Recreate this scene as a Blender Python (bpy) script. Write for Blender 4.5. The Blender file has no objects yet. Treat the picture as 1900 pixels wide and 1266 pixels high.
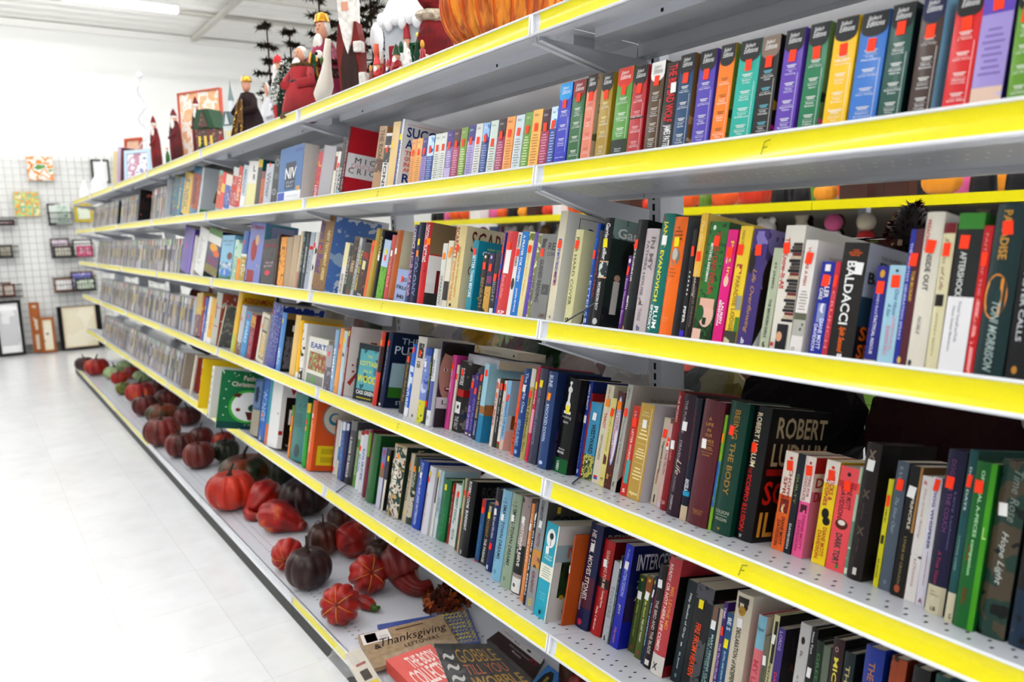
import bpy, bmesh, math, random, re
import numpy as np
from mathutils import Matrix, Vector, Euler
random.seed(7)
C = bpy.context.scene.collection
SC = bpy.context.scene
# ---------------------------------------------------------------- camera (frame 1900 x 1266)
FPX = 1455.966
CAMPOS = np.array([1.19617, -0.89157, 0.19620])
_rx, _ry, _rz = 1.4266226914, 0.0338162993, 0.9635315009
_c, _s = math.cos, math.sin
CAMR = (np.array([[_c(_rz), -_s(_rz), 0], [_s(_rz), _c(_rz), 0], [0, 0, 1]])
        @ np.array([[_c(_ry), 0, _s(_ry)], [0, 1, 0], [-_s(_ry), 0, _c(_ry)]])
        @ np.array([[1, 0, 0], [0, _c(_rx), -_s(_rx)], [0, _s(_rx), _c(_rx)]]))
cam = bpy.data.cameras.new('camera'); cam_ob = bpy.data.objects.new('camera', cam); C.objects.link(cam_ob)
cam.sensor_width = 36; cam.lens = FPX / 1900 * 36; cam.clip_start = 0.02; cam.clip_end = 60
mw = Matrix.Identity(4)
for i in range(3):
    for j in range(3): mw[i][j] = CAMR[i][j]
    mw[i][3] = CAMPOS[i]
cam_ob.matrix_world = mw
cam.dof.use_dof = True; cam.dof.focus_distance = 1.62; cam.dof.aperture_fstop = 4.0
SC.camera = cam_ob
# ---------------------------------------------------------------- light, exposure
SC.view_settings.view_transform = 'Standard'; SC.view_settings.look = 'None'
SC.view_settings.exposure = 0.02; SC.view_settings.gamma = 1; SC.view_settings.use_curve_mapping = False
W = bpy.data.worlds.new('world'); SC.world = W; W.use_nodes = True
W.node_tree.nodes['Background'].inputs[0].default_value = (1, 1, 1, 1)
W.node_tree.nodes['Background'].inputs[1].default_value = WORLD_STRENGTH = 0.55
TUBE_STRENGTH = 47.0
FLOOR_Z, CEIL_Z, WALL_X = -1.05, 2.65, -9.3

def proj(P):
    q = CAMR.T @ (np.array(P, float) - CAMPOS)
    return 950 + FPX * q[0] / -q[2], 633 - FPX * q[1] / -q[2]
def ray(x, y): return CAMR @ np.array(((x - 950) / FPX, -(y - 633) / FPX, -1.0))
def on_plane(x, y, p0, n):
    d = ray(x, y); p0 = np.array(p0); n = np.array(n)
    return CAMPOS + d * (((p0 - CAMPOS) @ n) / (d @ n))
def at_x(x, y, X): return on_plane(x, y, (X, 0, 0), (1, 0, 0))
def at_y(x, y, Y): return on_plane(x, y, (0, Y, 0), (0, 1, 0))
def at_z(x, y, Z): return on_plane(x, y, (0, 0, Z), (0, 0, 1))

# ---------------------------------------------------------------- materials
def lin(h):
    h = h.lstrip('#')
    if len(h) == 3: h = ''.join(c * 2 for c in h)
    v = [int(h[i:i + 2], 16) / 255 for i in (0, 2, 4)]
    return tuple((c / 12.92 if c <= .04045 else ((c + .055) / 1.055) ** 2.4) ** 1.22 for c in v) + (1,)
_M = {}
def M(col, rough=.42, metal=0, coat=0, name=None, sheen=0):
    k = (col, rough, metal, coat)
    if k in _M: return _M[k]
    m = bpy.data.materials.new(name or 'paint_' + col); m.use_nodes = True
    b = m.node_tree.nodes['Principled BSDF']
    b.inputs['Base Color'].default_value = lin(col); b.inputs['Roughness'].default_value = rough
    b.inputs['Metallic'].default_value = metal; b.inputs['Specular IOR Level'].default_value = .28
    if coat: b.inputs['Coat Weight'].default_value = coat; b.inputs['Coat Roughness'].default_value = .12
    m.diffuse_color = lin(col)
    _M[k] = m; return m
def noisy(name, cols, scale=8, rough=.5, stops=None, interp='CONSTANT', detail=3, bump=0, stretch=(1, 1, 1), coat=0, metal=0, seed=0):
    k = ('n', name, tuple(cols), scale, rough, interp, stretch, seed)
    if k in _M: return _M[k]
    m = bpy.data.materials.new(name); m.use_nodes = True; nt = m.node_tree; b = nt.nodes['Principled BSDF']
    tc = nt.nodes.new('ShaderNodeTexCoord'); mp = nt.nodes.new('ShaderNodeMapping'); no = nt.nodes.new('ShaderNodeTexNoise'); cr = nt.nodes.new('ShaderNodeValToRGB')
    mp.inputs['Scale'].default_value = stretch; mp.inputs['Location'].default_value = (seed * 3.7, seed * 1.3, seed * 2.1)
    no.inputs['Scale'].default_value = scale; no.inputs['Detail'].default_value = detail
    nt.links.new(tc.outputs['Object'], mp.inputs[0]); nt.links.new(mp.outputs[0], no.inputs['Vector']); nt.links.new(no.outputs['Fac'], cr.inputs[0])
    cr.color_ramp.interpolation = interp; e = cr.color_ramp.elements
    n = len(cols); stops = stops or ([.0] + [.38 + .24 * i / max(1, n - 2) for i in range(n - 1)] if n > 2 else [0, .5])
    if interp != 'CONSTANT' and n == 2: stops = [.35, .65]
    while len(e) < n: e.new(.5)
    for i, cc in enumerate(cols): e[i].position = stops[i]; e[i].color = lin(cc)
    nt.links.new(cr.outputs[0], b.inputs['Base Color']); b.inputs['Roughness'].default_value = rough; b.inputs['Metallic'].default_value = metal; b.inputs['Specular IOR Level'].default_value = .3
    if coat: b.inputs['Coat Weight'].default_value = coat
    if bump:
        bp = nt.nodes.new('ShaderNodeBump'); bp.inputs['Strength'].default_value = bump; bp.inputs['Distance'].default_value = .004
        nt.links.new(no.outputs['Fac'], bp.inputs['Height']); nt.links.new(bp.outputs[0], b.inputs['Normal'])
    m.diffuse_color = lin(cols[0]); _M[k] = m; return m
def art(cols, scale=30): return noisy('printed_art', cols.split('/'), scale, .4, detail=2, seed=len(cols) % 7)
def glass(name='clear_plastic', alpha=.08, rough=.12, col='ffffff'):
    if name in _M: return _M[name]
    m = bpy.data.materials.new(name); m.use_nodes = True; nt = m.node_tree; b = nt.nodes['Principled BSDF']
    b.inputs['Base Color'].default_value = lin(col); b.inputs['Roughness'].default_value = rough; b.inputs['Alpha'].default_value = alpha
    tc = nt.nodes.new('ShaderNodeTexCoord'); no = nt.nodes.new('ShaderNodeTexNoise'); no.inputs['Scale'].default_value = 22; no.inputs['Detail'].default_value = 2
    bp = nt.nodes.new('ShaderNodeBump'); bp.inputs['Strength'].default_value = .9; bp.inputs['Distance'].default_value = .02
    nt.links.new(tc.outputs['Object'], no.inputs['Vector']); nt.links.new(no.outputs['Fac'], bp.inputs['Height']); nt.links.new(bp.outputs[0], b.inputs['Normal'])
    _M[name] = m; return m
def emis(col, s, name='lamp_glow'):
    m = bpy.data.materials.new(name); m.use_nodes = True; b = m.node_tree.nodes['Principled BSDF']
    b.inputs['Base Color'].default_value = lin(col); b.inputs['Emission Color'].default_value = lin(col); b.inputs['Emission Strength'].default_value = s
    return m
WHITEMETAL = M('d9dce2', .28, 0, .25); YEL = M('ebe108', .28, 0, .4); DARKSLOT = M('15171a', .8); PAPER = noisy('page_block', ['d8cdb8', 'c9bda6'], 60, .85, interp='LINEAR', stretch=(60, .4, .4))
PAPERW = noisy('white_page_block', ['e6e2dc', 'cfcbc6'], 60, .85, interp='LINEAR', stretch=(60, .4, .4), seed=1)

# ---------------------------------------------------------------- text outlines
_T = {}
def text_mesh(s, style=''):
    k = (s, style)
    if k in _T: return _T[k]
    cu = bpy.data.curves.new('t', 'FONT'); cu.body = s; cu.resolution_u = 2; cu.fill_mode = 'FRONT'
    if 'b' in style: cu.offset = .018
    if 'i' in style: cu.shear = .35
    ob = bpy.data.objects.new('t', cu); me = bpy.data.meshes.new_from_object(ob)
    n = len(me.vertices); co = np.zeros(n * 3); me.vertices.foreach_get('co', co); co = co.reshape(-1, 3)[:, :2]
    fs = [tuple(p.vertices) for p in me.polygons]
    bpy.data.meshes.remove(me); bpy.data.objects.remove(ob); bpy.data.curves.remove(cu)
    if n:
        lo, hi = co.min(0), co.max(0); asp = (hi[0] - lo[0]) / max(1e-6, hi[1] - lo[1]); co = (co - lo) / np.maximum(hi - lo, 1e-6)
    else: asp = 1
    _T[k] = (co, fs, asp); return _T[k]

# ---------------------------------------------------------------- mesh builder
class MB:
    def __init__(s): s.v = []; s.f = []; s.m = []; s.sm = []; s.mats = []
    def mi(s, mat):
        if mat not in s.mats: s.mats.append(mat)
        return s.mats.index(mat)
    def add(s, vs, fs, mat, smooth=False, X=None):
        o = len(s.v)
        for p in vs:
            if X is not None: p = X @ Vector(p)
            s.v.append(tuple(p))
        i = s.mi(mat)
        for f in fs: s.f.append(tuple(a + o for a in f)); s.m.append(i); s.sm.append(smooth)
        return s
    def box(s, x0, x1, y0, y1, z0, z1, mat, X=None, bev=0):
        if bev:
            bm = bmesh.new(); bmesh.ops.create_cube(bm, size=1)
            for v in bm.verts: v.co = Vector(((x0 + x1) / 2 + v.co.x * (x1 - x0), (y0 + y1) / 2 + v.co.y * (y1 - y0), (z0 + z1) / 2 + v.co.z * (z1 - z0)))
            bmesh.ops.bevel(bm, geom=bm.edges[:], offset=bev, segments=2, affect='EDGES', profile=.6)
            return s.bm(bm, mat, X)
        vs = [(x, y, z) for z in (z0, z1) for y in (y0, y1) for x in (x0, x1)]
        return s.add(vs, [(0, 2, 3, 1), (4, 5, 7, 6), (0, 1, 5, 4), (2, 6, 7, 3), (0, 4, 6, 2), (1, 3, 7, 5)], mat, False, X)
    def bm(s, bm, mat, X=None, smooth=False):
        bm.verts.index_update(); s.add([v.co.copy() for v in bm.verts], [tuple(v.index for v in f.verts) for f in bm.faces], mat, smooth, X); bm.free(); return s
    def tube(s, pts, r, mat, n=8, X=None, cap=True):
        pts = [Vector(p) for p in pts]; rs = r if isinstance(r, (list, tuple)) else [r] * len(pts); vs = []; fs = []
        up = Vector((0, 0, 1)); a = None
        for i, p in enumerate(pts):
            t = (pts[min(i + 1, len(pts) - 1)] - pts[max(i - 1, 0)]).normalized()
            if a is None: a = t.cross(up if abs(t.z) < .9 else Vector((1, 0, 0))).normalized()
            a = (a - t * a.dot(t)).normalized(); b = t.cross(a)
            for k in range(n): th = 2 * math.pi * k / n; vs.append(p + (a * math.cos(th) + b * math.sin(th)) * rs[i])
        for i in range(len(pts) - 1):
            for k in range(n): fs.append((i * n + k, i * n + (k + 1) % n, (i + 1) * n + (k + 1) % n, (i + 1) * n + k))
        s.add(vs, fs, mat, True, X)
        if cap:
            o = len(s.v) - len(vs); i = s.mi(mat)
            s.f.append(tuple(o + k for k in reversed(range(n)))); s.m.append(i); s.sm.append(False)
            s.f.append(tuple(o + len(vs) - n + k for k in range(n))); s.m.append(i); s.sm.append(False)
        return s
    def lathe(s, prof, mat, n=24, X=None, rib=0, ribn=10, smooth=True, squash=1):
        vs = []; fs = []
        for r, z in prof:
            for k in range(n):
                th = 2 * math.pi * k / n; rr = r * (1 - rib * (1 - abs(math.cos(th * ribn / 2)) ** .6) if rib else 1)
                vs.append((rr * math.cos(th), rr * math.sin(th) * squash, z))
        m = len(prof)
        for i in range(m - 1):
            for k in range(n): fs.append((i * n + k, i * n + (k + 1) % n, (i + 1) * n + (k + 1) % n, (i + 1) * n + k))
        s.add(vs, fs, mat, smooth, X); return s
    def ball(s, c, r, mat, X=None, n=12, m=8):
        r = r if isinstance(r, (tuple, list)) else (r, r, r)
        vs = []; fs = []
        for i in range(m + 1):
            ph = math.pi * i / m
            for k in range(n): th = 2 * math.pi * k / n; vs.append((c[0] + r[0] * math.sin(ph) * math.cos(th), c[1] + r[1] * math.sin(ph) * math.sin(th), c[2] - r[2] * math.cos(ph)))
        for i in range(m):
            for k in range(n): fs.append((i * n + k, i * n + (k + 1) % n, (i + 1) * n + (k + 1) % n, (i + 1) * n + k))
        return s.add(vs, fs, mat, True, X)
    def prism(s, pts, y0, y1, mat, X=None):
        """outline in x,z extruded along y"""
        n = len(pts); vs = [(x, y0, z) for x, z in pts] + [(x, y1, z) for x, z in pts]
        fs = [tuple(range(n)), tuple(reversed(range(n, 2 * n)))] + [(i, i + n, (i + 1) % n + n, (i + 1) % n) for i in range(n)]
        return s.add(vs, fs, mat, False, X)
    def text(s, string, fn, mat, style=''):
        """fn maps unit square coords to a point"""
        co, fs, asp = text_mesh(string, style)
        if len(co): s.add([fn(a, b) for a, b in co], fs, mat)
        return s
    def build(s, name, parent=None, loc=None, matrix=None, smooth=None):
        me = bpy.data.meshes.new(name); me.from_pydata([tuple(p) for p in s.v], [], s.f)
        for m in s.mats: me.materials.append(m)
        me.polygons.foreach_set('material_index', s.m)
        me.polygons.foreach_set('use_smooth', [bool(x) if smooth is None else smooth for x in s.sm]); me.update()
        o = bpy.data.objects.new(name, me); C.objects.link(o)
        if parent is not None: o.parent = parent
        if loc is not None: o.location = loc
        if matrix is not None: o.matrix_world = matrix
        return o
def empty(name, matrix=None, loc=None):
    o = bpy.data.objects.new(name, None); C.objects.link(o); o.empty_display_size = .05
    if loc is not None: o.location = loc
    if matrix is not None: o.matrix_world = matrix
    return o
LABELS = {}
def tag(o, label, cat, group=None, kind=None):
    o['label'] = label; o['category'] = cat
    if group: o['group'] = group
    if kind: o['kind'] = kind
    LABELS.setdefault(label, []).append((o, group)); return o
def struct(o): o['kind'] = 'structure'; return o
def copy_tree(o, parent=None):
    c = o.copy(); C.objects.link(c); c.parent = parent
    for ch in CH.get(o.name, list(o.children)): copy_tree(ch, c)
    return c
CH = {}
# ---------------------------------------------------------------- room shell
wallm = M('f8f8f6', .6, name='white_wall_paint'); ceilm = M('f6f5f1', .6, name='painted_deck')
def floor_mat():
    m = bpy.data.materials.new('polished_white_tiles'); m.use_nodes = True; nt = m.node_tree; b = nt.nodes['Principled BSDF']
    tc = nt.nodes.new('ShaderNodeTexCoord'); br = nt.nodes.new('ShaderNodeTexBrick'); no = nt.nodes.new('ShaderNodeTexNoise'); mx = nt.nodes.new('ShaderNodeMix'); mx.data_type = 'RGBA'
    br.offset = 0; br.inputs['Scale'].default_value = 1; br.inputs['Brick Width'].default_value = .305; br.inputs['Row Height'].default_value = .305; br.inputs['Mortar Size'].default_value = .0012
    br.inputs['Color1'].default_value = lin('f3f4f6'); br.inputs['Color2'].default_value = lin('f0f1f3'); br.inputs['Mortar'].default_value = lin('e4e3df')
    no.inputs['Scale'].default_value = 9; no.inputs['Detail'].default_value = 6
    nt.links.new(tc.outputs['Object'], br.inputs['Vector']); nt.links.new(tc.outputs['Object'], no.inputs['Vector'])
    cr = nt.nodes.new('ShaderNodeValToRGB'); cr.color_ramp.elements[0].position = .3; cr.color_ramp.elements[0].color = lin('e6e5e1'); cr.color_ramp.elements[1].position = .6; cr.color_ramp.elements[1].color = (1, 1, 1, 1)
    nt.links.new(no.outputs['Fac'], cr.inputs[0]); mx.blend_type = 'MULTIPLY'; mx.inputs[0].default_value = .25
    nt.links.new(br.outputs['Color'], mx.inputs[6]); nt.links.new(cr.outputs[0], mx.inputs[7]); nt.links.new(mx.outputs[2], b.inputs['Base Color'])
    b.inputs['Roughness'].default_value = .22; return m
struct(MB().box(WALL_X - .1, 5.5, -5.5, 8.5, FLOOR_Z - .1, FLOOR_Z, floor_mat()).build('floor'))
struct(MB().box(WALL_X - .12, WALL_X, -5.5, 8.5, FLOOR_Z, CEIL_Z + .3, wallm).build('wall_left'))
struct(MB().box(WALL_X, 5.5, 8.4, 8.5, FLOOR_Z, CEIL_Z + .3, wallm).build('wall_back'))
# corrugated ceiling deck, profile along X
mb = MB(); pts = []; x = WALL_X
while x < 5.5:
    pts += [(x, 0), (x + .09, 0), (x + .12, .02), (x + .21, .02)]; x += .24
vs = []
for (px_, pz_) in pts: vs += [(px_, -5.5, CEIL_Z + pz_), (px_, 8.5, CEIL_Z + pz_)]
mb.add(vs, [(2 * i, 2 * i + 1, 2 * i + 3, 2 * i + 2) for i in range(len(pts) - 1)], ceilm)
struct(mb.build('ceiling'))
struct(MB().box(WALL_X, WALL_X + .05, -5.5, 8.4, CEIL_Z - .09, CEIL_Z - .02, M('f2f1ee', .5)).build('trim_1'))
struct(MB().box(WALL_X, WALL_X + .012, -5.5, 8.4, FLOOR_Z, FLOOR_Z + .1, M('9c9c98', .5)).build('baseboard_left'))
# roof joists across the ceiling and their open web
jm = M('d2d0c8', .5); n = 0
for jx in (-8.2, -6.4, -4.2, -2.2, -.2, 1.8):
    mb = MB(); mb.box(jx - .03, jx + .03, -5.4, 8.3, CEIL_Z - .03, CEIL_Z - .005, jm)
    if jx > -7:
        mb.box(jx - .02, jx + .02, -5.4, 8.3, CEIL_Z - .3, CEIL_Z - .28, jm); y = -5.2
        while y < 8: mb.tube([(jx, y, CEIL_Z - .03), (jx, y + .2, CEIL_Z - .28), (jx, y + .4, CEIL_Z - .03)], .008, jm, 5); y += .4
    o = mb.build('ceiling_joist'); tag(o, 'white steel roof joist running across the ceiling', 'joist', 'roof joists under the ceiling')
for jy in (-3.1, 1.7, 4.6):
    o = MB().box(WALL_X, 5.4, jy - .03, jy + .03, CEIL_Z - .07, CEIL_Z - .03, jm).build('ceiling_purlin')
    tag(o, 'pale purlin running lengthwise under the ceiling deck', 'purlin', 'lengthwise purlins under the ceiling')
# fluorescent tube fixtures
tubem = emis('ffffff', TUBE_STRENGTH); k = 0; first = None
def strip(x, y0, y1, lab):
    r = empty('fluorescent_light', loc=(x, (y0 + y1) / 2, CEIL_Z - .16)); h = (y1 - y0) / 2
    MB().box(-.06, .06, -h, h, .0, .05, M('f2f2f0', .4), bev=.006).box(-.05, .05, -h, -h + .02, -.05, 0, M('f2f2f0', .4)).box(-.05, .05, h - .02, h, -.05, 0, M('f2f2f0', .4)).build('housing', r)
    for s in (-1, 1): MB().tube([(s * .032, -h + .02, -.026), (s * .032, h - .02, -.026)], .017, tubem, 10).build('tube', r)
    for s in (-1, 1): MB().tube([(0, s * h * .8, .05), (0, s * h * .8, .155)], .004, M('aaaaaa', .4), 5).build('hanger', r)
    return tag(r, lab, 'ceiling light', 'fluorescent strips on the ceiling')
for x in (-7.5, -4.6, -1.7, 1.2, 4.1):
    for y0 in (-3.9, -2.55, -1.2, .17, 1.55, 2.9, 4.25, 5.6):
        if (x == -7.5 and y0 > .2) or (x == -4.6 and .2 < y0 < 5): continue
        strip(x, y0 - .06, y0 + .98 if x == -7.5 else y0 + 1.12, 'lit twin-tube fluorescent strip under the white ceiling')
# ---------------------------------------------------------------- gondola shelving
BAY = 1.22
LV = dict(A=(.5564, 4.0), B=(.2889, 9.5), C=(0.0, 11.0), D=(-.3132, 12.0), E=(-.6438, 13.0), F=(-.9742, 0.0))
DEPTH = .292; YF = -.136
LNAME = dict(A='top shelf', B='second shelf', C='third shelf', D='fourth shelf', E='fifth shelf', F='bottom shelf')
def frame(l):
    z, a = LV[l]; a = math.radians(a); y0 = YF if l == 'F' else 0
    O = np.array((0, y0, z + (.012 if l == 'F' else .016))); return O, np.array((1., 0, 0)), np.array((0, math.cos(a), -math.sin(a))), np.array((0, math.sin(a), math.cos(a)))
def pt(l, u, v, h=0):
    O, ex, ey, ez = frame(l); return O + ex * u + ey * v + ez * h
def deck_hit(l, x, y):
    O, ex, ey, ez = frame(l); p = on_plane(x, y, O, ez) - O; return p @ ex, p @ ey
def u_for(l, v, px, h=0):
    lo, hi = -8.5, 1.6
    for _ in range(50):
        m = (lo + hi) / 2
        if proj(pt(l, m, v, h))[0] < px: lo = m
        else: hi = m
    return lo
def shelf_mats(): return WHITEMETAL
def make_shelf(l, depth, side=1, perf=True):
    """local frame: x 0..BAY, y 0..depth, z deck top = 0"""
    r = empty('metal_shelf'); g = .0015; x0, x1 = g, BAY - g
    mb = MB(); mb.box(x0, x1, .006, depth, -.004, 0, WHITEMETAL)
    mb.box(x0, x1, .006, .03, -.034, -.03, WHITEMETAL).box(x0, x1, .006, .009, -.03, -.004, WHITEMETAL)
    if l in 'BCDE': mb.box(x0, x1, depth - .012, depth, -.012, -.004, WHITEMETAL)
    if l == 'A':
        mb.prism([(0, 0)] * 0 or [(x0 + .03, -.004), (x1 - .03, -.004), (x1 - .03, -.022), (x0 + .03, -.022)], depth * .42, depth * .6, WHITEMETAL)
        mb.box(x0, x1, depth - .03, depth, -.03, -.004, WHITEMETAL)
        mb.box(x0 + .2, x0 + .206, depth * .42 - .0006, depth * .42, -.016, -.01, DARKSLOT).box(x1 - .3, x1 - .294, depth * .42 - .0006, depth * .42, -.016, -.01, DARKSLOT)
    if perf:
        x = .02; k = 0
        rows = (.035, .06) if l != 'F' else (.05, .075)
        while x < BAY - .02:
            for j, yy in enumerate(rows + ((depth - .1, depth - .075) if l != 'F' else (depth - .12, depth - .095))):
                xx = x + (.0127 if j % 2 else 0)
                mb.add([(xx - .0018, yy - .004, .0003), (xx + .0018, yy - .004, .0003), (xx + .0018, yy + .004, .0003), (xx - .0018, yy + .004, .0003)], [(0, 1, 2, 3)], DARKSLOT)
                if l in 'AB': mb.add([(xx - .0022, yy - .004, -.0043), (xx + .0022, yy - .004, -.0043), (xx + .0022, yy + .004, -.0043), (xx - .0022, yy + .004, -.0043)], [(3, 2, 1, 0)], M('f4f4f4', .5))
            x += .0254
    mb.build('deck', r)
    # price rail: beads above and below a shallow concave yellow strip
    mb = MB(); H = .0345
    prof = []
    for i in range(9):
        t = i / 8; prof.append((-.001 + .0045 * (1 - (2 * t - 1) ** 2) * 0.6, -H + .003 + (H + .001 - .003) * t))
    def striprow(xa, xb, mat, off=0):
        vs = []
        for (yy, zz) in prof: vs += [(xa, yy + off, zz), (xb, yy + off, zz)]
        mb.add(vs, [(2 * i, 2 * i + 1, 2 * i + 3, 2 * i + 2) for i in range(len(prof) - 1)], mat, True)
    striprow(x0 + .022, x1 - .004, YEL, -.0006) if l != 'F' else striprow(x0 + .003, x1 - .003, YEL, -.0006)
    striprow(x0, x1, WHITEMETAL)
    mb.tube([(x0, -.0025, .002), (x1, -.0025, .002)], .0022, M('eceef2', .25), 8).tube([(x0, -.0025, -H + .001), (x1, -.0025, -H + .001)], .0028, M('eceef2', .25), 8)
    if l != 'F':
        mb.box(x0, x0 + .006, -.0045, .004, -H, .002, M('eceef2', .25), bev=.0015).box(x1 - .004, x1, -.0045, .004, -H, .002, M('eceef2', .25), bev=.001)
    mb.build('price_rail', r)
    if l != 'F':
        for s in (0, 1):
            xx = .004 if s == 0 else BAY - .004; d = -1 if s == 0 else 1
            mb = MB(); X = Matrix.Rotation(math.radians(-90), 4, 'Z')
            pr = [(.012, -.034), (depth + .003, -.034), (depth + .003, -.085), (depth - .03, -.085), (.012, -.042)]
            a, b = (xx - .001, xx + .001)
            vs = [(a, y, z) for y, z in pr] + [(b, y, z) for y, z in pr]; n = len(pr)
            mb.add(vs, [tuple(range(n)), tuple(reversed(range(n, 2 * n)))] + [(i, i + n, (i + 1) % n + n, (i + 1) % n) for i in range(n)], WHITEMETAL)
            e = .0115 * (1 if s == 0 else -1)   # bottom flange of the bracket
            vs = [(xx, .012, -.042), (xx + e, .012, -.042), (xx + e, depth - .03, -.085), (xx, depth - .03, -.085)]
            vs += [(x, y, z - .0015) for x, y, z in vs]
            mb.add(vs, [(0, 1, 2, 3), (7, 6, 5, 4), (0, 4, 5, 1), (1, 5, 6, 2), (2, 6, 7, 3), (3, 7, 4, 0)], WHITEMETAL)
            mb.build('bracket', r)
    return r
BAYS = {-1: 'in the nearest bay', 0: 'in the second bay from the camera', 1: 'in the third bay along', 2: 'in the fourth bay along', 3: 'in the fifth bay along', 4: 'in the sixth bay along', 5: 'in the farthest bay'}
GR = 'price-railed shelves of the long gondola'
for l in 'ABCDEF':
    O, ex, ey, ez = frame(l); proto = make_shelf(l, DEPTH if l != 'F' else .44)
    bpy.context.view_layer.update(); CH[proto.name] = list(proto.children)
    for b in BAYS:
        o = proto if b == -1 else copy_tree(proto)
        X = Matrix(((1, 0, 0, -BAY * (b + 1) + 0 * BAY), (0, ey[1], ez[1], O[1]), (0, ey[2], ez[2], O[2]), (0, 0, 0, 1)))
        o.matrix_world = X
        tag(o, f'grey metal {LNAME[l]} with {"yellow" if not (l == "F" and b == 1) else "a bare"} price rail, {BAYS[b]}', 'shelf', GR)
        if l == 'F' and b in (1, 2):
            pass
# bare stretch of the base rail: the strip is missing there in the photo (third and fourth bays)
for o in list(C.objects):
    if o.type == 'EMPTY' and o.get('label', '').startswith('grey metal bottom shelf') and (BAYS[1] in o['label'] or BAYS[2] in o['label']):
        o['label'] = 'grey metal bottom shelf without a yellow strip, ' + (BAYS[1] if BAYS[1] in o['label'] else BAYS[2])
        for ch in (c for c in C.objects if c.parent == o and c.name.startswith('price_rail')):
            me = ch.data.copy(); me.name = 'bare_rail'; me.materials[me.materials.find(YEL.name)] = M('e6e8ec', .3); ch.data = me
# far-side shelves of the same gondola, seen through the gaps
def far_shelf(l, z, b, depth=.28):
    r = empty('metal_shelf'); mb = MB(); mb.box(0.002, BAY - .002, -depth, 0, -.03, 0, WHITEMETAL); mb.build('deck', r)
    MB().box(.002, BAY - .002, -depth - .006, -depth - .0005, -.036, .002, YEL).build('price_rail', r)
    return r
FAR_Y = .375
for l in 'ABCDEF':
    for b in BAYS:
        if l == 'B': continue
        r = empty('metal_shelf', loc=(-BAY * (b + 1), FAR_Y, LV[l][0] - .02))
        dp = .27 if l != 'F' else .4
        MB().box(.002, BAY - .002, 0, dp, -.03, 0, WHITEMETAL).build('deck', r)
        MB().box(.002, BAY - .002, dp + .0005, dp + .006, -.034, .003, YEL).build('price_rail', r)
        tag(r, f'{LNAME[l]} on the far side of the gondola, {BAYS[b]}', 'shelf', 'far-side shelves of the long gondola')
# slotted uprights
for i in range(-1, 7):
    X0 = -BAY * i; mb = MB(); z0, z1 = FLOOR_Z, .60
    mb.box(X0 - .019, X0 + .019, .302, .372, z0, z1, WHITEMETAL, bev=.002)
    o = empty('slotted_upright', loc=(0, 0, 0)); mb.build('post', o); ms = MB(); z = -.95
    while z < .58:
        ms.box(X0 - .003, X0 + .003, .3012, .3019, z, z + .0145, DARKSLOT); z += .0225
    ms.build('slots', o)
    k = {-1: 'at the near right edge', 0: 'between the two nearest bays', 1: 'second post along the aisle', 2: 'third post along the aisle', 3: 'fourth post along', 4: 'fifth post along', 5: 'sixth post along', 6: 'at the far end of the gondola'}[i]
    tag(o, f'white slotted steel upright {k}', 'upright', 'slotted uprights of the gondola')
# back panels behind the second shelf, wire grid behind the base
for b in BAYS:
    X0 = -BAY * (b + 1)
    o = MB().box(X0 + .021, X0 + BAY - .021, .33, .336, .266, .56, M('c9c9cb', .35)).box(X0 + .021, X0 + BAY - .021, .318, .33, .44, .47, M('aeb0b4', .35)).build('back_panel')
    tag(o, f'grey sheet metal back panel above the second shelf, {BAYS[b]}', 'back panel', 'back panels of the gondola')
    mb = MB(); gm = M('b9bbbd', .35, .3); x = X0 + .025
    while x < X0 + BAY - .02: mb.box(x, x + .0022, .333, .3352, -.975, -.70, gm); x += .0125
    for zz in (-.97, -.86, -.74): mb.box(X0 + .022, X0 + BAY - .022, .3355, .339, zz, zz + .003, gm)
    o = mb.build('wire_grid_panel'); tag(o, f'wire grid back panel behind the bottom shelf, {BAYS[b]}', 'wire panel', 'wire back panels of the gondola')
    mb = MB().box(X0 + .001, X0 + BAY - .001, YF - .001, YF + .03, FLOOR_Z, -.998, M('4b4b49', .6))
    mb.box(X0 + .002, X0 + BAY - .002, .30, .36, FLOOR_Z, -.99, M('4b4b49', .6))
    o = mb.build('kick_plate'); tag(o, f'dark grey kick plate under the bottom shelf, {BAYS[b]}', 'kick plate', 'kick plates of the gondola')
# top caps closing the far end of the gondola
o = MB().box(-7.345, -7.325, .29, .37, FLOOR_Z, .6, WHITEMETAL).build('end_trim'); tag(o, 'white vertical end trim on the far end of the gondola', 'trim')
# ---------------------------------------------------------------- books
VD = [(354, 622), (490, 690), (535, 722), (590, 738), (654, 735), (690, 751), (739, 763), (757, 775), (789, 790), (824, 795), (861, 806), (882, 820), (920, 831), (951, 845), (979, 858), (996, 869), (1026, 873), (1063, 881), (1097, 895), (1132, 911), (1162, 924), (1206, 932), (1236, 954), (1273, 970), (1319, 985), (1359, 996), (1430, 1014), (1467, 1033), (1505, 1040), (1531, 1050), (1571, 1076), (1619, 1082), (1651, 1104), (1677, 1112), (1698, 1121), (1715, 1133), (1766, 1163), (1809, 1172), (1870, 1195)]
VE = [(400, 804), (463, 812), (495, 838), (536, 850), (567, 871), (612, 874), (631, 893), (652, 899), (677, 928), (717, 952), (742, 963), (762, 976), (780, 987), (809, 999), (832, 1007), (850, 1029), (889, 1039), (911, 1074), (928, 1086), (947, 1093), (989, 1146), (1054, 1146), (1066, 1162), (1093, 1170), (1131, 1199), (1164, 1196), (1192, 1237), (1206, 1250), (1243, 1262)]
def vdefault(l, xl):
    if l in 'BC': return .035
    T = VD if l == 'D' else VE
    if l == 'E' and xl > 1243: return VEND
    x, y = xl, np.interp(xl, [a for a, b in T], [b for a, b in T])
    return max(.012, deck_hit(l, x, y)[1])
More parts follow.
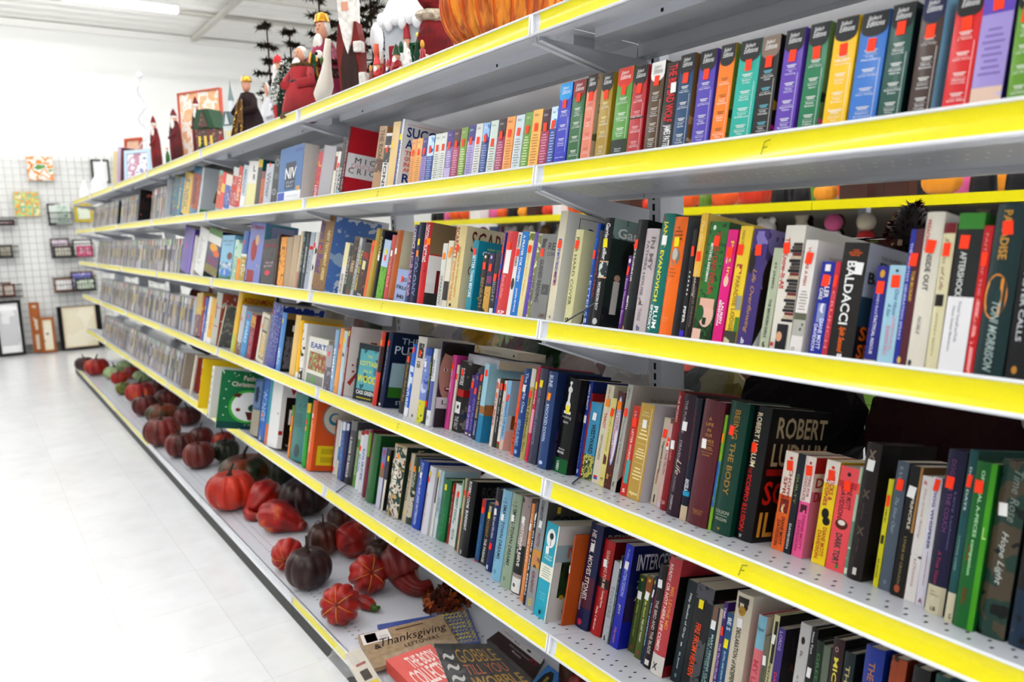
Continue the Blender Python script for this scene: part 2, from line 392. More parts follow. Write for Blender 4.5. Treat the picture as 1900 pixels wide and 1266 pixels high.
VEND = deck_hit('E', 1243, 1262)[1]
STK = dict(o='ff4a0a', y='f4e400', w='f4f4f2', a='ff9a14', g='2fd83a', r='ff2a1a')
NI = [0]
NAMES = ['J. Davis', 'Anne Perry', 'Michael Connelly', 'Sarah Allen', 'Lisa Gardner', 'Lee Child', 'Jane Green', 'Clara Booth', 'Peter May', 'Mary Higgins', 'Ann Cleeves', 'John Hart', 'Lee Child', 'Emily Listfield', 'Jeff Abbott', 'Iris Johansen', 'Jane Robins', 'William Kent Krueger', 'Richard Evans', 'Daniel Palmer', 'Lee Child', 'Peter Davis', 'Clara Booth', 'Andy Warren', 'Joseph Finder', 'Laura Trentham', 'Susan Martin', 'Peggy Thayer', 'Riley Sager', 'Jojo Moyes', 'Emily Dahlia', 'Linda Castillo', 'Seth Adams', 'Jill Marvin', 'Ross Griffin', 'Beverly Lewis', 'Nick Petrie', 'David Rosenfelt', 'Heather Chavez', 'Richard Paul Evans', 'Robert Crais', 'Sandra Patrick', 'Joanna Schaffhausen', 'Belinda Metz', 'Lee Child and Andrew Child', 'Don Bruns', 'Linda Castillo', 'Kate Clayborn', 'Joy Fielding', 'Viola Shipman', 'Michael and Daniel Palmer', 'David Rosenfelt', 'Julie Clark', 'Spencer Quinn', 'Sheila Roberts', 'Susanna Calkins', 'Kelley Armstrong', 'Andrew Gross', 'Paige Shelton', 'Jennifer Ryan', 'Lily Macmillan', 'Sarah Hogle', 'Alex Finlay', 'Stephen Spotswood', 'Michael Connelly', 'Michelle Adelman', 'Richard Paul Evans', 'Vanessa Riley', 'Lucy Foley', 'Marcia Bostwick', 'Anthony Horowitz', 'Gareth Crocker']
def deco_spine(mb, S, t, h, bul):
    """S: list of deco strings on the spine; plane x 0..t, z 0..h, facing -y"""
    stickers = []
    def surf(x, z, e): return (x, -bul * (1 - ((x / t) * 2 - 1) ** 2) - e, z)
    e = .0003
    for it in S:
        a = it.split(','); k = a[0]
        if k == 'v':
            s_ = a[1]; w0, w1 = float(a[2]) * h, float(a[3]) * h; col = a[4]; u0, u1 = (float(a[5]) * t, float(a[6]) * t) if len(a) > 6 and a[5] else (.22 * t, .78 * t)
            st = a[7] if len(a) > 7 else 'b'
            mb.text(s_, lambda p, q: surf(u0 + q * (u1 - u0), w1 - p * (w1 - w0), .0007), M(col, .4), st)
        elif k == 'h':
            w0, w1 = float(a[2]) * h, float(a[3]) * h; u0, u1 = float(a[4]) * t, float(a[5]) * t
            mb.text(a[1], lambda p, q: surf(u0 + p * (u1 - u0), w0 + q * (w1 - w0), .0007), M(a[6], .4), a[7] if len(a) > 7 else '')
        elif k in 'ra':
            w0, w1 = float(a[1]) * h, float(a[2]) * h; u0, u1 = (float(a[3]) * t, float(a[4]) * t) if a[3] != '' else (.004 * t, .996 * t)
            m = M(a[5], .4) if k == 'r' else art(a[5], float(a[6]) if len(a) > 6 else 40)
            n = 5; vs = []
            for i in range(n):
                x = u0 + (u1 - u0) * i / (n - 1); vs += [surf(x, w0, e), surf(x, w1, e)]
            mb.add(vs, [(2 * i, 2 * i + 2, 2 * i + 3, 2 * i + 1) for i in range(n - 1)], m); e += .00005
        elif k == 'e':
            w0, w1 = float(a[1]) * h, float(a[2]) * h; u0, u1 = float(a[3]) * t, float(a[4]) * t; m = M(a[5], .4); n = 18
            mb.add([surf((u0 + u1) / 2 + (u1 - u0) / 2 * math.cos(6.2832 * i / n), (w0 + w1) / 2 + (w1 - w0) / 2 * math.sin(6.2832 * i / n), e) for i in range(n)], [tuple(range(n))], m); e += .00005
        elif k == 'N':   # small rules with author names under them
            w0, w1, n = float(a[1]), float(a[2]), int(a[4])
            for i in range(n):
                zt = (w1 - (w1 - w0) * i / n) * h; st_ = (w1 - w0) / n * h; nm = NAMES[NI[0] % len(NAMES)]; NI[0] += 1; hw = min(.4, .035 * len(nm)) * t
                for (f0, f1, hw2) in ((.12, .165, .24), (.22, .265, .18)):
                    mb.add([surf(t / 2 - hw2 * t, zt - st_ * f1, e), surf(t / 2 + hw2 * t, zt - st_ * f1, e), surf(t / 2 + hw2 * t, zt - st_ * f0, e), surf(t / 2 - hw2 * t, zt - st_ * f0, e)], [(0, 1, 2, 3)], M(a[3], .4))
                mb.add([surf(t / 2 - .26 * t, zt - st_ * .385, e), surf(t / 2 + .26 * t, zt - st_ * .385, e), surf(t / 2 + .26 * t, zt - st_ * .37, e), surf(t / 2 - .26 * t, zt - st_ * .37, e)], [(0, 1, 2, 3)], M('f2f2f2', .4))
                wds = nm.split(' '); lines = [nm] if len(nm) < 12 else [' '.join(wds[:-1]), wds[-1]]
                for j, ln in enumerate(lines):
                    hw = min(.34, .034 * len(ln)) * t; zb = zt - st_ * (.54 + .15 * j)
                    mb.text(ln, lambda p, q: surf(t / 2 - hw + p * 2 * hw, zb + q * st_ * .1, .0007), M('ffffff', .4), '')
        elif k == 'L':   # rows of small author lettering, as on the condensed-fiction volumes
            w0, w1 = float(a[1]), float(a[2]); n = int(a[4]) if len(a) > 4 else 8
            for i in range(n):
                zc = (w1 - (w1 - w0) * (i + .5) / n) * h; hw = (.22 + .14 * ((i * 37) % 5) / 4) * t; hh = (w1 - w0) / n * h * .2
                mb.add([surf(t / 2 - hw, zc - hh, e), surf(t / 2 + hw, zc - hh, e), surf(t / 2 + hw, zc + hh, e), surf(t / 2 - hw, zc + hh, e)], [(0, 1, 2, 3)], M(a[3], .4))
        elif k == 's': stickers.append((float(a[1]), a[2] if len(a) > 2 else 'o', float(a[3]) if len(a) > 3 else .5))
    return stickers
def deco_cover(mb, S, t, d, h):
    """right cover, plane x = t; U runs 0 at the spine to 1 at the fore edge"""
    e = .0003
    for it in S:
        a = it.split(','); k = a[0][1:]
        P = lambda U, Wv, ee: (t + ee, U * d, Wv * h)
        if k == 'h':
            w0, w1, u0, u1 = [float(q) for q in a[2:6]]; mb.text(a[1], lambda p, q: P(u0 + p * (u1 - u0), w0 + q * (w1 - w0), .0009), M(a[6], .4), a[7] if len(a) > 7 else '')
        elif k == 'v':
            w0, w1, u0, u1 = [float(q) for q in a[2:6]]; mb.text(a[1], lambda p, q: P(u0 + q * (u1 - u0), w1 - p * (w1 - w0), .0009), M(a[6], .4), 'b')
        elif k in 'ra':
            w0, w1, u0, u1 = [float(q) for q in a[1:5]]; m = M(a[5], .4) if k == 'r' else art(a[5], float(a[6]) if len(a) > 6 else 28)
            mb.add([P(u0, w0, e), P(u1, w0, e), P(u1, w1, e), P(u0, w1, e)], [(0, 1, 2, 3)], m); e += .00005
        elif k == 'e':
            w0, w1, u0, u1 = [float(q) for q in a[1:5]]; n = 24; m = M(a[5], .4)
            mb.add([P((u0 + u1) / 2 + (u1 - u0) / 2 * math.cos(6.2832 * i / n), (w0 + w1) / 2 + (w1 - w0) / 2 * math.sin(6.2832 * i / n), e) for i in range(n)], [tuple(range(n))], m); e += .00005
        elif k == 'p':   # polygon: colour, then U/W pairs
            ps = [float(q) for q in a[2:]]; mb.add([P(ps[i], ps[i + 1], e) for i in range(0, len(ps), 2)], [tuple(range(len(ps) // 2))], M(a[1], .4)); e += .00005
def make_book(t, d, h, col, deco, X, hard=True, pages=None, back=None, rough=None, name='book', bulge=None, cov=None):
    """builds the book in its own frame (x 0..t thickness, y 0..d depth from the spine, z 0..h)"""
    items = [q for q in deco.split(';') if q]
    S = [q for q in items if q[0] != 'c']; Cv = [q for q in items if q[0] == 'c']
    c = min(.0026 if hard else .0007, t * .2); bul = (min(.0045, t * .13) if hard else .0004) if bulge is None else bulge
    m = art(col, 30) if '/' in col else M(col, rough or (.34 if hard else .4), 0, .1)
    mb = MB(); n = 7; inset = .003 if hard else 0.0005
    outer = [(0, d)] + [(t * i / (n - 1), -bul * (1 - (2 * i / (n - 1) - 1) ** 2)) for i in range(n)] + [(t, d)]
    inner = [(c, d)] + [(c + (t - 2 * c) * i / (n - 1), c - bul * (1 - (2 * i / (n - 1) - 1) ** 2)) for i in range(n)] + [(t - c, d)]
    N = len(outer); vs = [(x, y, z) for z in (0, h) for x, y in outer] + [(x, y, z) for z in (0, h) for x, y in inner]; fs = []
    for i in range(N - 1):
        fs += [(i, i + 1, N + i + 1, N + i), (2 * N + i + 1, 2 * N + i, 3 * N + i, 3 * N + i + 1), (i + 1, i, 2 * N + i, 2 * N + i + 1), (N + i, N + i + 1, 3 * N + i + 1, 3 * N + i)]
    fs += [(0, N, 3 * N, 2 * N), (N - 1, 3 * N - 1, 4 * N - 1, 2 * N - 1)]
    mb.add(vs, fs, m)
    if cov:
        mc = art(cov, 30) if '/' in cov else M(cov, .4, 0, .1)
        mb.add([(t + .00015, .0005, 0), (t + .00015, d, 0), (t + .00015, d, h), (t + .00015, .0005, h)], [(0, 1, 2, 3)], mc)
    st = deco_spine(mb, S, t, h, bul); deco_cover(mb, Cv, t, d, h)
    bk = empty(name, matrix=X)
    mb.build('cover', bk)
    pg = MB().box(c * 1.02, t - c * 1.02, c + .0005, d - (.003 if hard else .0004), inset, h - inset, pages or PAPER); pg.build('pages', bk)
    for (w, cc, uu) in st:
        q = MB(); sw = min(t * .6, .0108); sh = .0158; xc = min(max(uu * t, sw / 2 + .0004), t - sw / 2 - .0004); zc = w * h
        rr = random.uniform(-.12, .12)
        f = lambda x, z: (xc + x * math.cos(rr) - z * math.sin(rr), zc + x * math.sin(rr) + z * math.cos(rr))
        vs = []
        for ix in (-1, -.33, .33, 1):
            for iz in (-1, 1):
                x, z = f(ix * sw / 2, iz * sh / 2); vs.append((x, -bul * (1 - ((x / t) * 2 - 1) ** 2) - .0011, z))
        q.add(vs, [(0, 2, 3, 1), (2, 4, 5, 3), (4, 6, 7, 5)], M(STK[cc], .5)); q.build('price_sticker', bk)
    return bk
def xform(l, u, v, lean=0, rot=0, h0=0):
    O, ex, ey, ez = frame(l); p = pt(l, u, v, h0)
    B = Matrix(((ex[0], ey[0], ez[0], p[0]), (ex[1], ey[1], ez[1], p[1]), (ex[2], ey[2], ez[2], p[2]), (0, 0, 0, 1)))
    return B @ Matrix.Rotation(lean, 4, 'Y') @ Matrix.Rotation(rot, 4, 'Z')
PREV = {}
def place_row(l, rows, group):
    deep = [r for r in rows if len(r) > 7 and r[7].get('v', 0) >= .15]
    if deep and len(deep) < len(rows):
        rows = [r for r in rows if r not in deep]
        for r in deep: place_row(l, [r], group)
    out = []; O, ex, ey, ez = frame(l); info = []
    for r in rows:
        xl, xr, xt, yt, col, desc, deco = r[:7]; o = r[7] if len(r) > 7 else {}
        v = o.get('v', vdefault(l, xl)); u = u_for(l, v, xl)
        p = on_plane(xt, yt, pt(l, 0, v), ey) - pt(l, 0, v); ut, ht = p @ ex, p @ ez
        lean = math.atan2(ut - u, ht); h = math.hypot(ut - u, ht)
        if 'lean' in o: lean = math.radians(o['lean'])
        if 'h' in o: h = o['h']
        info.append([u, v, lean, h, xl, xr, col, desc, deco, o])
    HM = dict(B=.225, C=.245, D=.268, E=.29)[l]
    for q in info: q[3] = min(q[3], HM); q[2] = max(-.1, min(.17, q[2])) if not q[9].get('freelean') else q[2]
    L0 = [q[2] for q in info]
    for i, q in enumerate(info):
        if not q[9].get('freelean') and 'lean' not in q[9]: q[2] = .4 * L0[i] + .6 * sorted(L0[max(0, i - 3):i + 4])[len(L0[max(0, i - 3):i + 4]) // 2]
    if l in 'DE':
        V0 = [q[1] for q in info]
        for i, q in enumerate(info):
            if 'v' not in q[9]:
                w = sorted(V0[max(0, i - 2):i + 3]); q[1] = .45 * V0[i] + .55 * w[len(w) // 2]; q[0] = u_for(l, q[1], q[4])
    for i in range(len(info) - 1):   # share any gap or clash between neighbours
        q, n_ = info[i], info[i + 1]
        if q[5] and not q[9].get('over') and not q[9].get('face'):
            e_ = u_for(l, q[1], q[5])
            if e_ > n_[0] and e_ - n_[0] < .02: n_[0] = (e_ + n_[0]) / 2
    for i, q in enumerate(info):
        u, v, lean, h, xl, xr, col, desc, deco, o = q
        if o.get('face') and 'lean' not in o: lean = 0.0
        un = info[i + 1][0] if i + 1 < len(info) else u + .03
        u2 = u_for(l, v, xr) if xr else (un - .0006 if 't' not in o else u + .02)
        if i + 1 < len(info) and not o.get('over'): u2 = min(u2, un - .0004)
        t = max(.0045, (u2 - u) * math.cos(lean)) if 't' not in o else o['t']
        lean_c = lean
        if i + 1 < len(info) and not o.get('freelean') and not o.get('face'):
            nx = info[i + 1]; g = max(0, nx[0] - u - t / math.cos(lean)); over = (math.tan(lean) - math.tan(nx[2])) * min(h, nx[3]) - g
            if over > 0: t = max(.0045, t - min(over, t * .08)); nx[2] = max(nx[2], math.atan(math.tan(lean) - max(0, nx[0] - u - t / math.cos(lean)) / min(h, nx[3])))
        hard = o.get('hard', h > .19); d = o.get('d', min(.152 if h > .19 else .11, (DEPTH - v - .005)))
        if v + d > DEPTH - .004: v = min(v, max(.01, DEPTH - .004 - d))
        if o.get('face'):
            # turned face-out: cover toward the aisle, fore edge to the right
            X = xform(l, u, v + .0, lean_c, math.radians(-90 + o.get('yaw', 0))); wd = o.get('wd', (u_for(l, v, xr) - u)); tt = o.get('t', .03)
            X = X @ Matrix.Translation((-tt, 0, 0)); bk = make_book(tt, wd, h, col, deco, X, hard, PAPERW if o.get('pw') else None, cov=o.get('cov'))
        else:
            # leaning books pivot on the lower corner so they stand on the deck
            lift = max(0, -math.sin(lean_c) * 0 + (t * math.sin(lean_c) if lean_c > 0 else 0))
            X = xform(l, u, v, lean_c, math.radians(o.get('yaw', 0)), lift + .0003)
            bk = make_book(t, d, h, col, deco, X, hard, PAPERW if o.get('pw') else None, cov=o.get('cov'), bulge=o.get('bul'))
        nm = LNAME[l]; pd = info[i - 1][7] if i else None
        base = f'{desc}, on the {nm}'
        if pd:
            sh = pd.split(' with ')[0]
            ext = f'{base}, right of the {sh}'
            if len(ext.split()) <= 16: base = ext
        elif len(base.split()) <= 12: base += ', first in its row'
        cat = o.get('cat', 'book'); tag(bk, base, cat, group); out.append(bk)
        q += [t]
    return info
def sel(top, lines='f4f4f0', n=8, tw='fff', st='s,.76', extra=''):
    """large condensed-fiction volume: lettered rounded top panel over short text lines"""
    return f'r,.86,.998,,,{top};e,.79,.92,.02,.98,{top};h,Select,.93,.965,.22,.72,{tw},i;h,Editions,.875,.925,.2,.86,{tw},i;N,.06,.7,{lines},4;r,.02,.6,.86,.875,ffffff;{st}{extra}'
def sm(top, low, n=13, lc='9a9488', tc='6a6a6a', st='s,.72'):
    return f'h,Select,.9,.94,.2,.7,{tc},i;L,.05,.62,{lc},{n};{st}'
RB = [
 (303,310,312,341,'27365e','thin navy book with worn edges','v,ATLAS,.3,.8,c9c9c9'),
 (314,327,327,340,'d2b32c','yellow and teal picture book','a,.02,.98,,,d2b32c/2f7f96/b33b3b,60'),
 (327,334,340,336,'2a86a8','teal blue children\'s paperback','s,.8,r;v,Learning,.2,.7,f2e26a'),
 (334.7,350,348,333,'e0c24a','yellow activity book with dark lettering','v,BILINGUAL,.1,.85,2f5a8a;s,.88,r'),
 (350,365,363.5,313,'1f7d9c','patterned orange book with teal head band','a,.12,.86,,,c9642c/a8481e/d88a4a,90;r,.2,.78,.3,.7,7a2d1e',dict(cov='c9642c')),
 (365.7,369,383.4,311,'dfe3e6','white picture book with sun and trees on its cover','v,Spring,.2,.8,8a9aa5',dict(cov='c9ccd0',d=.16,deco=1)),
 (372,380,378,296,'5b3a1c','tall brown board book with green top edge','r,.9,1,,,4f8a22',dict(v=.17,cov='4f8a22',d=.1)),
 (398,405,411,322,'7fb6a8','pale green board book with orange animal','a,.1,.9,,,7fb6a8/c8643c/e6dcb4,40',dict(cov='b7d0c2/d2603a/e8d24a')),
 (405,412,420,330,'e23a2a','narrow red and yellow children\'s book','r,.5,.72,,,f2c83a;s,.8',{}),
 (412,424,425,334,'e8e2d4','picture book with blue and orange patches','a,.05,.7,,,e8e2d4/3a6ab2/e2792e,50;s,.5,r'),
 (424,434,438,318,'d9d9d8','white spined reader with orange tag','a,.1,.8,,,d9d9d8/c33a30/dadada,50;s,.55'),
 (434,443,446,313,'c8341e','bright red hardback in the children\'s section','v,STORIES,.2,.8,f2e6c4;r,.4,.5,,,ff5522'),
 (443,453,451,310,'cfdbe2','pale blue and white paperback','r,0,.3,,,f2f2f0;v,MEADOW,.35,.9,6b8aa0'),
 (453,471,460,305,'e9e4a8','cream yellow book with white upper half','r,.52,1,,,ecebe6;h,L,.78,.9,.55,.8,222222,b;h,R,.6,.72,.6,.85,222222,b',dict(cov='e9e4a8')),
 (471,479,481,298.5,'15181c','black hardback with teal and yellow head','r,.84,1,,,d6bc22',dict(cov='0f5f63')),
 (479,486,487,320,'7c1f18','dark red paperback with ornate picture','a,.1,.8,,,7c1f18/c2662a/2b1512,50'),
 (486.4,500,495,308,'c9cdd4','silvery white spined book with cream pages','v,Winter,.2,.8,777e86;s,.98'),
 (500.6,512,510,292,'131415','black book covered in white spirals','e,.78,.94,.2,.8,8b8f92;e,.82,.9,.35,.65,131415;e,.52,.66,.2,.85,5f6468;e,.2,.34,.1,.8,8b8f92;e,.24,.3,.3,.6,131415'),
 (513,556,528,277.7,'3f74a8','thick blue study bible standing face out','cr,.24,.72,.3,.72,27344a;ch,NIV,.42,.62,.3,.76,f2f2f2,b;ch,STUDY,.33,.38,.36,.7,c9d2dc;ch,BIBLE,.27,.31,.38,.66,c9d2dc;cr,0,.2,0,1,eceef0;cr,.0,.19,.02,.32,2456b4;ce,.19,.28,.78,.96,c49a52;cr,.88,.93,.66,.96,2b56a0;ch,COLUMN,.1,.12,.4,.9,8a9ab2',dict(face=1,t=.05,v=.012,pw=1,over=1)),
 (579,588,593,285,'c2434f','pink and yellow patterned paperback','a,.3,.95,,,d8c23a/c2434f/9b2a3a,50;v,LOVE,.05,.3,f2f2f2'),
 (588,611,602,278.6,'b7b4ba','thick book turned with grey page edges outward','r,.002,.998,.03,.97,b4b2b6;r,0,1,.2,.205,9b999e;r,0,1,.5,.505,9b999e;r,0,1,.75,.755,9b999e',dict(bul=.0005)),
 (611.5,616,623,283,'e4dfd0','slim cream book beside the grey page edges','r,.6,.9,,,8b2f28'),
 (616,621,630,283,'e8e6e0','thin white paperback with black script','v,BLACK ECHO,.1,.6,1a1a1a;s,.7'),
 (621,629,638,257,'17181a','glossy black hardback','v,SEVEN,.1,.5,d8d8d8;r,.0,.12,,,6fa6a6',{}),
 (629.5,634,652,237,'64212b','red hardcover with a white band across the cover','r,.02,.98,,,6a2830;v,DISCLOSURE,.1,.8,c9a3a3',dict(cov='bf2336',d=.155,deco='m')),
 (688,702,705,238,'b08c62','tan hardback with dark picture near its foot','v,THE ROAD,.45,.95,5a3a22;a,.3,.5,,,b08c62/5a3b22/b08c62,30',dict(d=.15)),
 (703,715,716.6,250,'e2e0dc','thin white book with dense black print','v,STATIONS,.05,.95,222222;r,.8,.95,,,22263a;s,.72;a,.5,.75,,,e2e0dc/202a20/e2e0dc,80',dict(d=.13)),
 (715,728,730,229,'e0c489','tall plain buff hardback','r,.62,.72,.0,.4,f0d020',dict(d=.15)),
 (728,735,747,222.7,'1d3f8e','white hardback with huge navy cover title','r,0,1,.5,1,eeeeec;v,WINNING SUCCESS,.05,.7,1d3f8e;s,.75,y',dict(cov='eef0f2',d=.155,deco='s')),
 (755.5,764,765,260.6,'e9a95c','small orange condensed volume at the left end',sm('','',tc='8a5a2a',lc='b5803f')),
 (764,775,775,258.7,'e8b062','small amber condensed volume',sm('','',tc='8a5a2a',lc='b5803f')),
 (775,785,786,257,'a08cc2','small lilac condensed volume with violet head','r,.62,1,,,4a3a86;'+sm('','',lc='7a6a9a',tc='cfc6e6')),
 (785,797,795.7,254,'2b4a8f','small blue condensed volume with sky head','a,.6,1,,,6fa3d6/cfe2f2/3f74b8,40;'+sm('','',lc='9db2dd',tc='eef')),
 (798,809.5,809,250.5,'d8dfd8','first small pale grey condensed volume',sm('','')),
 (810,820,820.4,248,'dde1dc','second small pale grey condensed volume',sm('','')),
 (821,832,832,244,'8d7ab2','small purple condensed volume with dark head','r,.7,1,,,4c3a8c;r,0,.3,,,c3b6dc;'+sm('','',lc='d8d0ea',tc='cfc6e6')),
 (832.6,845,843.7,241.7,'a33a66','small plum condensed volume','r,.68,1,,,4e1c34;'+sm('','',lc='d9a0b6',tc='e6cfd8')),
 (845.7,858,857,238.7,'7c9a3a','small leaf green condensed volume',sm('','',lc='d5e2b0',tc='e6eccf')),
 (859,872,871.5,235,'b3a6d0','small lavender condensed volume with indigo head','r,.72,1,,,3d3a86;'+sm('','',lc='7a6fa0',tc='cfd')),
 (872.7,885,885,231.6,'dcdedb','third small pale grey condensed volume',sm('','',st='s,.7')),
 (885.6,898,899,230,'22407f','small royal blue condensed volume','a,.68,1,,,4f86c6/9cc2e6/2b5aa8,40;'+sm('','',lc='8fa6d6',tc='eef')),
 (899,913,912.6,226,'d3e0da','small mint white condensed volume',sm('','',st='s,.62')),
 (914,928,927,223,'9e3560','small crimson condensed volume with black head','r,.7,1,,,34141f;'+sm('','',lc='dba0b8',tc='e6cfd8')),
 (929,944,941.7,219,'efa85e','second small orange condensed volume',sm('','',tc='8a5a2a',lc='b5803f')),
 (945.5,961,959,216,'cfdce4','small icy grey condensed volume',sm('','')),
 (962,975.5,977,211,'6f9a3c','second small leaf green condensed volume',sm('','',lc='d5e2b0',tc='e6eccf')),
 (976.6,994,991,206,'f0bd62','small golden condensed volume',sm('','',tc='8a5a2a',lc='b5803f')),
 (995,1010,1008.6,206,'a22a58','second small crimson condensed volume','r,.66,1,,,471a30;'+sm('','',lc='dba0b8',tc='e6cfd8')),
 (1011,1024,1025,200,'344f94','small sky topped blue condensed volume','a,.66,1,,,8cc2e2/d5eaf5/5f9fd0,40;'+sm('','',lc='a9bce6',tc='456')),
 (1024.6,1047,1040,158,'2334b8','large royal blue condensed volume with cyan top',sel('1fa9e8',extra=';a,.0,.2,,,12203a/2334b8/12203a,40')),
 (1049,1072,1065,152,'0c6b33','large green condensed volume with dark red top',sel('8c1f2a',st='s,.8')),
 (1074,1092,1093,140.6,'dd8a70','large salmon condensed volume with black top',sel('151515','b5533f'),dict(cov='6c6f4a/c9b79a/8a9470')),
 (1101,1122,1120,138,'ab8f2a','large olive gold condensed volume',sel('151515','e9dfae')),
 (1130,1158,1149,129,'5f9c45','large grass green condensed volume with red top',sel('cf3c2c',extra=';r,.0,.24,,,17321f')),
 (1160,1185,1178.7,125.5,'b32a35','large crimson condensed volume with black top',sel('151515','e6b7b7',extra=';r,.44,.46,,,2b1a20')),
 (1192,1217,1209.5,118,'5a4122','large brown condensed volume with white top',sel('f0efec','e6ddcf',tw='9a9a96',st='s,.8')),
 (1218.5,1243,1240,118,'141213','black thriller hardback with red lettering','v,THE BIG BAD WOLF,.36,.97,d8202c,.25,.85,b;v,JAMES PATTERSON,.0,.33,f2f2f2,.2,.85,b;s,.72,w,.7'),
 (1244,1270,1264.7,104,'174e74','large petrol blue condensed volume',sel('11161c'),dict(cov='c09a66/8b6a3c/dcc090')),
 (1280,1310,1301.6,97,'5b4bb0','first large violet condensed volume',sel('11161c',n=9)),
 (1315,1342,1340,86,'f28a12','large orange condensed volume with black top',sel('11161c','7c4a14',st=''),dict(cov='2c3a1a/7a8a3a/1e2414')),
 (1349.6,1388,1379,79,'2db3a4','large turquoise condensed volume',sel('11161c',n=9)),
 (1392,1425,1415,71.6,'1a1718','large black condensed volume with taupe top',sel('8c7a6c','7fd0e2'),dict(cov='a8862a/201a18/c82a8a')),
 (1433,1468,1460.5,59,'6a47b0','second large violet condensed volume',sel('11161c',n=9)),
 (1476,1512,1504.5,48,'0f7f58','large emerald condensed volume',sel('11161c',st='s,.74'),dict(cov='24352a/6b8a5a/e050b0')),
 (1522,1564,1553.5,37.6,'efc60c','large yellow condensed volume',sel('11161c',st='s,.72')+';h,Julie Clark,.62,.645,.15,.85,ffffff;h,Susanna,.2,.22,.2,.8,ffffff'),
 (1569,1619,1603.7,28.6,'3f7ec6','large sky blue condensed volume',sel('11161c',st='s,.72')),
 (1624,1666,1659.5,12.5,'1d5a50','large dark teal condensed volume',sel('11161c',n=9,st='s,.8'),dict(cov='10242a')),
 (1680,1722,1717,-2,'4c362d','large chocolate condensed volume with navy top',sel('142552',n=9,st='s,.72'),dict(cov='8fd0ee')),
 (1743,1792,1780,-11,'cf1f28','large red condensed volume',sel('11161c',st='s,.74'),dict(cov='7a2024')),
 (1794,1852,1828,-15,'a99ad2','large lavender condensed volume','a,.0,.22,,,d9d2ea/e2c9b8/c9c2e2,30;r,.8,1,,,6a52b6;L,.3,.7,8878b4,8;s,.88',dict(cov='3a2e7a')),
 (1864,1905,1890,-24,'6a9a2c','large lime green condensed volume at the right',sel('11161c')),
 (1912,1950,1935,-35,'7a2440','large maroon condensed volume past the lime one',sel('11161c')),
]
for i, r in enumerate(RB):
    o = r[7] if len(r) > 7 else {}
    k = o.pop('deco', None)
    if k == 'm': RB[i] = r[:6] + (r[6] + ';cr,.3,.64,0,1,f0eff0;ch,M I C H A E L,.51,.59,.16,1.25,1a1a1a,;ch,C R I C H T O N,.36,.44,.05,1.3,1a1a1a,;ch,DISCLOSURE,.44,.5,.1,1,e8b9bf;ce,-.0,.09,.5,.8,1c0d10', o)
    if k == 's': RB[i] = r[:6] + (r[6] + ';ch,SUCCESS IS,.76,.9,.06,1.1,1d3f8e,b;ch,A CHOICE,.6,.73,.06,.95,1d3f8e,b;ch,TEN,.51,.57,.07,.3,e8541c,b;ch,OVERCOME,.43,.49,.07,.6,e8541c,b;ch,IN WORK,.35,.41,.07,.55,e8541c,b;ch,AND,.28,.33,.07,.3,e8541c,b;ch,RICH,.12,.25,.07,.6,1d3f8e,b;cr,.93,.935,.06,.95,e8541c', o)
    if k == 1: RB[i] = r[:6] + (r[6] + ';ce,.72,.86,.42,.62,e2a21c;ca,0,.14,0,1,3f8a2c/55a03a/3f8a2c,40;cp,8a5a2a,.35,.3,.45,.3,.5,.48,.75,.5,.8,.3,.86,.3,.84,.56,.4,.56', o)
place_row('B', RB, 'books on the second shelf')
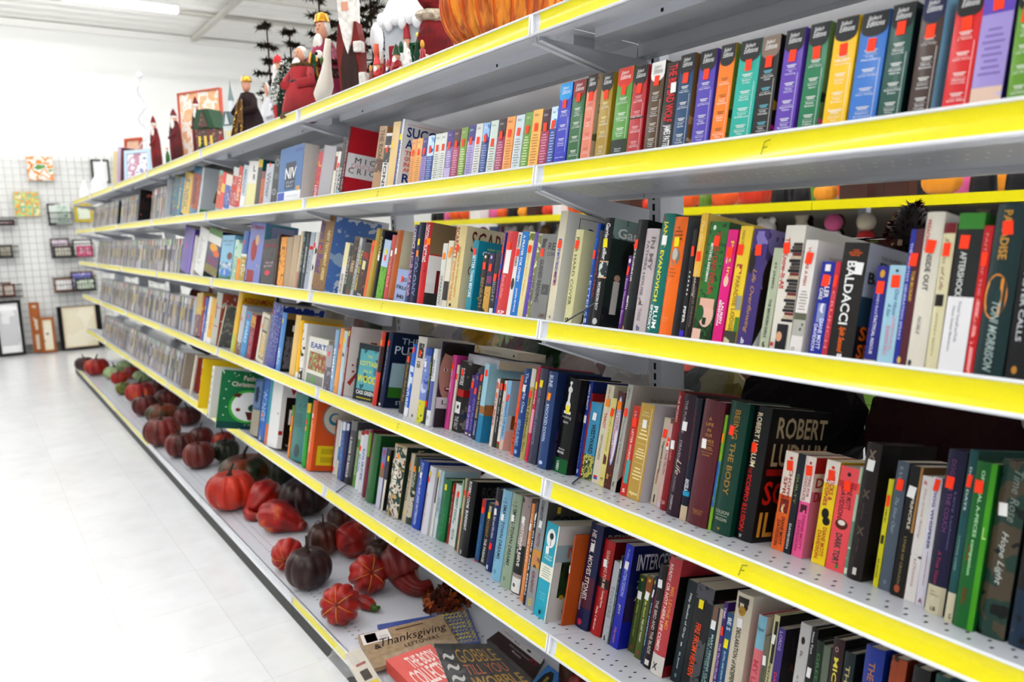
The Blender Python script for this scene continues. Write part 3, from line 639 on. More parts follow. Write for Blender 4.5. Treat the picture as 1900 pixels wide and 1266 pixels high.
RC = [
 (332.5,351,342.5,433,'6b52a8','thick purple ring binder','r,.03,.97,.86,.99,8a72c6;s,.6,r',dict(h=.235,cov='6b52a8')),
 (352,358,364,441,'d8d5ce','cream paperback beside the purple binder','v,HOME,.3,.7,b0aca0',{}),
 (359,376,372,430,'ecebe8','white picture book with rounded photo cover','v,Animals,.2,.8,c9c9c9',dict(cov='7d8a78/49513f/c3b9a0',d=.14)),
 (377,403,390,433,'1d2160','green and navy frog picture book','r,.86,1,,,5a8f3a;r,.68,.86,,,eeeeea;a,.02,.2,,,c9b03a/8a7a2a/4f7a2a,50;e,.5,.68,.2,.8,e8b02a;e,.42,.56,.5,.95,e2701c;e,.2,.4,.1,.9,7b2d6b',dict(cov='1d2160',hard=True,bul=.0005)),
 (390,400,400,419,'1c6f86','tall teal book behind the frog book','r,.8,.92,,,cfae3a',dict(v=.17,d=.1,cov='1c6f86')),
 (404.4,427,411,438,'8fc6e2','sky blue nursery tale picture book','h,Jack and,.84,.9,.1,.9,1b2a4a;h,and the,.77,.81,.3,.8,1b2a4a;r,.0,.32,,,2f7f3a;a,.1,.4,,,2f7f3a/3fa0d6/e9e2e2/2f7f3a,45;e,.45,.62,.55,.95,7a4a2a;e,.06,.26,.1,.9,3f86d6',dict(hard=True,bul=.0005)),
 (427.6,435,437.6,446,'c9e2d3','thin pale mint book with green dot','s,.8,g;a,.0,.6,,,c9e2d3/9fc4a8/eef4ea,60'),
 (435,442,444,452,'e9a21c','thin orange yellow children\'s book','s,.5,o;r,.6,1,,,bfe0c9'),
 (442,452,447,432,'3f6fb0','blue and white wildlife reader','r,0,.55,,,e9e9e6;a,.0,.5,,,e9e9e6/b9a23a/e9e9e6,50;s,.78,o',{}),
 (453,481,469.7,417,'7a86c6','lilac book with dancing lady in red','cr,.2,.95,.2,.9,a0a6c9;h,Calypso,.88,.96,.06,.95,c2203a,b;e,.35,.72,.2,.62,a5101f;r,.0,.2,.1,.6,a5101f;e,.62,.8,.45,.7,d8b48c;a,.2,.35,.5,.95,8fb0a0/7a86c6/d8b48c,50',dict(cov='7a86c6/5f9aa8/8f86c6',bul=.0006,d=.13)),
 (481.6,506,490,446,'2a2528','black romance paperback with pink blossom','h,FANG,.82,.9,.15,.9,b02a4a,b;a,.4,.8,,,2a2528/4a4248/1c181a,30;h,the red,.46,.52,.3,.85,e9c9d6;h,garden,.38,.44,.2,.8,e9c9d6;e,.2,.32,.3,.7,d8285a',dict(hard=False)),
 (507,513,516,436,'3a2116','dark brown hardback','v,CHRONICLES,.1,.8,7a5a36'),
 (513,524,523,440,'c9741c','orange flame patterned paperback','a,.02,.98,,,c9741c/e8a83a/5a2410,60',{}),
 (525,535,533,441,'b8a284','first worn book with tan page edges forward','r,.0,1,.3,.32,a08a6c;r,0,1,.7,.72,a08a6c',dict(bul=.0003)),
 (535,546,546,437,'c3ad90','second worn book with tan page edges forward','r,.0,1,.5,.52,ab9576',dict(bul=.0003)),
 (546,550,560,430,'d9c9ae','slim cream book with ragged head','r,.0,.3,,,c99a86'),
 (551,557,565,430,'3d4a4c','dark slate paperback','v,RIVERS,.3,.9,9fb0b2'),
 (557,563,571,433,'565b5e','grey book with white vertical lettering','v,ECONOMIC,.3,.75,e2e2e2'),
 (563,570,578,432,'b9c2cc','pale steel blue book','r,.7,.76,,,d43a2a;v,SIGNAL,.2,.6,8a949e'),
 (570,576.5,587,433,'e3e1dc','white book with black round spots','e,.62,.76,.1,1,1b1b1b;e,.34,.46,.1,.9,1b1b1b;s,.78,r'),
 (577,601,599,401,'8f6a16','tall gold book with violet lettering','v,Learn to Read,.22,.95,5b2a8e,.05,.5,b;v,NEW TESTAMENT GREEK,.14,.8,e8d49a,.6,.82,b;a,.0,.14,,,5b2a8e/8f6a16/5b2a8e,60;s,.55,o,.2',dict(cov='9fb4cc/5a7fb8/c9cfd6',d=.16,hard=False)),
 (626,634,642,452,'e9e6dc','white paperback with black foot lettering','r,.55,1,,,e8dfb0;v,SHORT HISTORY,.02,.4,222222,,,b',{}),
 (634,640,650,458,'26262a','thin charcoal paperback','v,WINTER,.2,.8,bbbbbb'),
 (640,649,658,441,'6b4a2c','brown book with mottled green foot','a,.6,.95,,,6b4a2c/2e2016/8a6a46,60;r,.1,.35,,,3c4a30;v,TREES,.4,.6,d9c9a0'),
 (649,654,670,444,'c3c5c4','light grey slim hardback','v,ANALYSIS,.1,.9,77797b'),
 (654,661,678,446,'4e4a58','grey violet book with yellow script strip','v,TALES OF HOME,.1,.8,e6d23a'),
 (661,673,680,454,'1c1618','black thriller with red FIRE lettering','h,FIRE,.7,.82,.1,.9,d8202c,b;r,.5,.66,.1,.6,e8dca8;a,.1,.5,,,1c1618/4a2418/a8743a,50;h,oo.,.01,.05,.1,.9,f0f0f0,b'),
 (673,678,690,447,'e2762a','bright orange slim hardback','s,.86,o'),
 (678,688,700,426,'b7a146','tall dull gold hardback','r,.0,1,.05,.12,e2d28a;r,0,1,.88,.92,6e5f22;s,.78,a',dict(hard=True)),
 (689,695,708,428,'1a1c22','tall black hardback with gold star corner','v,IVORY,.55,.9,e6d9a0;s,.6,w',dict(cov='1a2444')),
 (696,709,716,448,'4f8a1e','paperback with meadow and sky spine','r,.55,1,,,b9cde6;a,.0,.55,,,4f8a1e/6fae2c/3a6a16,70;s,.8,y;s,.7,o',{}),
 (710,717,728,437,'c14a48','coral red hardback','v,CHICKEN SOUP,.2,.7,e0a09a;s,.72,w'),
 (717.6,729,739,428.6,'b0642c','brown orange hardback with patchwork cover','r,.02,.04,,,8a4a1e;s,.7,w',dict(cov='e6dfc4',d=.13,hard=True)),
 (730,751,740,502,'9fb0d6','small lavender blue book with large black cover words','h,FO,.64,.76,.45,.95,1a2238,b;h,FRU,.38,.5,.1,.95,1a2238,b;h,MI,.1,.22,.25,.85,1a2238,b;s,.7',dict(hard=False,bul=.0003,d=.1)),
 (751.7,760,768.7,418,'3a3a66','indigo hardback lettered in white and pink','v,LAWRENCE,.7,.98,f0e6ee;v,A KILLER IN THE WIND,.1,.66,e9b3cc',{}),
 (760,771,779,413.7,'1c2547','tall navy hardback with yellow sticker','v,COLONY,.1,.6,8f9cc6;s,.76,y;s,.62,a',{}),
 (772,784,792,413.7,'c1202c','red hardcover about dance with two toned jacket','v,DECONSTRUCTING,.52,.97,f2f2f2;a,.28,.42,,,5a1018/c1202c/2b0a0e,50;s,.76;s,.77,a,.9',dict(cov='e9e8e6',d=.15,deco='pa')),
 (809,817,822,452,'dcdcd6','thin white paperback with orange tag','s,.8,a;v,SPARROW,.05,.5,8a8a82'),
 (818,827,833,447,'e2dcca','cream paperback with cat picture at its foot','a,.12,.4,,,e2dcca/3a3028/f4f0e6,40;s,.8,a;s,.86,a,.8'),
 (828.4,847.6,850,420,'e3d3a0','thick cream hardcover with dark red cover lettering','v,SCARLETT,.6,.98,b02a20,.1,.5,b;v,GONE WITH THE WIND,.1,.58,d88a3a,.2,.5,b;v,THE SEQUEL TO MARGARETS,.15,.75,c99a4a,.62,.76;e,.03,.07,.3,.55,222222;s,.73',dict(cov='e3d6b4',d=.155,deco='sc')),
 (862.6,872,881.7,446.8,'1792a8','turquoise paperback with red cover panel','v,BETTER THAN BEFORE,.2,.8,e8f4f4;s,.84;ch,GRETCHEN,.79,.86,.1,.9,f2f2f2,b;ch,NEW YORK TIMES,.88,.91,.2,.8,d9e24a;cr,.5,.72,.12,.6,b8202a;cp,e9d820,.25,.3,.1,.2,.25,.12,.4,.2;ce,-.05,.1,.3,.9,f2f2f2',dict(cov='1792a8',d=.125)),
 (884,893,896.7,472,'1f1c1c','small black paperback with pale emblem','e,.93,.98,.3,.7,e9e4d0;v,BENEATH,.1,.6,a08a5a;s,.8'),
 (893.5,905,907,470,'2f2350','small deep purple paperback with gilt scene','a,.02,.45,,,2f2350/c9a24a/1c1430,60;r,.5,.62,.1,.9,8a3a6a;s,.76;e,.9,.96,.3,.6,c9c0e0'),
 (905,914,921,470,'33323a','small charcoal paperback with white publisher block','r,.02,.1,.2,.9,e9e9e9;v,NIGHT,.2,.6,9a9aa8;s,.6'),
 (915,919,935,432,'2a4aa0','slim blue book with orange vertical title','v,INTERRUPTION,.62,.98,f0802a;s,.8;s,.5,r;v,EVENT,.2,.45,e83a8a'),
 (919,938,943.6,431,'d04a4e','coral memoir hardback with white label','r,.5,.78,.25,.75,f4f2f0;s,.82;v,From the Kitchen,.2,.48,f0b0b0,.3,.6,i;h,KP,.02,.06,.4,.9,fff,b',dict(hard=True)),
 (938,945,963.8,432,'eceae6','slim white book with black title and portrait','v,RAISING,.82,.97,1b1b1b;v,LAZARUS,.6,.72,1b1b1b;e,.32,.46,.1,.9,3a3a3a;s,.76;s,.76,r,.9'),
 (945.7,958,970,431,'1583cc','bright blue novel with white serif title','v,A PRAYER FOR OWEN,.42,.96,f4f4f4,.25,.6,b;v,JOHN IRVING,.06,.34,f4f4f4,.3,.6'),
 (958.5,968,984,431,'e6dcaa','cream gardening paperback','v,Harvest Days,.25,.8,e2a25a,.3,.6,i;a,.9,.98,,,e6dcaa/7a8a3a/e6dcaa,60;s,.8'),
 (969,975,993.7,432,'6b52b0','narrow violet paperback','v,GRACE,.3,.6,8f7acc'),
 (975.6,982,1000,434,'c9c4a0','cream and olive floral paperback','a,.02,.98,,,c9c4a0/8a8f5a/e2dcc0,70;v,HEROES,.2,.5,6a52a0'),
 (982,1010,1006.5,436,'8c8c8a','grey study guide with dark lettering','v,Illinois,.84,.94,3f4246,.1,.4;v,GUIDED READING,.2,.7,4c5054,.15,.4;a,.3,.42,.5,.95,8c8c8a/5a5c5c/7a7c7a,90;s,.78,o,.2;h,RE,.82,.9,.55,.98,3a3c40;h,CON,.75,.79,.55,.98,3a3c40;h,LIN,.04,.08,.6,.9,703030',dict(hard=False)),
 (1011.8,1024.6,1041.7,392.4,'ddd6c0','tall ivory workbook with bold blue and red title','v,BARRONS MATH TRICKS AND TIPS,.35,.75,1d3f9e,.3,.7,b;v,AND TIPS,.33,.46,b02028,.3,.7,b;s,.7;e,.03,.06,.4,.7,9aa0b0',dict(cov='dfdfdd',d=.175,hard=False,deco='ba')),
 (1045.5,1059,1068,427,'dcd8ac','pale yellow novel with thin black cover words','v,FOR HARD COVER,.2,.92,8a8450,.3,.7;s,.84;h,JO,.0,.0,.2,.8,222;h,ll,.04,.07,.3,.7,1a1a1a,b',dict(cov='e3dfb2',d=.135,deco='fr',hard=True)),
 (1081,1088,1107.4,415.6,'1f4f9c','narrow blue paperback','v,Discovery,.6,.85,3a8ae0;h,ll,.04,.08,.2,.8,e9e9e9,b;s,.7;v,LETTERS,.1,.5,a9c0e6'),
 (1088,1094.5,1114,428,'2a2a34','thin dark paperback behind a torn tag','v,HOURS,.3,.8,8a3a4a'),
 (1094.8,1111,1125,405.5,'17181c','glossy black hardcover showing an old group photograph','v,Garrison Keillor,.62,.95,f2f2f2,.35,.75,b;v,WOBEGON BOY,.16,.42,e6e6e6,.35,.65;a,.46,.6,,,8f9ca0/3a4448/c9d2d2,60;r,.455,.465,,,e6b88a;r,.6,.61,,,e6b88a;s,.77,y;e,.03,.09,.3,.8,c9c9c9',dict(cov='2a3a34',d=.152,deco='ga')),
 (1146,1152,1168,475,'5f1f7a','small purple paperback with emblem','e,.9,.96,.2,.8,e9e0f2;s,.8;v,Saint Vincent Bacon,.1,.7,c9a6da'),
 (1153,1172,1186,409,'131316','black hardcover with slim white title','v,UNDER THE LAZARUS LIFE,.45,.82,eceae6,.12,.36,b;v,SMITH,.2,.32,f2f2f2,.12,.36,b;s,.78,o,.15;a,.2,.8,.5,.98,131316/22262a/131316,30;e,.01,.05,.1,.3,c9a23a',dict(cov='1a1a1e')),
 (1173,1196,1199.6,425.7,'c9bfc0','misty pink grey paperback','v,IN MY,.6,.92,7d7478,.6,.85;v,FATHERS HOUSE,.36,.88,7d7478,.25,.5;a,.27,.34,.2,.8,6a5c58/c9bfc0/5a4c4c,70;v,THONE,.12,.24,9a8f92,.3,.6;h,b,.03,.08,.4,.65,26407a,b',dict(hard=True)),
 (1198,1220,1233.8,398,'067a70','glossy teal hardcover with yellow author lettering','v,JANET EVANOVICH,.28,.94,f2e23a,.22,.62,b;v,PLUM,.06,.24,fff,.5,.8,b;v,SPOOKY,.04,.25,fff,.12,.4,b;s,.78,w;e,.95,.97,.1,.25,e23a2a',{}),
 (1221,1244,1254,404,'e8781a','orange dog breed hardcover with terrier picture','h,THE,.9,.915,.35,.6,1a1a1a,b;h,COMPLETE,.87,.885,.2,.8,1a1a1a,b;h,MINIATURE,.84,.855,.15,.85,1a1a1a,b;h,SCHNAUZER,.81,.825,.15,.85,1a1a1a,b;e,.6,.74,.2,.85,8a8880;e,.64,.74,.3,.7,c9c6bc;h,Anne,.56,.575,.3,.6,1a1a1a;h,Paramoure,.53,.545,.2,.75,1a1a1a;h,Eskrigge,.5,.515,.2,.7,1a1a1a;h,HOWELL,.15,.165,.25,.7,f2b070;h,BOOK,.13,.14,.3,.6,f2b070;s,.79,y',dict(cov='6a6c6e',d=.14)),
 (1259,1267,1285,426,'17161c','thin black paperback with dotted spine','e,.6,.62,.4,.6,f2f2f2;e,.56,.58,.4,.6,f2f2f2;e,.52,.54,.4,.6,f2f2f2;e,.48,.5,.4,.6,f2f2f2;e,.44,.46,.4,.6,f2f2f2;e,.4,.42,.4,.6,f2f2f2;v,PIPER,.15,.3,f2f2f2;r,.0,.08,,,4a3ac2;s,.8'),
 (1268,1281,1302,396.6,'26201e','hardcover fading from gold to brown','r,.56,1,,,e8bf52;a,.5,.62,,,c98a3a/e8bf52/5a3420,40;v,The Grace,.7,.94,f6e6b0,.3,.7,i;v,Awakening,.34,.56,d9cfc6,.3,.7,i;v,CHARLES SWINDOLL,.1,.42,8a7f78,.55,.8;s,.66',dict(cov='e3c766',d=.17)),
 (1281.8,1318,1324.7,414,'1f5a26','green paperback with woman lying in grass','a,.36,1,,,1f5a26/2f7a32/17451c,90;a,.0,.2,,,1f5a26/163a18/2a6a2c,90;e,.12,.34,.2,.95,e6bfae;r,.28,.36,.15,.9,e3b8a6;e,.16,.3,.0,.45,23602a;v,THINGS I CANT EXPLAIN,.4,.92,c02a3a,.42,.7,b;v,MITCHELL KRIEGMAN,.5,.82,f2f2f2,.22,.36,b;e,.93,.97,.2,.35,e9e9e9;r,.0,.1,.0,.45,e9c6b4;s,.84',dict(hard=False,cov='1f5a26')),
 (1319.7,1337,1352.5,427,'d80f86','hot pink novel with white lettering','v,Past in,.6,.9,f0d23a,.5,.8;v,Show,.7,.84,f2f2f2,.25,.45;v,LAUREN,.18,.36,fff,.5,.75,b;v,BERENSON,.16,.38,fff,.22,.44,b;e,.5,.6,.3,.8,e9c9b0;s,.8'),
 (1341,1363,1376.5,420.6,'e8cc3a','sunny yellow paperback with sepia lettering','v,PARADISE LODGE,.12,.58,a8832a,.25,.6,b;v,NINA STIBBE,.78,.96,b8962a,.2,.42;a,.6,.68,.15,.6,e8cc3a/a83a3a/e8cc3a,60;a,.0,.12,,,8a8a72/4a4c40/c9c4a0,60;r,.3,.42,.55,.98,a0a098;r,.12,.24,.7,1,4f8a3a;s,.8,o,.2',dict(hard=False)),
 (1365,1393,1402,426,'4b3a7c','purple hardcover with man\'s portrait and gold script','v,Life Overflowing,.12,.66,c9a25a,.3,.62,i;a,.72,.98,,,8a7fb8/4b3a7c/e6e2f0,30;e,.62,.84,.0,.4,2a1c1c;h,b,.03,.08,.3,.5,f0f0f0,b;s,.82',dict(cov='2a1e1c',d=.152,deco='td')),
 (1407,1425,1437,461,'b9c0a8','sage green novel with dark grey title','v,ST JAMES,.6,.86,5a6a66,.3,.6;v,THE BROKEN GIRLS,.12,.5,4a5a58,.35,.65,b;a,0,.08,,,8a7a5a/b9c0a8/6a6a4a,50'),
 (1426.5,1462,1448,419.6,'e2ded4','cream paperback picturing a stack of books','v,The Know-It-All,.5,.9,c4342e,.05,.3;@BK@;a,.0,.22,.3,.85,1b1d26/26262e/17171e,40;e,.08,.16,.3,.6,d9a888;s,.82,o,.15;r,.04,.07,.05,.2,c83030',dict(cov='dcdad4',d=.165,hard=False,deco='ki')),
 (1463,1485,1496,446,'e8e4e0','white novel with grey landscape band','v,YOU ARE A FISH,.6,.94,c46a5a,.3,.55;r,.24,.36,,,6a6c5a;a,.16,.3,,,8a8a80/b9b9b0/5a5c4c,50;L,.38,.56,b0a8a4,7;s,.84;h,O,.03,.06,.2,.45,333',dict(cov='e6e0de',d=.15,deco='yo')),
 (1499,1522.8,1526,486,'1c2f9c','royal blue mass market mystery','v,KILLER,.62,.84,f2f2f2,.5,.85,b;v,CAKE,.6,.72,f2f2f2,.15,.42,b;a,.36,.56,.2,.8,1c2f9c/8f9ac0/e9e9f0,60;v,DIANE MOTT,.08,.4,e9ecff,.5,.8,b;v,DAVIDSON,.06,.34,e9ecff,.15,.42,b;r,.9,.97,.3,.7,f0ece6;s,.8'),
 (1523.4,1533,1552.6,486,'c23a4a','rose red paperback behind the blue mystery','v,CRUNCH,.1,.7,e88a92;s,.8'),
 (1534,1579,1569,451,'25211f','thick black paperback with bold white author lettering','v,BALDACCI,.3,.84,f4f4f2,.25,.62,b;v,Split Second,.06,.28,f07818,.3,.6,bi;h,A KING,.925,.94,.4,.65,f07818,b;h,AND MAXWELL,.905,.92,.25,.8,f07818,b;h,THRILLER,.885,.9,.3,.7,f07818,b;h,88,.01,.05,.4,.6,fff,b;s,.78,w,.75',dict(cov='aeb4c2',d=.15,hard=False,deco='bl')),
 (1601.7,1625,1629,494,'2a2f86','indigo paperback with white slim lettering','v,TACTICAL RESCUE,.1,.5,e9e9f2,.35,.6,b;v,MAGGIE K BLACK,.5,.74,c9c9e6,.35,.55;e,.88,.96,.3,.7,d8a82a;s,.78;r,0,.04,,,c9c0a8'),
 (1625.6,1655,1652,492.6,'a9cddc','light blue romance paperback','v,One Hoot,.5,.76,3f6a9a,.55,.8,i;v,A Star,.48,.62,3f6a9a,.2,.45,i;v,SHARON SALA,.1,.4,d8a0b4,.3,.55;v,ABIGAIL,.14,.5,d8a0b4,.65,.8;e,.93,.96,.4,.6,345;s,.84'),
 (1655.5,1679,1692,426,'5f2a38','tall maroon and navy history hardcover','r,0,1,0,.42,2a3a9a;v,THE GREATEST GENERATION SPEAKS,.2,.9,c9cdf0,.1,.3;v,TOM BROKAW,.48,.7,d8b45a,.5,.75,b;e,.03,.08,.3,.6,d8b45a;s,.78',dict(d=.155)),
 (1680,1713,1721.8,394.7,'dedacd','tall cream hardcover with dark grey title','v,INSIDE OUT,.5,.76,5a5a5c,.35,.65;v,PREACHING,.76,.95,c04a4a,.1,.35;v,NOBLE,.22,.34,7a7a7c,.35,.55,i;e,.02,.06,.1,.35,444;s,.78',dict(cov='e0ddd6',d=.152)),
 (1715,1737,1751.7,414.7,'dcd6b4','cream hardcover with maroon top band','r,.93,1,,,7d1c2c;v,Season of Life,.55,.9,8a5a4a,.3,.62,i;a,.44,.52,.1,.8,a83a2a/2a2018/e8803a,50;v,JEFFREY MARX,.1,.4,b0a680,.35,.55;s,.82',dict(cov='7d1c2c',hard=True)),
 (1738.4,1786,1783,396.4,'262a2a','thick hardcover banded green, black and white','r,.9,1,,,3f8a34;r,0,.48,,,e9e9ea;v,AFTERSHOCK,.48,.76,d9dcd8,.25,.5,b;v,Protect Yourself and Profit,.2,.45,a9a9b2,.45,.58;v,Next Global Meltdown,.14,.42,a9a9b2,.25,.36;s,.82,o,.35',dict(cov='2f7a2c',d=.155)),
 (1786.5,1803,1828,419.6,'bf1a20','scarlet hardcover with silver lettering','v,FAITH OF THE FALLEN,.3,.95,e08a8a,.3,.6;s,.78;a,.0,.5,.3,.7,bf1a20/e9a0a0/bf1a20,80'),
 (1804,1861,1854.6,379.8,'173a3c','thick dark teal hardcover with gold title','v,PARADISE,.68,.96,cfa04a,.3,.6,b;v,TONI MORRISON,.04,.44,a9b8b4,.35,.65,bi;e,.34,.6,-.0,.8,d8923a;e,.355,.585,.08,.86,173a3c;e,.42,.52,.4,.62,1b4648;s,.86',dict(d=.155,cov='123034')),
 (1863,1898,1898,406,'18191b','black hardcover with silver lettering at the right edge','v,A MONSTER CALLS,.25,.85,c9ccce,.3,.6,b;e,.05,.1,.3,.6,b8893a;s,.9',{}),
 (1902,1940,1940,396,'131416','tall black volume cut by the right edge','r,.8,.9,,,7a1c1c',{}),
]
_D = dict(
 pa=';cr,.28,.62,.0,1,f0eeec;cr,.62,1,0,1,8f7a5c;cr,.12,.44,.18,.92,7a1820;cr,0,.16,0,1,3a3a3a;ch,PA,.5,.58,.5,.95,444444;ch,C,.6,.66,.7,.85,e08a92;cr,.61,.625,0,1,c1202c',
 sc=';ch,SCARLETT,.7,.95,.1,1.15,7d1a1a;ch,GONE,.42,.54,.1,.5,8a3020;ch,the sequel,.58,.63,.15,.7,a06a4a',
 ba=';cr,.02,.96,.18,.19,555555;cr,.955,.96,.18,.95,555555;ch,BARRONS,.74,.88,.32,1.3,1d3f9e,b;ch,MATH,.6,.72,.3,.7,1d3f9e,b;cp,c02028,.3,.44,.42,.52,.42,.36,.34,.36;cr,.3,.34,.32,.4,1d3f9e;cr,.26,.28,.3,.5,1a1a1a',
 fr=';ch,FRENCH,.58,.7,.3,1.1,222222;ch,V,.4,.55,.25,.45,a03a2a,i;ch,Arts,.28,.36,.3,.7,7a4a2a,i;ch,JOYCE,.02,.12,.15,.8,1a1a1a;ch,Getting,.13,.17,.15,.5,4a4a3a,i',
 ga=';ca,.82,1,0,1,6f8a86/8fa6a0/5a726e,20;ce,.45,.86,.2,.85,141e16;ce,.36,.7,.55,1.05,141e16;ca,.0,.2,0,1,3a3a40/22262a/5f4a40,25;ch,Garrison,.83,.92,.08,.85,f2f2f2,b;ch,Lake Wobegon,.78,.81,.35,.9,c9d2d0;cr,.14,.44,.12,.22,d8d4c9;ce,.44,.5,.12,.22,c9a890;cr,.14,.42,.3,.42,1c1a1e;ce,.42,.47,.32,.4,b88a70;cr,.14,.4,.46,.55,3a2a2c;ce,.4,.45,.47,.54,a87a60;cr,.14,.38,.6,.7,141418;ce,.38,.43,.61,.68,a87a60;cr,.12,.36,.74,.84,4a2c26;ch,WOBEGON,.25,.3,.4,1,f2f2f2,b;cr,.2,.21,.42,.9,c98a4a',
 td=';ca,.5,1,0,1,6a5f92/8a80b0/5a5080,20;ce,.35,.85,.0,.55,2c1a14;cp,f0f0f2,.0,.0,.3,.5,.5,0;ch,T.D.,.82,.94,.35,.95,b9b4d0,b',
 ki=';ce,.72,.9,.3,.62,9a1c30;ch,50,.76,.86,.35,.56,f2f2f2,b;ca,.1,.8,.0,.3,26262a/c9c4ba/17171a,60;ch,NATIONAL BESTSELLER,.86,.9,.5,1.4,9aa6b4',
 yo=';ch,NATIONAL BESTSELLER,.85,.88,.2,.98,a9a2a0;ch,YOU ARE,.66,.72,.1,.5,b8707a;ch,a sparkling debut,.78,.8,.25,.9,c9c0bc',
 bl=';ca,.3,.55,0,1,16303a/24485a/122028,25;cr,0,.3,0,1,141c26;ch,THE NUMBER ONE BESTSELLER,.88,.91,.2,1,1d2a3a;ch,DAVID,.78,.86,.2,.95,14304a,b;ch,BALDACCI,.66,.76,.05,1,101418,b;ch,SPLIT,.18,.3,.05,.6,f07818,b;ch,SECOND,.03,.15,.05,.8,f07818,b')
_bk = ';'.join(f'r,{.24 + k * .026:.3f},{.262 + k * .026:.3f},{.42 + .06 * (k * 7 % 3):.2f},.99,{["26262a", "3a3434", "5a5048", "17171a", "7a2a28", "c9b8a0"][(k * 5) % 6]}' for k in range(24))
for i, r in enumerate(RC): RC[i] = r[:6] + (r[6].replace('@BK@', _bk),) + r[7:]
for i, r in enumerate(RC):
    o = r[7] if len(r) > 7 else {}; k = o.pop('deco', None)
    if k: RC[i] = r[:6] + (r[6] + _D[k], o)
place_row('C', RC, 'books on the third shelf')
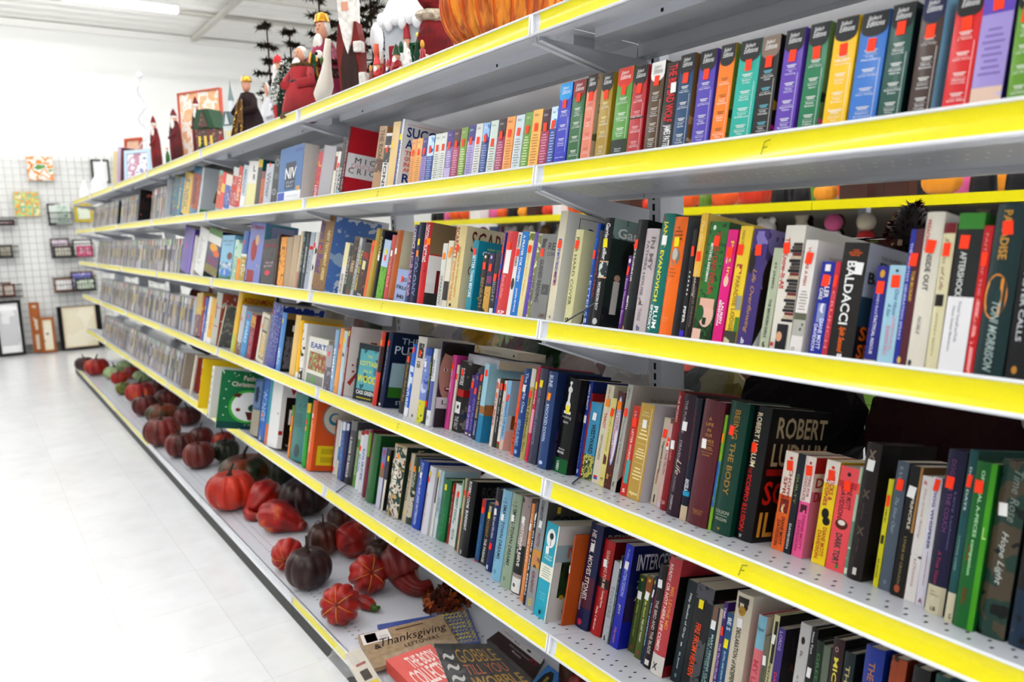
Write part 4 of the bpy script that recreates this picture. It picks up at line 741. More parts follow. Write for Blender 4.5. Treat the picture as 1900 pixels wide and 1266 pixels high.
RD = [
 (354,358,361,551.6,'b9c0c6','thin silver spined case beside the discs','s,.95,r'),
 (358,369,366,545,'c9ad5a','tan and gold picture book','a,.0,.5,,,c9ad5a/7a5a6a/d8c07a,30;s,.6,y',{}),
 (369.4,372,378,549,'b02434','thin crimson picture book','s,.7,y'),
 (372,377,383,551.6,'2a5fa8','blue reader with yellow dot','s,.75,y;v,OCEAN,.2,.6,cfe2f2'),
 (377,382,390,551.6,'ecebe8','white reader left of a golden yellow one','v,CUBS,.2,.6,999999'),
 (382,390,394,553,'e2b414','golden yellow reader','r,0,.12,,,eceae6;v,FARM,.3,.6,c8901a',{}),
 (390,400,404,543,'b9bdb4','grey green craft book with red ornament','r,.7,.72,.2,.9,b03a34;r,.35,.37,.2,.9,b03a34;r,.5,.8,.3,.5,b03a34',dict(cov='c3c5c0/a8584a/c9cbc6')),
 (403,410,434,564.5,'d9cfb4','cream paperback leaning far over to the right','',dict(freelean=True,over=1,t=.012,d=.13,cov='8a8c86/6a6e6c/9a9c96',lean=17,h=.2)),
 (426.6,434,445,543,'e0b81c','yellow workbook with red cover title','s,.6,a;r,.0,.3,.1,.9,b9c26a',dict(cov='e0b81c',d=.14,extra=';ch,ASSIGNMENTS,.84,.93,.05,1.1,b02a20,b;cr,.0,.4,.1,.9,e9c64a')),
 (436,444,449,566.7,'c3c6cc','pale grey paperback behind slim readers','a,0,.25,,,c3c6cc/7a5a48/c3c6cc,50;s,.72,r',dict(cov='c9ccd2')),
 (445,455,462,584,'1f8fc6','slim bright blue reader','v,SHARKS,.3,.8,bfe2f4;s,.9,o',{}),
 (455.7,464,465.5,581.8,'8f1730','dark red patterned hardback','a,.7,.95,,,8f1730/d0a23a/6a0f22,60;v,CLASSIC TALES,.1,.6,c98a94',dict(cov='8f1730')),
 (473,487,488,583,'ddd6c6','cream paperback framing a cat picture','r,.08,.92,.3,.95,3a352c;a,.1,.62,.36,.9,d9c23a/c9b48a/f0ece0,50;r,.66,.9,.36,.9,c3b8a0;s,.72,a,.2',dict(cov='ddd6c6',hard=False)),
 (490,509,508.6,564.5,'2c4aa0','blue starry picture hardback','a,.1,.75,.1,.98,2c4aa0/6f7aa8/4a3f86/8fa0c6,50;a,.76,1,,,24408f/2c4aa0/e9e9f2,140;s,.84,r,.1;r,.07,.075,,,c03a4a',dict(cov='24408f/2c4aa0/dfe4f4',d=.16)),
 (510.8,519,528,580.7,'5a92c6','blue and black history paperback','v,AMERICA,.1,.4,d9e6f2;s,.86,y',dict(cov='17191e',d=.13,extra=';ch,A,.83,.92,.35,.6,e9e9e9,b;ch,BEND,.7,.8,.2,1,e9e9e9,b;ca,.05,.6,.05,.95,17191e/6a6a72/20242c,60;cr,.9,1,.0,1,8a6a3a')),
 (535.6,546,548.5,584,'e2c27a','buff yellow tall hardback','r,.0,.02,,,c9a85a',dict(cov='d8c07f',d=.155,hard=True)),
 (547,552,557,594.7,'f2be1a','slim sunflower yellow book','s,.95,y;r,.0,.1,,,eee'),
 (553,561,564,600,'e6e4de','white book with black illustration','a,.3,.9,,,2a2a2c/e6e4de/1b1b1b,40;a,.0,.2,,,e6e4de/333/e6e4de,50',{}),
 (562.6,599,574,622.8,'e3e1d8','small white book face out with blue title and picture','ch,EARTH,.76,.88,.15,1.15,2a5fae,b;ca,.28,.68,.12,.98,7a5f48/b0402e/8a9a58/c9b89a,60;ca,.0,.2,.1,.95,4f8f32/8a8a86/5fae3a,25;ch,from the air,.7,.73,.3,.8,888888',dict(face=1,t=.02,v=.02,over=1)),
 (599,610,605,640,'8a8690','book with striped sock photograph','a,.5,1,,,5a5860/a9a6ac/3a3a42,30;a,.0,.5,,,a9a2a8/6a6470/c3bcc0,30;s,.8,r',{}),
 (611,617,624,612,'8fb0cc','pale denim blue paperback','v,SUMMIT,.2,.7,e9f0f4;a,.4,.6,,,4f8a3a/8fb0cc/4f8a3a,50'),
 (617.6,625,635,610,'e2a262','light orange slim book','h,:,.06,.1,.3,.7,222222,b;s,.72'),
 (626,632,640,614,'bcd0da','icy blue paperback','h,a,.6,.66,.2,.9,222222,b;s,.85,y'),
 (632.7,636,646.7,605.5,'8a1c1c','white cover book with red handprint art','v,SHAKESPEARE IN LOVE,.2,.7,e9d0c8;s,.9,y',dict(cov='e3dcd8',d=.155,hard=True,extra=';cr,.55,.8,.45,.6,9a2a24;ca,.42,.56,.2,.5,b0583a/8a2a1e/c9803a,30;cp,a83a30,.2,.12,.3,.3,.34,.3,.3,.12;cp,a83a30,.05,.2,.22,.36,.26,.34,.12,.16;cp,a83a30,.4,.12,.4,.32,.46,.32,.48,.12;ce,.05,.09,.3,.36,b02020;ce,.35,.38,.12,.18,b02020;ce,.44,.47,.1,.15,b02020')),
 (654,679,671.5,629,'3a4a4c','paperback facing out with yellow title over misty woods','cr,0,1,0,1,2c3c40;ca,.2,.9,.1,.92,3f8a9c/6ab0b8/2f6a78,22;ch,THE,.76,.81,.45,.65,e6e23a;ch,COTTAGE,.62,.7,.14,.95,e6e23a,b;ch,IN A,.5,.55,.35,.7,e6e23a;ch,WOOD,.32,.45,.1,.95,e6e23a,b;ch,CASS GREEN,.11,.18,.12,.9,f2f2ee,b;cr,.04,.06,.15,.8,c9b83a;s,.95,y',dict(face=1,t=.026,v=.03,h=.172,wd=.095,over=1,yaw=20)),
 (690,699,709,615,'c8402e','vermilion hardcover','s,.85,a;r,.45,.8,.4,1,2a2a2e',dict(hard=True,cov='1d1d20')),
 (700.7,710,723,616,'16284c','navy golf instruction hardcover','v,THE ART OF PUTTING,.3,.85,8fa2c6,.3,.6;s,.85;h,l,.02,.05,.2,.6,fff',dict(cov='132744',d=.15,hard=True,extra=';ch,THE ART,.86,.94,.2,1.05,c9d2e2;ch,PUTTING,.72,.83,.08,1.2,d9e2ee;cr,.14,.6,.06,.96,a9c2c9;cr,.14,.28,.06,.96,3f7a2a;ce,.5,.56,.48,.56,8a5a3a;cr,.36,.5,.42,.62,17335a;cp,c9b48a,.44,.2,.44,.36,.6,.36,.6,.2,.54,.2,.52,.32,.5,.2;ch,STAN UTLEY,.05,.1,.25,1,d9e2ee')),
 (739,748,756.6,654,'141416','narrow black paperback with gold lettering','v,A Pocket Full of Rye,.2,.9,d8a82a,.3,.7,i;s,.9'),
 (748.5,756,767,638,'2a6fd0','blue and white paperback with vertical script','r,0,.12,,,f0f2f6;a,.4,.7,,,2a6fd0/d9e6f6/2a6fd0,70;v,ADVENTURES,.12,.6,e9f2fb;s,.92',{}),
 (756.6,772,777,624,'dcd6cc','thick cream bestseller with decorated head','a,.74,.92,.2,.8,dcd6cc/1f1c1c/dcd6cc,90;s,.8,o;v,a tale,.62,.7,1f1c1c;e,.02,.06,.4,.6,555',dict(cov='cfc9be',hard=False)),
 (771.7,785,791,645,'3a5aa6','blue magical paperback with green foot','a,.0,.3,,,8ab02a/d9d23a/4a6a2a,40;a,.3,.9,,,3a5aa6/7f92cc/c9d2ea,40;s,.78,w',{}),
 (785.6,789,797,660,'20201f','thin dark paperback','v,DARK NIGHT,.5,.9,b0c04a;s,.3,r'),
 (789,799,805,647,'e6e8ea','white library bound book with indigo foot','r,.2,.58,,,5a66a6;v,A Child Called It,.6,.9,55585c;h,JB,.08,.13,.3,.7,333;s,.9,w',dict(cov='e6e8ea')),
 (799.5,803,812,633,'6a6470','large grey book picturing a boy\'s face','r,.0,1,.2,.9,8a8490',dict(cov='3a363c',d=.165,over=1,extra=';ce,.3,.95,.0,.44,b98f80;ce,.84,.99,.02,.46,2a1c18;ce,.655,.69,.07,.15,d9cfc8;ce,.655,.69,.095,.125,1f1512;ce,.655,.69,.25,.33,d9cfc8;ce,.655,.69,.275,.305,1f1512;cp,a07060,.19,.53,.2,.66,.24,.53;ce,.42,.48,.12,.3,7a3a38;cr,.445,.465,.15,.27,efe6dc;cr,.22,.35,.0,1,d9d4d8;ch,Lost Boy,.25,.32,.1,.9,3a363e')),
 (823.8,832,841,658.7,'d2509a','hot pink hardcover with script spine','v,YOUNG WOMEN,.5,.88,f6d0e6,.3,.65;v,Kelley,.15,.4,8a1a5a,.3,.6,i;s,.85',dict(cov='c44a90',hard=True)),
 (832,837,848,677,'e0dccb','slim cream paperback right of the pink one','s,.82'),
 (837.7,850,857,669,'17171a','black and white memoir with red band','r,.5,.6,,,b02420;r,.26,.42,.05,.8,eeeeee;e,.32,.38,.3,.6,222;v,SURVIVORS,.66,.9,e9e9e9;v,THE SALT,.04,.22,c9c9c9;s,.84',dict(cov='8a8680/5f5c5a/aaa49c',d=.13,extra=';cr,.5,.6,0,1,b02420;ch,SO,.52,.58,.55,.95,f2f2f2,b;ce,.6,.95,.3,.8,9a9288;ce,.8,.98,.25,.85,c9c6c0;cr,.22,.26,0,1,3a5a7a')),
 (861,868,877,695.8,'4a2a86','first narrow violet paperback in its row','h,X,.9,.95,.2,.8,e0d03a,b;v,AGE OF DESIRE,.1,.5,c9b4ea;r,.02,.05,.2,.8,e0d8b0;s,.84'),
 (867.8,874,885,692,'3d2f8a','second narrow violet paperback in its row','h,X,.9,.95,.2,.8,e0a03a,b;v,COURAGE,.1,.6,8f86cc;r,.02,.05,.2,.8,e0d8b0;s,.72'),
 (874.7,881,893,682,'18284a','navy paperback about courage','v,COURAGE TO CHANGE,.3,.75,d9c26a;v,DREAMS,.06,.26,a9b4cc;s,.86'),
 (881.7,890,901,675,'5fb0cc','beach picture paperback with thatched hut','a,.36,.46,,,7a4a2a/a8703a/7a4a2a,50;r,.0,.34,,,2f8ab0;r,.46,1,,,a9d0dc;s,.88',dict(cov='a9cfdc',d=.14,extra=';cr,0,.36,0,1,2f86ac;ca,.34,.48,.0,1,7a4a2a/a8703a/5f7a3a,40;ca,.1,.3,.3,.9,2f86ac/6ab8d0/2f86ac,30;ch,S,.04,.1,.7,.85,d9eef4')),
 (907,912,923,702.7,'e6ddd2','white paperback with red bride lettering','v,THE BRIDE,.3,.75,c23a2a;s,.9;e,.72,.8,.2,.8,d86a4a'),
 (911.8,919,930,701.6,'17171a','slim black paperback with white italics','v,One for the Money,.2,.9,e9e9e9,.3,.7,i;s,.88'),
 (920,925,937,706,'e2ded6','white paperback with small foot picture','s,.9;a,.0,.1,,,e2ded6/b02a3a/2a6a2a,60;v,SWEET,.3,.7,b0a89a'),
 (925.7,932,944,706,'8fbfe2','sky blue paperback with beach scene cover','v,NIGHTS OF RAIN,.2,.7,3f6fa0;s,.75;r,.0,.15,,,e0c0b0',dict(cov='c9d8dc',d=.13,extra=';ca,.3,.5,.1,.9,5f8a3a/8a5a3a/8fb0a0,40;cr,0,.28,0,1,e6c0b4;cr,.5,1,0,1,9fc6da;ch,C,.08,.16,.7,.85,222')),
 (946.5,951,967,695.8,'e0602a','narrow orange paperback','v,EXIT,.1,.4,7a2a10;s,.55'),
 (951,963.5,974,684,'1a4a86','deep blue novel with white author lettering','v,The Lucky One,.5,.96,c9d8ee,.4,.8;v,NICHOLAS SPARKS,.12,.42,a9c4e6,.2,.7,b;e,.03,.08,.3,.7,9fc0ea;s,.78,w',dict(hard=True)),
 (964,972,988,684,'b4aa6a','olive and cream patterned paperback','r,.8,1,,,dcd8cc;v,HAPPILY EVER,.4,.75,3a3420;v,Family Sins,.08,.4,6a5f1e;s,.72'),
 (973,978,1000,680.7,'c8285a','raspberry paperback','r,.3,.55,,,e9a0b8;s,.8,y;v,ESTHER,.6,.75,f0c0d0'),
 (979,993,1004,683,'474b5e','slate grey hardcover','v,NO SECOND CHANCE,.2,.8,8a90a6,.3,.6;s,.84,y',dict(hard=True)),
 (996,1012,1015,688.5,'33507f','blue paperback with a dark rugged cover','v,RUNE,.84,.96,d9e2f0,.3,.7;v,KNOCKED DOWN,.28,.66,c3d0e6,.3,.65;e,.04,.08,.3,.7,c9d6ea;s,.74,a',dict(cov='22365e',d=.15,hard=True,over=1,extra=';ch,ROLL,.86,.95,.3,1.3,e6dfcc,b;ch,HOME,.74,.83,.28,1.3,e6dfcc,b;cr,.44,.68,.12,.7,1a1c2a;ca,.46,.66,.15,.6,8a6fb8/6a4f9a/a890cc,20;ca,.0,.4,.1,1,2a2438/4a3a66/1a1624,40')),
 (1026,1068,1056,701,'0f1011','thick black hardcover with white chess piece','e,.93,.965,.36,.56,eceae8;r,.9,.935,.42,.5,eceae8;e,.84,.91,.3,.62,eceae8;r,.68,.86,.38,.54,eceae8;e,.64,.76,.28,.64,eceae8;r,.62,.65,.2,.72,eceae8;h,breaking,.565,.605,.14,.8,c9c9c9;h,dawn,.52,.555,.28,.66,c9c9c9;h,STEPHENIE,.24,.255,.25,.7,e9e9e9;h,MEYER,.2,.225,.2,.7,e9e9e9,b;r,.0,.15,,,0f6a3a;v,USED,.02,.12,f2f2f2,.3,.5,b;s,.67,y',dict(d=.15)),
 (1067,1074,1094,707,'1c3f9a','royal blue hardcover beside the chess piece book','v,LARRY BURKETT,.7,.96,f2f2f2,.3,.7,b;v,Women Leaving the Workplace,.1,.66,9fb4e6,.3,.6;e,.03,.08,.3,.7,c9d6f2;s,.6,w',dict(hard=True,cov='173070')),
 (1074,1077.5,1098,730,'a01c24','thin red hardback against the royal blue one','r,.6,.9,,,b02a30'),
 (1077,1096,1096,745,'4a9cc0','turquoise paperback with meadow painting','a,.0,.32,,,8a9a4a/c9c06a/3a5a2a/e6e0c0,70;v,WESTWARD,.34,.72,1f1a10,.35,.75,b;s,.82,w',dict(cov='6aa0b8',hard=False)),
 (1097,1110,1130.6,715,'ded6c0','tall cream paperback with orange script','v,Step by Step,.8,.96,c97a4a,.3,.6,i;v,TAROT,.56,.72,d0603a,.3,.65;v,TERRY DONALDSON,.24,.5,9a8f78,.3,.6;r,.04,.08,.2,.7,3a5fc0;r,.06,.08,.2,.7,c83a30;s,.82,a',dict(hard=False)),
 (1110,1119,1137,739,'e0d48a','yellow cream paperback with emblem at its foot','v,For the Continuum,.4,.84,a89a4a,.3,.7,i;h,*,.06,.1,.2,.8,222,b;a,.25,.36,.2,.8,c9a88a/6a3a2a/e0d48a,60;s,.84'),
 (1119.6,1132,1146,726,'5f2f22','brown handbook with pale blue cartouche','e,.24,.96,.1,.9,8fa6d8;e,.26,.94,.18,.82,e6dfe6;v,FULLY LOADED,.6,.9,8a1a2a,.5,.75,b;v,25TH ANNIVERSARY READER,.3,.85,b03a4a,.25,.45;a,.04,.18,.2,.8,c9a04a/5f2f22/8a6a3a,90;s,.86,a',dict(hard=False)),
 (1132,1141,1167,713.7,'b9b8b0','tall stone grey paperback with wide blank cover','v,BLUE,.86,.96,8a8a80,.3,.6;v,Nearing Home,.26,.7,7d7d76,.3,.6;h,E,.05,.09,.3,.6,222,b;s,.74',dict(cov='bdb8b0',d=.17,hard=False,over=1,extra=';ch,New York Times Bestseller,.86,.89,.3,.9,8a867e,i;cp,1f1b20,0,0,.35,0,.35,.3,.2,.26,0,.1')),
 (1149.6,1162,1176,753,'c83a2a','red word game paperback','v,101,.86,.94,f0c0b8,.3,.6;v,LETTER WORDS,.4,.74,f6dcd4,.3,.6,b;r,.14,.4,.25,.8,4fb0aa;h,S,.04,.08,.3,.7,fff,b;s,.82',dict(hard=False)),
 (1162,1186,1192,748.5,'c2a252','golden volume of four condensed novels','h,MANY,.9,.915,.25,.7,f2e6c0;h,HIGGINS,.87,.885,.2,.75,f2e6c0;r,.78,.783,.15,.85,e9dca0;L,.62,.74,efe2b4,3;r,.58,.583,.15,.85,e9dca0;L,.42,.54,efe2b4,4;r,.38,.383,.15,.85,e9dca0;L,.2,.34,efe2b4,4;h,digest,.04,.08,.15,.8,f6eecc,b;s,.79,w;r,.02,.96,.84,.87,f2ead0',dict(cov='d9d4d8',d=.13,pw=1,hard=False,extra=';cr,.45,.85,.35,.7,c88a1e;ca,.5,.85,.35,.7,3a2a1c/d89a2a/5a4a2a,40;cr,.08,.4,.3,.9,4a3a2a;ca,.1,.4,.3,.9,4a3a2a/8a7a4a/2a2018,40')),
 (1206,1217,1235,773.8,'cfc3b2','beige paperback with bold black lettering','v,Vegetable Juice,.4,.74,2a221c,.35,.7,b;v,Medicine,.24,.4,a04a40,.3,.6;r,.03,.12,.4,.6,1b1b1b;s,.82',dict(hard=False)),
 (1217.5,1224,1241,785,'d6b4b0','dusty pink paperback with orange and white tags','v,SPEAK THE TRUTH,.4,.8,8a6a62;a,.0,.12,,,4a5f9a/d6b4b0/c9c2d2,60;s,.78;s,.74,w,.8'),
 (1224,1235,1260,725,'8f1a24','tall dark red hardcover','v,THE MOSAIC,.74,.96,e6c9c4,.3,.62,b;v,DULEO,.42,.52,e09a96,.3,.6;h,ZNIV,.05,.08,.2,.8,e6c9c4;s,.55,w',dict(hard=True)),
 (1235.5,1258,1273,731,'3a2033','plum hardcover with script title','v,THE PURPOSE,.68,.95,a9989e,.3,.5;v,DRIVEN,.46,.62,a9989e,.3,.52;v,Life,.34,.46,d9c9b8,.3,.7,i;v,WARREN,.2,.33,8f7f88,.3,.5;v,ZONDERVAN,.05,.17,c9bcc2,.3,.5,b;s,.74,w',dict(hard=True)),
 (1260,1272,1288,738,'131a33','dark paperback with red title','v,THE FIVE PEOPLE,.5,.9,7a1f2a,.2,.5;v,ANGELA,.24,.34,e9e9f2;r,.0,.12,,,c9b8a0;r,.2,.24,,,2a9ac0',{}),
 (1273,1311,1309,740.6,'632631','thick maroon cloth hardcover with gilt title','h,A,.84,.865,.42,.56,d0a050;h,LIFE,.795,.82,.3,.68,d0a050;h,IN,.75,.775,.42,.58,d0a050;h,OUR,.71,.735,.34,.68,d0a050;h,TIMES,.665,.69,.22,.78,d0a050;r,.65,.653,.2,.8,d0a050;h,MEMOIRS,.62,.635,.25,.75,d0a050;r,.61,.613,.2,.8,d0a050;h,John Kenneth,.58,.592,.3,.8,d0a050;h,Galbraith,.56,.572,.35,.7,d0a050;h,HOUGHTON,.12,.13,.3,.8,c09050;h,MIFFLIN,.105,.115,.35,.75,c09050;h,COMPANY,.09,.1,.35,.75,c09050;s,.65,w,.35',dict(d=.15)),
 (1312,1318,1345,770,'8ab83a','thin lime paperback behind the green hardcover','a,.2,.6,,,8ab83a/3a7ab0/d9e23a,50;s,.8,a'),
 (1318.6,1356.5,1358.7,743.8,'0f4a3c','dark green hardcover with bronze vertical title','v,BEING THE BODY,.3,.94,a8843a,.4,.68;h,COLSON,.155,.18,.15,.85,c9c9b8;r,.14,.143,.2,.8,c9c9b8;h,VAUGHN,.1,.125,.2,.8,c9c9b8;h,w,.03,.05,.4,.55,c9a85a;s,.78,o,.35',dict(d=.155)),
 (1358.7,1393,1400.7,751.7,'141519','glossy black hardcover with huge cream and red cover words','v,ROBERT LUDLUM,.55,.95,e9dcbc,.3,.6,b;v,THE,.5,.54,b0281e,.25,.5;v,SCORPIO ILLUSION,.07,.49,d0281e,.25,.55,b;h,w,.02,.045,.35,.5,e0e0e0;s,.69,o,.4',dict(cov='121212',d=.16,extra=';ch,ROBERT,.78,.94,.12,.96,b9a888,b;ch,LUDLUM,.57,.74,.1,1.02,b9a888,b;cr,.5,.55,.06,.9,a01c18;ch,SCORPIO,.28,.46,.06,1.4,c8281c,b;ch,ILLUSION,.04,.23,.06,1.5,e0a848,b')),
 (1430,1452.5,1459,835,'e2702a','orange mass market mystery with white head','r,.56,1,,,ece2d6;v,CHOPPING,.4,.84,a8281e,.55,.8,b;v,SPREE,.44,.74,a8281e,.2,.48,b;a,.38,.52,.2,.85,e8a86a/6a2a14/f0d0a0,60;v,DIANE MOTT,.06,.34,5a1a0c,.52,.78,b;v,DAVIDSON,.04,.3,5a1a0c,.2,.46,b;s,.86;e,.92,.95,.4,.65,c83a30'),
 (1453,1466,1482,841,'1a2833','dark blue black mass market mystery','v,GUILTY,.5,.8,8a9a5a,.3,.65;v,DAVIDSON,.05,.3,e0e0e0,.3,.65;a,.8,1,,,4a6a7a/1a2833/3a5a6a,50',{}),
 (1467.5,1486.7,1491,845.6,'e8689e','bubblegum pink mass market mystery with red cover head','r,.55,1,,,ece2da;v,DYING FOR,.6,.84,a8283a,.55,.8,b;v,CHOCOLATE,.56,.8,a8283a,.2,.48,b;v,DIANE MOTT,.08,.42,b02a6a,.55,.8,b;v,DAVIDSON,.06,.36,b02a6a,.2,.46,b;s,.86;e,.92,.95,.4,.65,c83a30;a,.44,.52,.2,.8,e8689e/5a1a2a/e8689e,60',dict(cov='dd86a4',d=.108,extra=';cr,.84,1,0,1,b01f28;cr,.66,.84,0,1,ead8d2;ch,DIANE,.7,.8,.06,.9,a8283a,b;ch,DAVIDSON,.56,.66,.06,1,a8283a,b;ce,.02,.22,.2,.7,c03a6a')),
 (1504.6,1529,1537,852,'f0d422','yellow mass market mystery with cat silhouette','r,.78,1,,,ece6da;v,STICKS &,.62,.86,c23a4a,.5,.8,b;v,SCONES,.56,.82,c23a4a,.18,.46,b;e,.44,.54,.2,.75,17171a;e,.38,.46,.35,.9,17171a;v,DIANE MOTT,.08,.36,c04a2a,.5,.78,b;v,DAVIDSON,.05,.32,c04a2a,.16,.44,b;s,.86;e,.92,.95,.4,.65,c83a30'),
 (1531,1564,1563,862.6,'ea5f66','salmon pink mass market mystery with teapot','r,.8,.86,,,c83a4a;v,DIANE MOTT,.6,.86,8a2a34,.55,.82,b;v,DAVIDSON,.5,.8,8a2a34,.2,.48,b;e,.4,.5,.15,.85,6a2a1c;e,.44,.49,.3,.7,f0e6dc;v,DARK TORT,.06,.36,1c5a5a,.3,.65,b;e,.03,.06,.5,.7,2a9a4a;e,.91,.95,.4,.6,3a1a1c;s,.82'),
 (1565,1570,1597,870,'b9d0b8','thin pale green paperback','a,.0,.5,,,b9d0b8/7a9a86/e0ead8,60;s,.8'),
 (1571,1597.6,1610,822,'2a1d1e','thick dark brown bible','h,x,.88,.95,.25,.75,8a7a6a,b;h,x,.6,.66,.25,.75,6a5c52,b;h,x,.33,.39,.25,.75,6a5c52,b;v,NEW LIVING,.44,.56,6a5c52,.4,.5;v,holy,.2,.3,6a5c52,.4,.5;h,l,.04,.09,.4,.65,e0dcd6,b;r,.5,.503,.1,.9,4a3a38;s,.84,w',dict(cov='1c1414',d=.155)),
 (1619,1628,1649,886,'d2cc1e','acid yellow paperback','v,LUKE,.6,.8,5a5a14,.3,.6;v,MURDER,.08,.26,6a6a1a,.3,.6;a,.4,.48,.2,.8,d2cc1e/3a3a20/d2cc1e,50;s,.8'),
 (1629.6,1650,1668,854,'5b6774','slate blue grey fantasy hardcover','v,C. S. LEWIS,.78,.96,a9b2ba,.3,.55;v,The Silver Chair,.44,.72,a9b2ba,.3,.6,i;h,o,.05,.08,.4,.6,9aa4ae;s,.82',dict(d=.12)),
 (1651,1674,1695.7,864.8,'141214','black hardcover with thin gold lettering','v,PRINCIPLE,.52,.76,e0d8c8,.45,.68,b;v,LYNDE OF CROUCH,.1,.46,9a8a5a,.4,.6;e,.03,.09,.25,.7,a85a3a;r,.5,1,.8,.98,a9814a;s,.8,w,.4',dict(cov='8a6434')),
 (1677,1697,1712.8,882,'e0dcd8','white paperback with rose script lettering','v,The Irma Rising,.5,.9,c49a9a,.3,.55,i;v,Donna,.12,.32,c49a9a,.4,.65,i;a,.32,.38,,,4a4440/e0dcd8/2a2624,90;h,R,.93,.96,.25,.5,c03040,b'),
 (1698,1714,1730,884,'dcd9e2','white dog training paperback','v,DOG WHISPERER,.44,.9,2a3f7a,.3,.62,b;v,A Compassionate Approach,.16,.42,a03a5a,.5,.65;h,A,.02,.06,.3,.7,a02a3a,b;s,.94'),
 (1715,1749,1762,832.8,'1d1a44','navy library hardcover with call number label','v,DOGS ON THE COUCH,.5,.94,7a4a7a,.3,.55,b;v,Larry Lachman,.4,.75,6a6a9a,.65,.78;v,A True Vision,.18,.38,a03a5a,.3,.5;r,.0,.17,.02,.98,cfc8ae;h,VOL 1,.13,.14,.2,.5,333;h,Lachman,.11,.12,.2,.7,333;h,LB,.02,.045,.35,.62,222,b;s,.8,o,.35',dict(d=.155)),
 (1751,1766,1802,835,'1d5a5c','dark teal hardcover with cream label','v,DOG DAYS,.65,.9,c9d6d0,.3,.6;v,LOVING CARE,.3,.5,8fb0aa,.3,.5;r,.0,.17,.02,.98,cfc8ae;h,G,.02,.05,.5,.8,222,b;s,.82',dict(d=.15,cov='2a5f56')),
 (1767,1806.6,1813,856,'0f6a2c','vivid green paperback companion book','v,OFFICIAL A-PIECES companion,.32,.95,b9e2b4,.3,.52,b;r,0,1,.75,.99,4fa01e;v,THE,.4,.5,a03a1e,.2,.3;v,REAL,.14,.24,8a3a1e,.3,.5,b;s,.85,o,.3;h,L,.55,.62,.8,.95,c9e29a',dict(hard=True)),
 (1808.8,1862,1864,852,'22322c','thick dark floral hardcover with silver script','a,.0,1,,,141c1a/2a4a40/5a5040/101614,26;v,Time Rose,.66,.95,8f9a92,.5,.8,i;v,Hope Light,.3,.6,c9d2cc,.35,.65,i;s,.72,w,.3',{}),
 (1870,1915,1925,850,'0a0d14','near black hardcover at the right edge','a,.0,.3,,,0a0d14/16324a/8a6a2a,40',{}),
]
for i, r in enumerate(RD):
    o = r[7] if len(r) > 7 else {}; k = o.pop('extra', None)
    if k: RD[i] = r[:6] + (r[6] + k, o)
place_row('D', RD, 'books on the fourth shelf')
